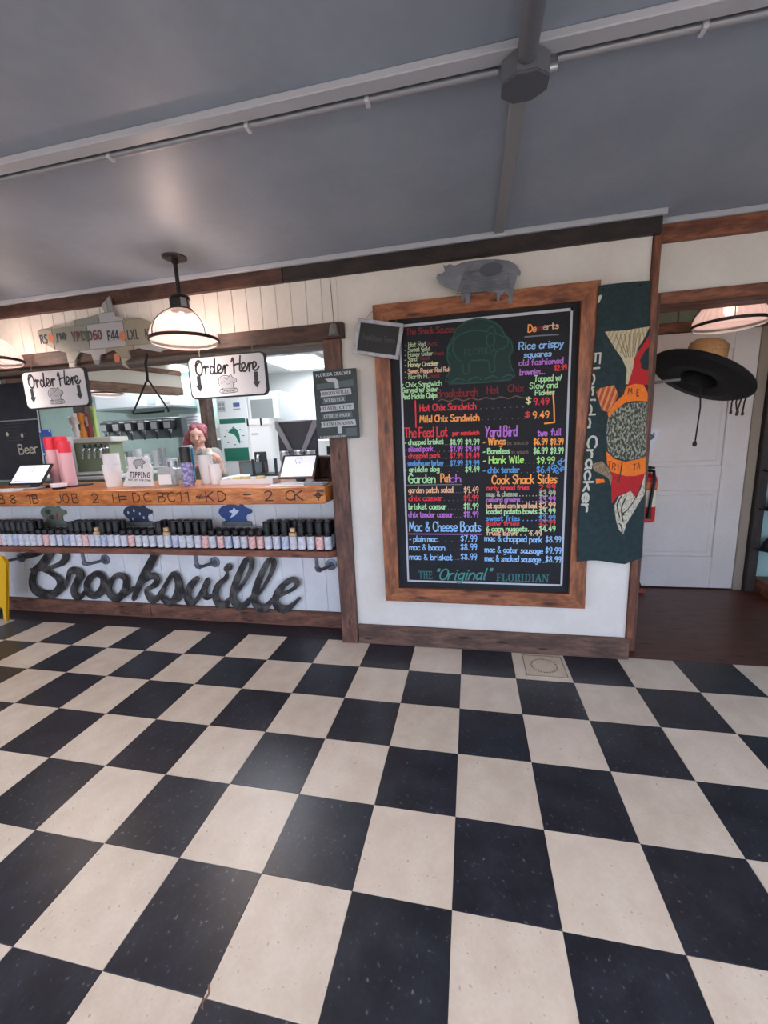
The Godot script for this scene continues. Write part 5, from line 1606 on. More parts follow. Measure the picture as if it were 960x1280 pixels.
	part("plate", slab_st([[0.0, 0.0], [0.075, 0.0], [0.12, 0.155], [0.0, 0.155]], 0.0, 0.003), mat("sign_white", c8(206, 206, 214), 0.45), t)
	part("symbol", slab_st(circle(0.055, 0.105, 0.03, 0.022, 14), 0.003, 0.0042), mat("symbol_blue", c8(70, 76, 100), 0.5), t)
	part("symbol_stroke", slab_st([[0.08, 0.10], [0.09, 0.102], [0.088, 0.13], [0.08, 0.132]], 0.003, 0.0042), mat("symbol_blue", c8(70, 76, 100), 0.5), t)
	t = thing("wall_hook", "small dark coat hook below the fire extinguisher", "hook", Vector3(1.076, 0.69, -1.87))
	part("plate", box_st(Vector3(0, -0.02, -0.012), Vector3(0.006, 0.03, 0.012), 0.001), mat("dark_knob", c8(50, 44, 42), 0.35, 0.8), t)
	part("hook_arm", tube_st([Vector3(0.004, 0.0, 0), Vector3(0.04, -0.012, 0), Vector3(0.052, 0.004, 0), Vector3(0.05, 0.02, 0)], 0.008, 8), mat("dark_knob", c8(50, 44, 42), 0.35, 0.8), t)
	t = thing("door_stop", "small red and black door wedge on the passage floor", "door stop", Vector3(1.43, 0.0, -2.62))
	part("wedge", box_st(Vector3(-0.05, 0.001, -0.04), Vector3(0.03, 0.035, 0.04), 0.008), mat("wedge_red", c8(150, 60, 44), 0.6), t)
	part("bumper", lathe_st([[0, 0.036], [0.025, 0.036], [0.028, 0.06], [0.018, 0.085], [0, 0.09]], 14), blk, t, Vector3(-0.015, 0.0, 0.0))

	# shelf of caps at the right
	t = thing("display_shelf", "pale mint display shelf with a brown base beside the white door", "shelf", Vector3(2.306, 0, -2.79))
	var mint := mottled("shelf_mint", c8(150, 186, 186), c8(162, 196, 196), Vector3.ONE, 0.5, 115)
	part("back_panel", box_st(Vector3(0.0, 0.11, 0.0), Vector3(0.85, 2.0, 0.02), 0.002), mint, t)
	part("base", box_st(Vector3(0.0, 0.0, 0.0), Vector3(0.85, 0.11, 0.30), 0.004), red_wood("x"), t)
	for y in [0.36, 0.68, 0.98, 1.3]:
		part("hook_rail", box_st(Vector3(0.005, y - 0.012, 0.02), Vector3(0.85, y, 0.20), 0.002), mint, t)
	for q in [[0.36, "dark cap on the lower rail of the mint shelf"], [0.68, "dark cap with a maroon front on the middle rail of the mint shelf"], [0.98, "small dark cap on the upper rail of the mint shelf"]]:
		var c := thing("cap", q[1], "cap", Vector3(2.40, q[0] + 0.0005, -2.665), "caps on the mint shelf")
		var s2 := mb()
		lathe(s2, [[0.085, 0.0], [0.09, 0.02], [0.085, 0.06], [0.06, 0.095], [0.03, 0.108], [0, 0.11]], 20)
		part("crown", s2, mat("cap_navy", c8(34, 34, 44), 0.8), c)
		part("visor", slab_st([[-0.08, 0.0], [-0.07, -0.05], [-0.03, -0.085], [0.03, -0.085], [0.07, -0.05], [0.08, 0.0]], 0.0, 0.006), mat("cap_navy", c8(34, 34, 44), 0.8), c, Vector3(-0.06, 0.002, 0.0)).rotation = Vector3(-PI / 2, -PI / 2, 0)
		if q[0] == 0.68:
			part("front_patch", box_st(Vector3(-0.05, 0.02, 0.075), Vector3(0.05, 0.07, 0.092), 0.004), mat("cap_maroon", c8(110, 34, 44), 0.8), c)

# ------------------------------------------------------------------ on the counter
func tablet(label: String, x: float, w: float, turn: float):
	var t := thing("payment_tablet", label, "tablet", Vector3(x, 1.0855, -1.60), "payment tablets on the counter", turn)
	var blk := mat("tablet_black", c8(24, 24, 28), 0.35)
	var xf := Transform3D(Basis(Vector3.RIGHT, deg_to_rad(-38)), Vector3(0, 0.035, 0.03))
	var st := mb()
	bx(st, Vector3(-w * 0.5, 0.0, -0.008), Vector3(w * 0.5, 0.19, 0.004), 0.003, xf)
	part("case", st, blk, t)
	st = mb()
	bx(st, Vector3(-w * 0.5 + 0.018, 0.014, 0.004), Vector3(w * 0.5 - 0.018, 0.176, 0.0052), 0, xf)
	part("screen", st, glow("tablet_screen", c8(226, 228, 240), 0.55), t)
	st = mb()
	for s in [loop_of(fitted(PIG, -0.03, 0.115, 0.02, 0.16), 0.0015)]:
		stroke(st, s, 0.0058)
	stroke(st, [Vector3(-w * 0.36, 0.032, 0.002), Vector3(-0.01, 0.032, 0.002)], 0.0058)
	var o := part("screen_print", st, mat("screen_ink", c8(150, 152, 166), 0.6), t)
	o.transform = xf
	st = mb()
	bx(st, Vector3(-0.09, 0.0, -0.07), Vector3(0.09, 0.012, 0.06), 0.004)
	part("foot", st, mat("tablet_foot", c8(196, 198, 204), 0.4), t)
	st = mb()
	bx(st, Vector3(-0.03, 0.01, -0.06), Vector3(0.03, 0.1, -0.03), 0.004)
	part("stand", st, blk, t)

func cup(label: String, x: float, z: float, r: float, h: float):
	var t := thing("foam_cup_stack", label, "cup stack", Vector3(x, 1.0855, z))
	var white := mat("foam_white", c8(236, 234, 236), 0.6)
	var n := maxi(3, int(h / 0.035))
	for k in n:
		var y0 := h * 0.45 * k / n
		var y1 := y0 + h * (1.0 - 0.45 * (n - 1) / n)
		part("cup", lathe_st([[0, y0], [r * 0.8, y0], [r * (0.8 + 0.002 * k), y0 + 0.004], [r, y1 - 0.006], [r * 1.05, y1 - 0.005], [r * 1.05, y1], [r * 0.95, y1], [r * 0.78, y0 + 0.01], [0, y0 + 0.01]], 22), white, t)

func _counter_things():
	tablet("payment tablet beside the pink red-topped bottles at the chalkboard", -3.33, 0.33, 0.0)
	tablet("payment tablet beside the brown wooden holder at the post", -1.075, 0.26, 0.0)
	cup("tall white foam cup stack beside the tip sign", -2.66, -1.73, 0.056, 0.245)
	cup("short white foam cup stack standing before the tall ones", -2.565, -1.62, 0.055, 0.165)
	cup("white foam cup stack right behind the tip sign", -2.50, -1.80, 0.062, 0.21)
	cup("white foam cup stack beside the purple black-capped bottle", -1.84, -1.72, 0.05, 0.205)
	cup("low white foam cup stack beside the paper tray", -1.728, -1.66, 0.042, 0.142)
	# tip sign in the shape of a sack
	var t := thing("tip_sign", "white sack-shaped sign reading TIPPING on the counter", "sign", Vector3(-2.27, 1.0855, -1.56))
	var xf := Transform3D(Basis(Vector3.RIGHT, deg_to_rad(-8)), Vector3.ZERO)
	var sack := [[-0.148, 0.012], [-0.12, 0.075], [-0.085, 0.15], [-0.075, 0.205], [-0.05, 0.218], [-0.03, 0.208], [0.0, 0.214], [0.045, 0.208], [0.06, 0.218], [0.088, 0.2], [0.085, 0.17], [0.108, 0.12], [0.1, 0.06], [0.112, 0.0], [0.05, 0.006], [-0.02, 0.014], [-0.09, 0.002]]
	part("plate", slab_st(sack, 0.0, 0.01), mat("tip_white", c8(216, 216, 218), 0.5), t).transform = xf
	var ink := mat("tip_ink", c8(44, 44, 48), 0.6)
	var h := Node3D.new()
	h.name = "print"
	t.add_child(h, true)
	h.transform = xf
	printed("TIPPING", h, Vector3(0.0, 0.088, 0.0102), 0.17, 0.042, ink, false, "lettering", -0.05)
	printed("NOT JUST FOR COWS", h, Vector3(-0.005, 0.048, 0.0102), 0.19, 0.018, ink, false, "lettering", -0.05)
	part("emblem", slab_st(fitted(PIG, -0.05, 0.135, 0.05, 0.2), 0.01, 0.0112), mat("emblem_grey", c8(166, 168, 176), 0.5), h)
	var st := mb()
	stroke(st, loop_of(fitted(PIG, -0.05, 0.135, 0.05, 0.2), 0.002), 0.0118)
	part("emblem_outline", st, ink, h)
	part("foot", box_st(Vector3(-0.05, 0.0, -0.07), Vector3(0.05, 0.008, 0.0), 0.002), mat("tip_white", c8(216, 216, 218), 0.5), t)
	# jar for tips
	t = thing("tip_jar", "square clear tip jar with a white label beside the tip sign", "jar", Vector3(-2.06, 1.0855, -1.62))
	part("glass", box_st(Vector3(-0.07, 0.0, -0.06), Vector3(0.07, 0.135, 0.06), 0.012), clear("jar_glass", c8(210, 220, 226), 0.3), t)
	part("paper_label", box_st(Vector3(-0.06, 0.015, 0.0605), Vector3(0.045, 0.085, 0.0615), 0), mat("foam_white", c8(236, 234, 236), 0.6), t)
	part("banknotes", box_st(Vector3(-0.045, 0.005, -0.03), Vector3(0.04, 0.06, 0.02), 0.01), mat("notes", c8(120, 132, 118), 0.8), t)
	# tumblers and the spray bottle
	var lst := [["steel_tumbler", "grey steel tumbler behind the clear tip jar", "tumbler", -2.14, -1.75, 0.036, 0.19, c8(150, 152, 156)], ["blue_tumbler", "metallic blue tumbler behind the clear tip jar", "tumbler", -2.02, -1.78, 0.038, 0.28, c8(52, 132, 172)]]
	for q in lst:
		t = thing(q[0], q[1], q[2], Vector3(q[3], 1.0855, q[4]))
		var r: float = q[5]
		var hh: float = q[6]
		part("tumbler_body", lathe_st([[0, 0], [r * 0.75, 0], [r * 0.78, 0.004], [r, hh * 0.55], [r, hh - 0.02], [0, hh - 0.02]], 20), mat(q[0], q[7], 0.25, 0.7), t)
		part("lid", lathe_st([[0, hh - 0.02], [r * 1.03, hh - 0.02], [r * 1.03, hh - 0.004], [r * 0.9, hh], [0, hh]], 20), mat("lid_clear", c8(190, 200, 206), 0.3), t)
	t = thing("energy_drink_bottle", "tall purple bottle with a big black cap on the counter", "bottle", Vector3(-1.885, 1.0855, -1.57))
	part("bottle_body", lathe_st([[0, 0], [0.036, 0], [0.038, 0.004], [0.038, 0.15], [0.034, 0.165], [0, 0.165]], 20), mottled("purple_label", c8(92, 84, 150), c8(176, 178, 210), Vector3.ONE * 10, 0.4, 121, 0.0, Color.WHITE, 2.0), t)
	part("cap", lathe_st([[0, 0.165], [0.037, 0.165], [0.037, 0.26], [0.033, 0.272], [0, 0.274]], 20), mat("cap_black", c8(18, 19, 24), 0.42), t)
	# pink bottles with red tops on a dark mat
	var k := 0
	for q in [[-3.255, -1.77, 0.044, 0.385, "pink bottle with a red top beside the blue card"], [-3.155, -1.775, 0.045, 0.385, "pink bottle with a red top, middle of three"], [-3.045, -1.70, 0.044, 0.345, "shorter pink bottle with a red top, end of three"]]:
		t = thing("pink_bottle", q[4], "bottle", Vector3(q[0], 1.0955, q[1]), "pink bottles with red tops")
		var r: float = q[2]
		var hh: float = q[3]
		part("bottle_body", lathe_st([[0, 0], [r, 0], [r * 1.02, 0.005], [r, hh * 0.3], [r * 0.96, hh * 0.74], [0, hh * 0.74]], 22), mat("pink_plastic", c8(216, 168, 176), 0.45), t)
		part("red_top", lathe_st([[0, hh * 0.74], [r * 0.98, hh * 0.74], [r * 0.97, hh * 0.97], [r * 0.8, hh], [0, hh]], 22), mat("red_plastic", c8(222, 44, 66), 0.4), t)
		k += 1
	t = thing("bar_mat", "dark rubber mat under the pink bottles", "mat", Vector3(-3.14, 1.0855, -1.73))
	part("mat_body", slab_st(rounded(-0.22, -0.08, 0.2, 0.08, 0.02), 0.0, 0.01), mat("rubber_black", c8(22, 22, 24), 0.6), t).rotation.x = -PI / 2
	t = thing("change_dish", "small white dish with a black foot before the bar mat", "dish", Vector3(-2.985, 1.0855, -1.55))
	part("foot", lathe_st([[0, 0], [0.042, 0], [0.046, 0.016], [0, 0.016]], 20), mat("cap_black", c8(18, 19, 24), 0.42), t)
	part("dish", lathe_st([[0, 0.016], [0.05, 0.016], [0.054, 0.04], [0.048, 0.04], [0.044, 0.024], [0, 0.022]], 20), mat("foam_white", c8(236, 234, 236), 0.6), t)
	# papers
	k = 0
	for q in [[-3.58, -1.50, 0.15, "sheet of white paper lying before the chalkboard tablet"], [-3.40, -1.47, -0.2, "white receipt slip lying at the counter edge by the chalkboard"], [-1.10, -1.48, 0.1, "white receipt paper lying before the tablet at the post"]]:
		t = thing("paper_sheet", q[3], "paper", Vector3(q[0], 1.0857 + 0.0004 * k, q[1]), "", q[2])
		part("sheet", box_st(Vector3(-0.13, 0, -0.05), Vector3(0.13, 0.0012, 0.045), 0), mat("paper_white", c8(232, 232, 236), 0.7), t)
		part("curled_edge", tube_st([Vector3(-0.13, 0.004, -0.05), Vector3(0.13, 0.006, -0.052)], 0.0035, 6), mat("paper_white", c8(232, 232, 236), 0.7), t)
		k += 1
	t = thing("paper_tray", "long white paper tray with yellow packets on the counter", "tray", Vector3(-1.46, 1.0855, -1.66))
	var pw := mat("paper_white", c8(232, 232, 236), 0.7)
	part("base", box_st(Vector3(-0.2, 0, -0.06), Vector3(0.2, 0.005, 0.06), 0), pw, t)
	for q in [[-0.2, -0.06, 0.2, -0.055], [-0.2, 0.055, 0.2, 0.06], [-0.2, -0.055, -0.195, 0.055], [0.195, -0.055, 0.2, 0.055]]:
		part("side", box_st(Vector3(q[0], 0.005, q[1]), Vector3(q[2], 0.035, q[3]), 0), pw, t)
	for q in [[-0.10, 0.3], [-0.03, -0.4], [0.08, 0.2]]:
		var s2 := mb()
		bx(s2, Vector3(-0.03, 0.007, -0.02), Vector3(0.03, 0.05, 0.02), 0.006, Transform3D(Basis(Vector3.UP, q[1]), Vector3(q[0], 0, 0)))
		part("packet", s2, mat("packet_yellow", c8(214, 190, 130), 0.6), t)
	t = thing("wooden_holder", "brown wooden holder with a dark open front at the post", "box", Vector3(-0.945, 1.0855, -1.80))
	var hw := wood("holder_wood", c8(72, 44, 34), c8(108, 70, 54), "y", 0.6, 125)
	for q in [[Vector3(-0.075, 0, -0.07), Vector3(0.075, 0.17, -0.06)], [Vector3(-0.075, 0, -0.06), Vector3(-0.062, 0.17, 0.07)], [Vector3(0.062, 0, -0.06), Vector3(0.075, 0.17, 0.07)], [Vector3(-0.062, 0.155, -0.06), Vector3(0.062, 0.17, 0.07)], [Vector3(-0.062, 0.0, -0.06), Vector3(0.062, 0.012, 0.07)]]:
		part("panel", box_st(q[0], q[1], 0.002), hw, t)
	t = thing("grey_tray", "flat grey tray lying at the end of the counter by the post", "tray", Vector3(-0.90, 1.0855, -1.50))
	part("base", box_st(Vector3(-0.07, 0.0, -0.06), Vector3(0.06, 0.012, 0.06), 0.003), mat("tray_grey", c8(150, 152, 160), 0.4), t)
	part("rim", box_st(Vector3(-0.07, 0.012, 0.048), Vector3(0.06, 0.024, 0.06), 0.003), mat("tray_grey", c8(150, 152, 160), 0.4), t)

# ------------------------------------------------------------------ behind the counter
func _kitchen_things():
	var white := mat("kitchen_white", c8(226, 228, 226), 0.5)
	var steel := mat("steel", c8(176, 180, 184), 0.32, 0.8)
	var blk := mat("machine_black", c8(30, 32, 36), 0.4)
	# tables
	for q in [["bar_cabinet", "pale green bar cabinet that carries the beer taps", -4.95, -3.38, -3.05, -2.45, 1.10, c8(128, 142, 116)], ["prep_table", "white prep table behind the order counter", -2.38, -0.86, -3.15, -2.12, 1.03, c8(222, 224, 222)], ["back_counter", "steel-topped back counter along the mint wall", -5.3, -3.35, -4.15, -3.32, 1.12, c8(190, 194, 192)]]:
		var t := thing(q[0], q[1], "cabinet", Vector3((q[2] + q[3]) * 0.5, 0, (q[4] + q[5]) * 0.5))
		var hx: float = (q[3] - q[2]) * 0.5
		var hz: float = (q[5] - q[4]) * 0.5
		var top: float = q[6]
		part("body", box_st(Vector3(-hx + 0.02, 0.08, -hz + 0.02), Vector3(hx - 0.02, top - 0.035, hz - 0.02), 0.004), mat(q[0], q[7], 0.5), t)
		part("plinth", box_st(Vector3(-hx + 0.05, 0.0, -hz + 0.05), Vector3(hx - 0.05, 0.08, hz - 0.05), 0), blk, t)
		part("top", box_st(Vector3(-hx, top - 0.035, -hz), Vector3(hx, top, hz), 0.005), white, t)
		for k in 3:
			part("cabinet_door", box_st(Vector3(-hx + 0.04 + k * (2 * hx - 0.08) / 3 + 0.005, 0.12, hz - 0.02), Vector3(-hx + 0.04 + (k + 1) * (2 * hx - 0.08) / 3 - 0.005, top - 0.07, hz - 0.002), 0.004), mat(q[0], q[7], 0.5), t)
	# beer taps
	var t := thing("beer_tap_tower", "pale green beer tower with a white top and four chrome taps", "beer taps", Vector3(-3.8, 1.1005, -2.72))
	part("tower_body", box_st(Vector3(-0.27, 0.0, -0.09), Vector3(0.24, 0.33, 0.09), 0.008), mat("tower_green", c8(140, 152, 124), 0.45), t)
	part("tower_top", box_st(Vector3(-0.30, 0.33, -0.11), Vector3(0.30, 0.385, 0.11), 0.01), mat("tower_top", c8(226, 224, 210), 0.4), t)
	part("drip_ledge", box_st(Vector3(-0.1, 0.012, 0.09), Vector3(0.36, 0.035, 0.25), 0.004), white, t)
	var chrome := mat("chrome", c8(210, 212, 216), 0.18, 0.95)
	for k in 4:
		var x := 0.0 + 0.07 * k
		var f := Node3D.new()
		f.name = "tap"
		t.add_child(f, true)
		f.position = Vector3(x, 0.27, 0.09)
		part("collar", tube_st([Vector3(0, 0, -0.01), Vector3(0, 0, 0.03)], 0.02, 12), mat("chrome", c8(210, 212, 216)), f)
		part("faucet", tube_st([Vector3(0, 0, 0.02), Vector3(0, 0.0, 0.07), Vector3(0, -0.015, 0.085), Vector3(0, -0.1, 0.10)], 0.012, 10), chrome, f)
		part("lever", tube_st([Vector3(0, 0.0, 0.06), Vector3(0, 0.045, 0.065)], 0.011, 10), blk, f)
	# handles in their own shapes along the top
	var hb := [[-0.22, c8(226, 214, 204), 0], [-0.11, c8(232, 146, 52), 1], [-0.05, c8(148, 60, 56), 2], [0.03, c8(190, 204, 128), 3], [-0.16, c8(236, 230, 224), 1]]
	for q in hb:
		var hm := mat("handle_%d_%d" % [q[2], int(q[0] * 100)], q[1], 0.4)
		if q[2] == 0:
			var o := part("tap_handle", lathe_st([[0, 0.385], [0.02, 0.385], [0.022, 0.44], [0.034, 0.46], [0.03, 0.5], [0.02, 0.52], [0.045, 0.535], [0.048, 0.60], [0.04, 0.61], [0, 0.61]], 16), hm, t, Vector3(q[0], 0, 0.02))
			o.name = "tap_handle"
		elif q[2] == 1:
			part("tap_handle", lathe_st([[0, 0.385], [0.03, 0.385], [0.034, 0.43], [0.022, 0.47], [0.016, 0.53], [0.03, 0.57], [0.036, 0.60], [0.026, 0.635], [0, 0.645]], 16), hm, t, Vector3(q[0], 0, 0.03 if q[0] > -0.15 else 0.06))
		else:
			part("tap_handle", box_st(Vector3(q[0] - 0.024, 0.385, -0.01), Vector3(q[0] + 0.024, 0.70 if q[2] == 3 else 0.63, 0.03), 0.008), hm, t)
			part("handle_print", box_st(Vector3(q[0] - 0.015, 0.50, 0.03), Vector3(q[0] + 0.015, 0.66 if q[2] == 3 else 0.60, 0.0315), 0), mat("print_%d" % q[2], c8(128, 168, 70) if q[2] == 3 else c8(222, 210, 200), 0.5), t)
	# soda dispenser on the back counter
	t = thing("soda_dispenser", "long six-head soda dispenser in black and steel by the mint wall", "soda dispenser", Vector3(-4.13, 1.1205, -3.72))
	part("back_plate", box_st(Vector3(-0.6, 0.34, -0.14), Vector3(0.6, 0.60, -0.02), 0.01), mat("machine_grey", c8(92, 100, 100), 0.35, 0.5), t)
	part("leg_panel", box_st(Vector3(-0.58, 0.0, -0.14), Vector3(-0.5, 0.34, -0.04), 0.004), steel, t)
	part("leg_panel", box_st(Vector3(0.5, 0.0, -0.14), Vector3(0.58, 0.34, -0.04), 0.004), steel, t)
	part("drip_tray", box_st(Vector3(-0.58, 0.0, -0.03), Vector3(0.58, 0.03, 0.14), 0.006), steel, t)
	for k in 6:
		var v := Node3D.new()
		v.name = "valve"
		t.add_child(v, true)
		v.position = Vector3(-0.48 + 0.19 * k, 0.40, 0.0)
		part("valve_cover", box_st(Vector3(-0.06, 0.05, -0.02), Vector3(0.06, 0.17, 0.09), 0.015), blk, v)
		part("face_plate", box_st(Vector3(-0.045, 0.06, 0.09), Vector3(0.045, 0.14, 0.097), 0.003), mat("valve_face", c8(150, 156, 158), 0.4), v)
		part("nozzle", lathe_st([[0, 0.0], [0.016, 0.0], [0.026, 0.05], [0, 0.05]], 12), chrome, v, Vector3(0, 0, 0.04))
		part("lever", box_st(Vector3(-0.012, -0.07, 0.05), Vector3(0.012, 0.05, 0.06), 0.003), blk, v)
	# cups before the dispenser
	var cn := ["white", "steel", "white", "white", "steel", "white", "white", "white", "steel"]
	for k in 9:
		var hgt := 0.16 + 0.03 * ((k * 7) % 3)
		var o := thing("cup_on_back_counter", ("white drinking cup" if cn[k] == "white" else "steel shaker cup") + " before the soda dispenser, %s from the beer taps" % ORD[k], "cup", Vector3(-4.55 + 0.12 * k, 1.1205, -3.40 - 0.02 * (k % 2)), "white cups before the dispenser" if cn[k] == "white" else "steel cups before the dispenser")
		part("cup_body", lathe_st([[0, 0], [0.03, 0], [0.04, hgt], [0.036, hgt], [0.028, 0.01], [0, 0.01]], 16), mat("foam_white", c8(236, 234, 236), 0.6) if cn[k] == "white" else steel, o)
		part("rim", lathe_st([[0.039, hgt - 0.004], [0.043, hgt - 0.002], [0.043, hgt + 0.003], [0.037, hgt + 0.003]], 16), mat("foam_white", c8(236, 234, 236), 0.6) if cn[k] == "white" else steel, o)
	# hood over the dispenser
	t = thing("vent_hood", "pale grey wall hood above the soda dispenser", "hood", Vector3(-4.5, 1.85, -4.3))
	part("canopy", box_st(Vector3(-0.65, 0.06, -0.298), Vector3(0.6, 0.27, 0.2), 0.006), mat("hood_grey", c8(196, 202, 204), 0.4), t)
	part("lip", box_st(Vector3(-0.66, 0.03, -0.298), Vector3(0.61, 0.06, 0.22), 0.004), mat("hood_lip", c8(120, 130, 130), 0.4), t)
	for x in [0.2, 0.42]:
		part("side_panel", box_st(Vector3(x, 0.08, 0.2), Vector3(x + 0.14, 0.25, 0.206), 0.002), mat("hood_panel", c8(170, 178, 178), 0.35, 0.4), t)
	# soffit that runs back over the bar
	t = thing("bar_soffit", "cream boxed soffit edged with brown timber over the bar", "soffit", Vector3(-3.75, 2.0, -3.45))
	t.rotation.y = deg_to_rad(-18.5)
	part("face", box_st(Vector3(-0.12, 0.09, -0.5), Vector3(0.0, 0.24, 1.3), 0.002), mat("soffit_cream", c8(224, 214, 198), 0.6), t)
	part("lower_trim", box_st(Vector3(-0.13, 0.0, -0.5), Vector3(0.015, 0.09, 1.3), 0.004), wood("soffit_wood", c8(104, 72, 52), c8(146, 108, 82), "z", 0.5, 131), t)
	part("upper_trim", box_st(Vector3(-0.13, 0.24, -0.5), Vector3(0.015, 0.30, 1.3), 0.004), wood("soffit_wood", c8(104, 72, 52), c8(146, 108, 82), "z", 0.5, 131), t)
	part("fill", box_st(Vector3(-0.1, 0.30, -0.5), Vector3(0.0, 0.398, 1.3), 0.002), mat("soffit_cream", c8(224, 214, 198), 0.6), t)
	# notice and shelf on the mint wall
	t = thing("wall_notice", "white printed notice sheet on the mint wall", "notice", Vector3(-4.02, 1.50, -4.598))
	part("sheet", box_st(Vector3(-0.19, 0.0, 0.0), Vector3(0.17, 0.31, 0.003), 0), mat("paper_white", c8(232, 232, 236), 0.7), t)
	for k in 5:
		part("print_line", box_st(Vector3(-0.15, 0.26 - 0.045 * k, 0.003), Vector3(0.13 - 0.03 * (k % 2), 0.272 - 0.045 * k, 0.0036), 0), mat("print_grey", c8(150, 154, 158), 0.7), t)
	t = thing("wall_shelf", "steel wall shelf with dark boxes beside the brown post", "shelf", Vector3(-3.55, 1.40, -4.50))
	part("board", box_st(Vector3(-0.45, 0.0, -0.098), Vector3(0.24, 0.02, 0.18), 0.003), steel, t)
	part("bracket", box_st(Vector3(-0.40, -0.12, -0.098), Vector3(-0.38, 0.0, 0.10), 0.002), steel, t)
	part("bracket", box_st(Vector3(0.18, -0.12, -0.098), Vector3(0.20, 0.0, 0.10), 0.002), steel, t)
	var k2 := 0
	for q in [[-0.36, 0.15, 0.13, c8(44, 44, 48), "low black box at the open end of the steel wall shelf"], [-0.12, 0.12, 0.2, c8(60, 54, 52), "tall dark box at the middle of the steel wall shelf"], [0.1, 0.13, 0.15, c8(170, 170, 168), "grey box at the post end of the steel wall shelf"]]:
		var o := thing("storage_box", q[4], "box", Vector3(-3.55 + q[0], 1.4205, -4.46))
		part("box_body", box_st(Vector3(-q[1] * 0.5, 0, -0.08), Vector3(q[1] * 0.5, q[2], 0.08), 0.005), mat("sbox_%d" % k2, q[3], 0.6), o)
		part("box_lid", box_st(Vector3(-q[1] * 0.5 - 0.004, q[2], -0.084), Vector3(q[1] * 0.5 + 0.004, q[2] + 0.018, 0.084), 0.004), mat("sbox_lid_%d" % k2, q[3], 0.6), o)
		k2 += 1
	# brown post, white cooler with its posters
	t = thing("kitchen_post", "dark brown timber post beside the white cooler", "post", Vector3(-3.07, 0, -3.62))
	part("shaft", box_st(Vector3(-0.055, 0.06, -0.06), Vector3(0.055, 2.398, 0.06), 0.005), wood("kpost", c8(70, 54, 48), c8(112, 92, 84), "y", 0.6, 135), t)
	part("foot_block", box_st(Vector3(-0.07, 0.0, -0.075), Vector3(0.07, 0.06, 0.075), 0.004), dark_wood("y"), t)
	t = thing("white_cooler", "tall white cooler with posters on its door behind the counter", "cooler", Vector3(-2.6, 0, -3.95))
	part("body", box_st(Vector3(-0.39, 0.05, -0.3), Vector3(0.43, 1.95, 0.2), 0.01), mat("cooler_white", c8(232, 236, 236), 0.35), t)
	part("kick_plate", box_st(Vector3(-0.37, 0.0, -0.28), Vector3(0.41, 0.05, 0.18), 0), blk, t)
	part("door", box_st(Vector3(-0.388, 0.10, 0.2), Vector3(0.02, 1.945, 0.245), 0.008), mat("cooler_white", c8(232, 236, 236), 0.35), t)
	var dr := part("door", box_st(Vector3(0.03, 0.10, 0.2), Vector3(0.428, 1.945, 0.245), 0.008), mat("cooler_white", c8(232, 236, 236), 0.35), t)
	part("window", box_st(Vector3(0.07, 1.60, 0.245), Vector3(0.36, 1.86, 0.25), 0.003), mat("cooler_glass", c8(150, 156, 154), 0.1), dr)
	part("handle", tube_st([Vector3(0.05, 1.05, 0.245), Vector3(0.05, 1.06, 0.275), Vector3(0.05, 1.35, 0.275), Vector3(0.05, 1.36, 0.245)], 0.008, 8), steel, dr)
	t = thing("fish_poster", "white poster with a green leaping shape and green bands on the cooler", "poster", Vector3(-2.80, 1.13, -3.703))
	part("sheet", box_st(Vector3(-0.18, 0.0, 0.0), Vector3(0.19, 0.54, 0.002), 0), mat("poster_white", c8(232, 240, 238), 0.5), t)
	var teal := mat("poster_teal", c8(40, 118, 96), 0.5)
	part("top_band", box_st(Vector3(-0.17, 0.465, 0.002), Vector3(0.18, 0.525, 0.0028), 0), teal, t)
	part("bottom_band", box_st(Vector3(-0.15, 0.01, 0.002), Vector3(0.185, 0.17, 0.0028), 0), teal, t)
	part("leaping_shape", slab_st([[-0.07, 0.36], [-0.03, 0.40], [0.02, 0.415], [0.06, 0.39], [0.08, 0.33], [0.085, 0.25], [0.075, 0.215], [0.05, 0.26], [0.03, 0.31], [0.0, 0.34], [-0.04, 0.35]], 0.002, 0.003), teal, t)
	var st := mb()
	lettering(st, "Home Cookin Ever", Vector2(-0.15, 0.48), Vector2(0.165, 0.484), 0.03, 0.0032, 0.002)
	for a in 8:
		var q := Vector2(0.01 + 0.125 * cos(TAU * a / 8), 0.31 + 0.105 * sin(TAU * a / 8))
		stroke(st, smooth_line([Vector3(q.x - 0.016, q.y, 0.002), Vector3(q.x, q.y + 0.006, 0.006), Vector3(q.x + 0.016, q.y, 0.001)], 3), 0.0031)
	part("print", st, mat("poster_ink", c8(60, 76, 74), 0.6), t)
	t = thing("wall_calendar", "small calendar sheet above the fish poster on the cooler", "calendar", Vector3(-2.90, 1.74, -3.703))
	part("sheet", box_st(Vector3(-0.07, 0.0, 0.0), Vector3(0.03, 0.13, 0.002), 0), mat("calendar_grey", c8(196, 200, 204), 0.6), t)
	for k in 4:
		part("print_block", box_st(Vector3(-0.06 + 0.045 * (k % 2), 0.025 + 0.05 * int(k / 2), 0.002), Vector3(-0.025 + 0.045 * (k % 2), 0.055 + 0.05 * int(k / 2), 0.0028), 0), mat("print_grey", c8(150, 154, 158), 0.7), t)
	t = thing("blue_sticker", "small blue square sticker on the cooler door", "sticker", Vector3(-2.72, 1.79, -3.703))
	part("sheet", box_st(Vector3(-0.04, 0.0, 0.0), Vector3(0.045, 0.05, 0.002), 0), mat("sticker_blue", c8(72, 96, 150), 0.5), t)
	part("underline", box_st(Vector3(-0.045, -0.03, 0.0), Vector3(0.05, -0.02, 0.002), 0), mat("print_grey", c8(150, 154, 158), 0.7), t)
	# tall white insulated dispenser
	t = thing("drink_dispenser", "white insulated drink dispenser on a black stand with a spigot", "drink dispenser", Vector3(-1.93, 1.0305, -2.88))
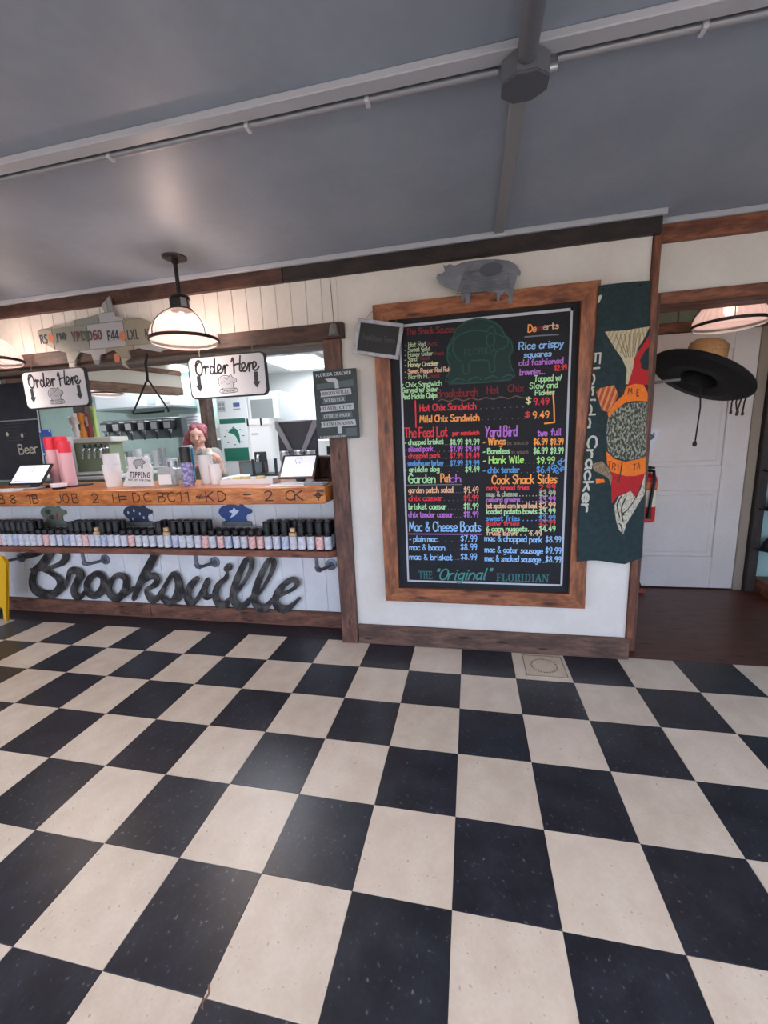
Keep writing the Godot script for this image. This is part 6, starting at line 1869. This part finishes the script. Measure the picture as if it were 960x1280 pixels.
	part("stand", box_st(Vector3(-0.15, 0.0, -0.12), Vector3(0.15, 0.02, 0.14), 0.004), blk, t)
	for q in [[-0.13, -0.1], [0.11, -0.1], [-0.13, 0.1], [0.11, 0.1]]:
		part("stand_leg", box_st(Vector3(q[0], 0.02, q[1]), Vector3(q[0] + 0.025, 0.17, q[1] + 0.025), 0.003), blk, t)
	part("tank", slab_st(rounded(-0.145, -0.14, 0.145, 0.14, 0.05), 0.17, 0.50), mat("dispenser_white", c8(240, 242, 240), 0.4), t).rotation.x = -PI / 2
	part("lid", slab_st(rounded(-0.152, -0.146, 0.152, 0.146, 0.052), 0.50, 0.555), mat("dispenser_white", c8(240, 242, 240), 0.4), t).rotation.x = -PI / 2
	for x in [-0.12, 0.02]:
		part("latch", box_st(Vector3(x, 0.49, 0.14), Vector3(x + 0.014, 0.56, 0.155), 0.003), blk, t)
	part("spigot_plate", box_st(Vector3(-0.08, 0.14, 0.135), Vector3(0.05, 0.24, 0.15), 0.01), blk, t)
	part("spigot", tube_st([Vector3(-0.02, 0.2, 0.145), Vector3(-0.02, 0.2, 0.19), Vector3(-0.02, 0.15, 0.2)], 0.014, 10), chrome, t)
	printed("BREW", t, Vector3(-0.05, 0.41, 0.1403), 0.07, 0.02, mat("print_grey", c8(150, 154, 158), 0.7))
	# till monitor seen from behind
	t = thing("till_monitor", "dark till screen seen from behind on a grey Y-shaped stand", "monitor", Vector3(-1.36, 1.0305, -2.30))
	part("back_shell", box_st(Vector3(-0.175, 0.165, -0.03), Vector3(0.175, 0.50, 0.0), 0.01), mat("monitor_dark", c8(52, 54, 64), 0.5), t)
	var gm := mat("stand_grey", c8(146, 148, 156), 0.45)
	for s in [-1.0, 1.0]:
		part("stand_arm", slab_st([[s * 0.012, 0.20], [s * 0.16, 0.50], [s * 0.178, 0.495], [s * 0.178, 0.44], [s * 0.05, 0.20]] if s > 0 else [[-0.178, 0.44], [-0.178, 0.495], [-0.16, 0.50], [-0.012, 0.20], [-0.05, 0.20]], 0.0, 0.022), gm, t)
	part("stand_neck", box_st(Vector3(-0.035, 0.02, 0.0), Vector3(0.035, 0.26, 0.03), 0.004), gm, t)
	part("stand_foot", box_st(Vector3(-0.11, 0.0, -0.12), Vector3(0.11, 0.02, 0.05), 0.005), gm, t)
	for q in [[-1.43, -2.19, "steel tumbler behind the payment tablet, farthest from the wooden holder"], [-1.30, -2.19, "steel tumbler behind the payment tablet, middle of three"], [-1.21, -2.19, "steel tumbler behind the payment tablet, nearest the wooden holder"]]:
		var o := thing("shaker_cup", q[2], "tumbler", Vector3(q[0], 1.0305, q[1]))
		part("cup_body", lathe_st([[0, 0], [0.032, 0], [0.042, 0.25], [0.038, 0.25], [0.03, 0.01], [0, 0.01]], 18), steel, o)
		part("rim", lathe_st([[0.041, 0.246], [0.045, 0.249], [0.045, 0.255], [0.038, 0.255]], 18), chrome, o)
	t = thing("coffee_grinder", "white machine with a dark spout beyond the till screen", "machine", Vector3(-1.30, 1.0305, -2.92))
	part("body", box_st(Vector3(-0.17, 0.0, -0.1), Vector3(0.17, 0.34, 0.1), 0.02), mat("dispenser_white", c8(240, 242, 240), 0.4), t)
	part("spout", box_st(Vector3(0.02, 0.17, 0.1), Vector3(0.12, 0.27, 0.14), 0.008), blk, t)
	t = thing("picture_frame", "red-edged grey board leaning behind the drink dispenser stand", "board", Vector3(-2.20, 1.0305, -3.05))
	part("panel", box_st(Vector3(-0.16, 0.0, 0.0), Vector3(0.16, 0.14, 0.012), 0.002), mat("board_grey", c8(96, 108, 112), 0.5), t)
	for q in [[-0.165, 0.13, 0.165, 0.142], [-0.165, 0.0, -0.155, 0.13], [0.155, 0.0, 0.165, 0.13]]:
		part("frame_member", box_st(Vector3(q[0], q[1], 0.0), Vector3(q[2], q[3], 0.018), 0.002), mat("board_red", c8(140, 70, 60), 0.5), t)
	# wall cupboard at the right of the kitchen
	t = thing("wall_cupboard", "white wall cupboard with a lit shelf at the kitchen back", "cupboard", Vector3(-1.65, 1.55, -5.14))
	part("body", box_st(Vector3(-0.7, 0.0, -0.158), Vector3(0.7, 0.45, 0.1), 0.004), white, t)
	part("open_shelf", box_st(Vector3(-0.66, 0.06, 0.1), Vector3(0.66, 0.09, 0.16), 0.002), white, t)
	part("red_box", box_st(Vector3(-0.25, 0.091, 0.10), Vector3(-0.08, 0.13, 0.15), 0.003), mat("box_red", c8(170, 84, 78), 0.6), t)
	# chalkboard with the drinks list at the bar end
	t = thing("drinks_chalkboard", "large dark drinks chalkboard with thin pale edging at the bar end", "chalkboard", Vector3(-4.3, 1.13, -2.18))
	part("panel", slab_st([[-0.9, -0.02], [0.44, -0.02], [0.52, 0.86], [-0.9, 0.86]], 0.0, 0.02), mottled("board_navy", c8(28, 31, 42), c8(40, 44, 56), Vector3.ONE * 2, 0.5, 141), t)
	part("edge", tube_st([Vector3(0.44, -0.02, 0.018), Vector3(0.52, 0.86, 0.018)], 0.006, 8), mat("edge_pale", c8(176, 180, 188), 0.4), t)
	part("rail", tube_st([Vector3(-0.9, 0.53, 0.022), Vector3(0.49, 0.53, 0.022)], 0.005, 8), mat("edge_pale", c8(176, 180, 188), 0.4), t)
	st = mb()
	lettering(st, "Beer", Vector2(0.20, 0.22), Vector2(0.42, 0.23), 0.085, 0.0215, 0.006, 0.001)
	part("chalk_lettering", st, mat("chalk", c8(210, 208, 190), 0.8), t)
	st = mb()
	for k in 6:
		stroke(st, [Vector3(0.1, 0.50 - 0.03 * k, 0.0015), Vector3(0.33 - 0.03 * (k % 3), 0.502 - 0.03 * k, 0.0015)], 0.0212)
	part("chalk_lines", st, mat("chalk_dim", c8(96, 100, 112), 0.8), t)
	for q in [[0.27, 0.39], [0.10, 0.41]]:
		part("chalk_dot", slab_st(circle(q[0], q[1], 0.015, 0.02, 10), 0.02, 0.0212), mat("chalk", c8(210, 208, 190), 0.8), t)
	t = thing("blue_card", "blue placard fixed with white studs beside the drinks chalkboard", "placard", Vector3(-3.475, 1.085, -1.93))
	part("card", box_st(Vector3(-0.062, 0.245, 0.0), Vector3(0.062, 0.465, 0.006), 0.002), mat("card_blue", c8(52, 92, 170), 0.5), t)
	for q in [[-0.05, 0.45], [0.05, 0.45], [-0.05, 0.26], [0.05, 0.26]]:
		part("stud", slab_st(circle(q[0], q[1], 0.008, 0.008, 10), 0.006, 0.009), white, t)
	part("stand", tube_st([Vector3(0, 0.0, -0.006), Vector3(0, 0.42, -0.006)], 0.008, 8), steel, t)
	part("stand_foot", lathe_st([[0, 0], [0.045, 0], [0.045, 0.006], [0.01, 0.012], [0, 0.012]], 18), steel, t)
	# timber upright beyond the chalkboard
	t = thing("bar_upright", "dark brown timber upright beyond the drinks chalkboard", "post", Vector3(-4.33, 0, -3.14))
	part("shaft", box_st(Vector3(-0.1, 0.05, -0.06), Vector3(0.06, 2.398, 0.06), 0.005), dark_wood("y"), t)
	part("foot_block", box_st(Vector3(-0.12, 0.0, -0.075), Vector3(0.08, 0.05, 0.075), 0.004), dark_wood("y"), t)
	t = thing("straw_box", "small white carton with a black round print on the bar cabinet", "carton", Vector3(-4.02, 1.1005, -2.56))
	part("carton", box_st(Vector3(-0.06, 0.0, -0.04), Vector3(0.06, 0.40, 0.04), 0.003), mat("foam_white", c8(236, 234, 236), 0.6), t)
	part("round_print", slab_st(circle(0.0, 0.33, 0.028, 0.032, 16), 0.04, 0.041), mat("print_dark", c8(60, 60, 64), 0.6), t)
	t = thing("brown_pouch", "brown rounded pouch beside the white carton on the bar cabinet", "pouch", Vector3(-4.17, 1.1005, -2.56))
	part("pouch", lathe_st([[0, 0], [0.06, 0.0], [0.07, 0.15], [0.075, 0.3], [0.06, 0.37], [0.03, 0.4], [0, 0.405]], 18), mat("pouch_brown", c8(104, 72, 54), 0.7), t)
	part("tie", lathe_st([[0.031, 0.388], [0.036, 0.392], [0.036, 0.4], [0.03, 0.402]], 14), mat("tie_dark", c8(60, 44, 36), 0.7), t)

# ------------------------------------------------------------------ the person at work
func field(bones: Array, p: Vector3, k: float) -> float:
	var d := 9.0
	for b in bones:
		var a: Vector3 = b[0]
		var ab: Vector3 = b[1] - a
		var h := clampf((p - a).dot(ab) / maxf(ab.length_squared(), 1e-8), 0.0, 1.0)
		var q: Vector3 = p - a - ab * h
		var sc: Vector3 = b[4] if b.size() > 4 else Vector3.ONE
		var e := (q / sc).length() - lerpf(b[2], b[3], h)
		var m := clampf(0.5 + 0.5 * (d - e) / k, 0.0, 1.0)
		d = lerpf(d, e, m) - k * m * (1.0 - m)
	return d

func nets(st: SurfaceTool, bones: Array, cell: float, k: float, grow := 0.0, y_lo := -99.0, y_hi := 99.0):
	var lo := Vector3.ONE * 99.0
	var hi := Vector3.ONE * -99.0
	for b in bones:
		var r := maxf(b[2], b[3]) * 1.5 + grow + cell * 2.0
		lo = lo.min(b[0] - Vector3.ONE * r).min(b[1] - Vector3.ONE * r)
		hi = hi.max(b[0] + Vector3.ONE * r).max(b[1] + Vector3.ONE * r)
	lo.y = maxf(lo.y, y_lo)
	hi.y = minf(hi.y, y_hi)
	var n := Vector3i(((hi - lo) / cell).ceil()) + Vector3i.ONE
	var v := PackedFloat32Array()
	v.resize(n.x * n.y * n.z)
	for z in n.z:
		for y in n.y:
			for x in n.x:
				v[x + n.x * (y + n.y * z)] = field(bones, lo + Vector3(x, y, z) * cell, k) - grow
	var at := {}
	for z in n.z - 1:
		for y in n.y - 1:
			for x in n.x - 1:
				var base := x + n.x * (y + n.y * z)
				var s := 0
				var p := Vector3.ZERO
				var c := 0
				var f := []
				for i in 8:
					var w := v[base + (i & 1) + n.x * ((i >> 1 & 1) + n.y * (i >> 2))]
					f.append(w)
					if w < 0.0:
						s += 1
				if s == 0 or s == 8:
					continue
				for e in [[0, 1], [2, 3], [4, 5], [6, 7], [0, 2], [1, 3], [4, 6], [5, 7], [0, 4], [1, 5], [2, 6], [3, 7]]:
					var a: float = f[e[0]]
					var b: float = f[e[1]]
					if (a < 0.0) != (b < 0.0):
						var t := a / (a - b)
						var pa := Vector3(e[0] & 1, e[0] >> 1 & 1, e[0] >> 2)
						var pb := Vector3(e[1] & 1, e[1] >> 1 & 1, e[1] >> 2)
						p += pa.lerp(pb, t)
						c += 1
				at[base] = lo + (Vector3(x, y, z) + p / c) * cell
	var step := [1, n.x, n.x * n.y]
	for z in range(1, n.z - 1):
		for y in range(1, n.y - 1):
			for x in range(1, n.x - 1):
				var base := x + n.x * (y + n.y * z)
				for ax in 3:
					var a := v[base]
					var b := v[base + step[ax]]
					if (a < 0.0) == (b < 0.0):
						continue
					var u: int = step[(ax + 1) % 3]
					var w: int = step[(ax + 2) % 3]
					var q := [base - u - w, base - w, base, base - u]
					var ok := true
					for i in q:
						ok = ok and at.has(i)
					if not ok:
						continue
					if a < 0.0:
						q.reverse()
					for i in [0, 1, 2, 0, 2, 3]:
						st.set_smooth_group(0)
						st.add_vertex(at[q[i]])

func hand_bones(w: Vector3, dir: Vector3, palm: Vector3, thumb: Vector3) -> Array:
	# wrist, pointing direction, where the palm faces, the side the thumb leaves
	var out := []
	var pc := w + dir * 0.045
	out.append([w, pc + thumb * 0.012, 0.019, 0.021])
	out.append([w, pc - thumb * 0.012, 0.019, 0.02])
	var len := [0.068, 0.078, 0.072, 0.056]
	for i in 4:
		var root: Vector3 = w + dir * 0.075 + thumb * (0.027 - 0.018 * i)
		var l: float = len[i]
		var k1 := root + (dir * 0.8 + palm * 0.35).normalized() * l * 0.5
		var k2: Vector3 = k1 + (dir * 0.35 + palm * 0.9).normalized() * l * 0.5
		out.append([root - dir * 0.02, root, 0.0095, 0.0092])
		out.append([root, k1, 0.009, 0.0085])
		out.append([k1, k2, 0.0085, 0.0075])
	var tr: Vector3 = w + dir * 0.025 + thumb * 0.022
	var t1: Vector3 = tr + (thumb * 0.8 + dir * 0.6 + palm * 0.2).normalized() * 0.035
	var t2: Vector3 = t1 + (dir * 0.8 + palm * 0.6).normalized() * 0.03
	out.append([tr, t1, 0.012, 0.0105])
	out.append([t1, t2, 0.0105, 0.009])
	return out

func _person():
	var t := thing("person", "person in a grey collared shirt with pink hair working behind the counter", "person", Vector3(-2.70, 0, -2.88), "", deg_to_rad(8))
	var skin := mat("skin", c8(214, 164, 148), 0.55)
	skin.subsurf_scatter_enabled = true
	skin.subsurf_scatter_strength = 0.1
	var S := Vector3(1.25, 1.0, 0.85)
	var hip := Vector3(0, 0.86, 0)
	var chest := Vector3(0, 1.14, 0.01)
	var sh := 1.27
	var le := Vector3(-0.225, 1.03, 0.06)
	var re := Vector3(0.235, 1.04, 0.05)
	var lw := Vector3(0.14, 1.19, 0.21)
	var rw := Vector3(0.28, 1.20, 0.17)
	var arms := [[Vector3(-0.155, sh - 0.01, 0), le, 0.046, 0.037], [Vector3(0.155, sh - 0.01, 0), re, 0.046, 0.037]]
	var fore := [[le, lw, 0.036, 0.024], [re, rw, 0.036, 0.024]]
	var torso := [[hip, Vector3(0, 0.98, 0.005), 0.125, 0.108, S], [Vector3(0, 0.98, 0.005), chest, 0.108, 0.118, S], [chest, Vector3(0, 1.22, 0), 0.118, 0.09, S], [Vector3(-0.15, sh - 0.015, 0), Vector3(0.15, sh - 0.015, 0), 0.05, 0.05]]
	var legs := [[Vector3(-0.09, 0.84, 0), Vector3(-0.1, 0.46, 0.01), 0.088, 0.06], [Vector3(0.09, 0.84, 0), Vector3(0.1, 0.46, 0.01), 0.088, 0.06], [Vector3(-0.1, 0.46, 0.01), Vector3(-0.105, 0.08, -0.01), 0.058, 0.04], [Vector3(0.1, 0.46, 0.01), Vector3(0.105, 0.08, -0.01), 0.058, 0.04], [Vector3(-0.105, 0.045, -0.03), Vector3(-0.115, 0.035, 0.12), 0.042, 0.034], [Vector3(0.105, 0.045, -0.03), Vector3(0.115, 0.035, 0.12), 0.042, 0.034]]
	var neck := [[Vector3(0, 1.22, -0.005), Vector3(0.0, 1.36, 0.0), 0.056, 0.048]]
	var st := mb()
	nets(st, torso + arms + fore + legs + neck, 0.02, 0.035)
	# head, turned a little down to the work
	var hc := Vector3(0.005, 1.455, 0.015)
	var tilt := Basis.from_euler(Vector3(deg_to_rad(14), deg_to_rad(14), deg_to_rad(-4)))
	var head := []
	for b in [[Vector3(0, 0.028, -0.012), Vector3(0, 0.022, 0.012), 0.076, 0.073], [Vector3(0, -0.02, 0.03), Vector3(0, -0.062, 0.046), 0.058, 0.036], [Vector3(-0.028, -0.03, 0.03), Vector3(0.028, -0.03, 0.03), 0.045, 0.045], [Vector3(0, 0.012, 0.084), Vector3(0, -0.016, 0.096), 0.008, 0.0125], [Vector3(-0.011, -0.018, 0.087), Vector3(0.011, -0.018, 0.087), 0.008, 0.008], [Vector3(-0.014, -0.047, 0.078), Vector3(0.014, -0.047, 0.078), 0.008, 0.008], [Vector3(-0.078, 0.012, -0.004), Vector3(-0.08, -0.018, 0.002), 0.012, 0.009], [Vector3(0.078, 0.012, -0.004), Vector3(0.08, -0.018, 0.002), 0.012, 0.009], [Vector3(0, -0.05, -0.005), Vector3(0, -0.115, -0.02), 0.05, 0.048]]:
		head.append([hc + tilt * b[0], hc + tilt * b[1], b[2], b[3]])
	nets(st, head, 0.007, 0.012)
	# both hands meet before her
	nets(st, hand_bones(lw, Vector3(0.75, 0.5, 0.4).normalized(), Vector3(0.2, -0.6, -0.5).normalized(), Vector3(-0.3, 0.6, 0.5).normalized()), 0.005, 0.008)
	nets(st, hand_bones(rw, Vector3(-0.35, 0.75, 0.5).normalized(), Vector3(-0.6, -0.3, -0.5).normalized(), Vector3(-0.6, 0.2, 0.6).normalized()), 0.005, 0.008)
	st.generate_normals()
	part("body", st, skin, t)
	var eye := mat("eye_dark", c8(52, 40, 38), 0.4)
	for s in [-1.0, 1.0]:
		var e := hc + tilt * Vector3(s * 0.031, 0.012, 0.079)
		var s2 := mb()
		lathe(s2, [[0, -0.006], [0.008, -0.003], [0.011, 0.0], [0.008, 0.003], [0, 0.006]], 12, Vector3.ZERO, 0, 0, Transform3D(tilt, e))
		part("eye", s2, eye, t)
		s2 = mb()
		tube(s2, [hc + tilt * Vector3(s * 0.018, 0.031, 0.082), hc + tilt * Vector3(s * 0.032, 0.036, 0.079), hc + tilt * Vector3(s * 0.047, 0.03, 0.068)], 0.003, 6)
		part("eyebrow", s2, mat("brow", c8(110, 70, 66), 0.8), t)
	var s3 := mb()
	tube(s3, [hc + tilt * Vector3(-0.02, -0.046, 0.083), hc + tilt * Vector3(0.0, -0.045, 0.0875), hc + tilt * Vector3(0.02, -0.046, 0.083)], 0.0042, 6)
	part("mouth", s3, mat("lips", c8(180, 104, 102), 0.5), t)
	# hair drawn back into a tail
	var hair := []
	for b in [[Vector3(0, 0.045, -0.04), Vector3(0, 0.02, -0.045), 0.074, 0.072], [Vector3(-0.03, 0.085, 0.02), Vector3(-0.04, 0.07, -0.03), 0.03, 0.05], [Vector3(0.03, 0.085, 0.02), Vector3(0.04, 0.07, -0.03), 0.03, 0.05], [Vector3(-0.035, 0.085, 0.035), Vector3(-0.072, 0.035, 0.03), 0.02, 0.018], [Vector3(0.035, 0.085, 0.035), Vector3(0.072, 0.035, 0.03), 0.02, 0.018], [Vector3(-0.074, 0.035, 0.02), Vector3(-0.078, -0.04, -0.01), 0.02, 0.017], [Vector3(0.074, 0.035, 0.02), Vector3(0.078, -0.03, -0.015), 0.02, 0.015], [Vector3(-0.03, 0.02, -0.1), Vector3(-0.1, -0.03, -0.06), 0.05, 0.045], [Vector3(-0.1, -0.03, -0.06), Vector3(-0.125, -0.1, -0.03), 0.045, 0.035], [Vector3(-0.125, -0.1, -0.03), Vector3(-0.12, -0.18, -0.01), 0.035, 0.014]]:
		hair.append([hc + tilt * b[0], hc + tilt * b[1], b[2], b[3]])
	var hs := mb()
	nets(hs, hair, 0.009, 0.02)
	hs.generate_normals()
	part("hair", hs, mottled("hair_pink", c8(122, 62, 70), c8(166, 92, 98), Vector3.ONE * 9, 0.6, 151), t)
	# shirt over torso and upper arms, with collar, and trousers
	var ss := mb()
	nets(ss, torso + [[arms[0][0], le, 0.05, 0.046], [arms[1][0], re, 0.05, 0.046]], 0.02, 0.035, 0.013)
	ss.generate_normals()
	part("shirt", ss, mottled("shirt_grey", c8(136, 134, 126), c8(156, 154, 146), Vector3.ONE * 5, 0.8, 153), t)
	for s in [-1.0, 1.0]:
		var cs := mb()
		slab(cs, [[s * 0.004, -0.06], [s * 0.065, -0.04], [s * 0.06, 0.0], [s * 0.03, 0.012]], 0.0, 0.006)
		var o := part("collar", cs, mat("collar_grey", c8(118, 116, 108), 0.8), t, Vector3(0, 1.315, 0.062))
		o.rotation.x = deg_to_rad(-32)
	var ps := mb()
	nets(ps, legs.slice(0, 4) + [[hip, Vector3(0, 0.9, 0), 0.126, 0.12, S]], 0.022, 0.035, 0.014, 0.06)
	ps.generate_normals()
	part("trousers", ps, mat("trousers", c8(44, 46, 54), 0.85), t)
	# the wrapped roll she holds
	var f := thing("wrapped_roll", "small tan wrapped roll held in the hands of the person", "food", Vector3(-2.43, 1.285, -2.63))
	part("roll", lathe_st([[0, -0.045], [0.018, -0.042], [0.027, -0.02], [0.028, 0.02], [0.018, 0.042], [0, 0.045]], 16), mat("roll_tan", c8(206, 178, 148), 0.7), f)
	part("paper_band", lathe_st([[0.0285, -0.018], [0.0292, -0.016], [0.0292, 0.014], [0.0285, 0.016]], 16), mat("paper_white", c8(232, 232, 236), 0.7), f)

# ------------------------------------------------------------------ small fittings
func _small_things():
	# wiring box and conduit on the ceiling
	var grey := mat("box_grey", c8(96, 100, 108), 0.5)
	var t := thing("junction_box", "grey eight-sided wiring box on the ceiling batten", "junction box", Vector3(0.212, 2.40, -0.43))
	var o8 := []
	for k in 8:
		var a := TAU * (k + 0.5) / 8
		o8.append([cos(a) * 0.068, sin(a) * 0.056])
	part("box_body", slab_st(o8, -0.075, -0.024), grey, t).rotation.x = -PI / 2
	part("cover", slab_st(o8, -0.083, -0.076), mat("box_cover", c8(84, 88, 96), 0.5), t).rotation.x = -PI / 2
	part("connector", tube_st([Vector3(0.06, -0.05, 0), Vector3(0.085, -0.05, 0)], 0.012, 10), mat("steel", c8(176, 180, 184)), t)
	t = thing("ceiling_conduit", "thick grey conduit running along the ceiling from the wiring box", "conduit", Vector3(0.212, 2.40, 0.5))
	part("pipe", tube_st([Vector3(0, -0.04, -0.875), Vector3(0, -0.04, 2.6)], 0.026, 14), grey, t)
	for z in [-0.3, 0.6, 1.6]:
		part("strap", box_st(Vector3(-0.05, -0.068, z), Vector3(0.05, -0.001, z + 0.02), 0.002), grey, t)
	t = thing("thin_conduit", "thin grey conduit clipped along the ceiling batten", "conduit", Vector3(-1.5, 2.40, -0.452))
	part("pipe", tube_st([Vector3(-4.5, -0.014, 0), Vector3(1.642, -0.014, 0)], 0.011, 10), mat("conduit_grey", c8(150, 153, 160), 0.4, 0.3), t)
	part("pipe", tube_st([Vector3(1.80, -0.014, 0), Vector3(4.5, -0.014, 0)], 0.011, 10), mat("conduit_grey", c8(150, 153, 160), 0.4, 0.3), t)
	for x in [-3.2, -2.2, -0.95, 0.32, 0.85, 1.25, 2.15, 2.7]:
		part("clip", box_st(Vector3(x, -0.028, -0.016), Vector3(x + 0.014, -0.001, 0.016), 0.002), mat("clip_pale", c8(196, 198, 204), 0.4), t)
	# floor plate with an embossed wreath
	t = thing("floor_plate", "beige square floor plate with a round wreath pattern at the baseboard", "floor plate", Vector3(0.478, 0.0, -1.365))
	part("plate", slab_st(rounded(-0.112, -0.112, 0.112, 0.112, 0.008), 0.0005, 0.004), mottled("plate_beige", c8(196, 182, 162), c8(206, 194, 174), Vector3.ONE * 3, 0.5, 161), t).rotation.x = -PI / 2
	var dk := mat("plate_groove", c8(120, 104, 88), 0.7)
	for k in 28:
		var a := TAU * k / 28
		part("wreath_leaf", slab_st([[cos(a) * 0.066, sin(a) * 0.066], [cos(a + 0.1) * 0.078, sin(a + 0.1) * 0.078], [cos(a + 0.2) * 0.07, sin(a + 0.2) * 0.07]], 0.004, 0.0052), dk, t).rotation.x = -PI / 2
	for q in [[-0.112, -0.112, 0.112, -0.108], [-0.112, 0.108, 0.112, 0.112], [-0.112, -0.108, -0.108, 0.108], [0.108, -0.108, 0.112, 0.108]]:
		part("rim", box_st(Vector3(q[0], 0.004, q[1]), Vector3(q[2], 0.005, q[3]), 0), dk, t)
	# folding caution board at the counter foot
	t = thing("caution_board", "yellow folded caution board leaning at the counter foot", "caution sign", Vector3(-3.657, 0.012, -1.462))
	t.rotation.z = -0.263
	var yel := mat("caution_yellow", c8(228, 176, 24), 0.45)
	for s in [-1.0, 1.0]:
		var st := mb()
		slab(st, [[-0.27, 0.07], [-0.25, 0.07], [-0.23, 0.12], [-0.03, 0.12], [-0.02, 0.02], [0.0, 0.0], [0.0, 0.53], [-0.04, 0.56], [-0.22, 0.56], [-0.26, 0.53]], -0.006 + 0.009 * s, 0.002 + 0.009 * s)
		part("leaf_panel", st, yel, t)
	part("hinge", tube_st([Vector3(-0.22, 0.562, 0), Vector3(-0.04, 0.562, 0)], 0.008, 8), yel, t)
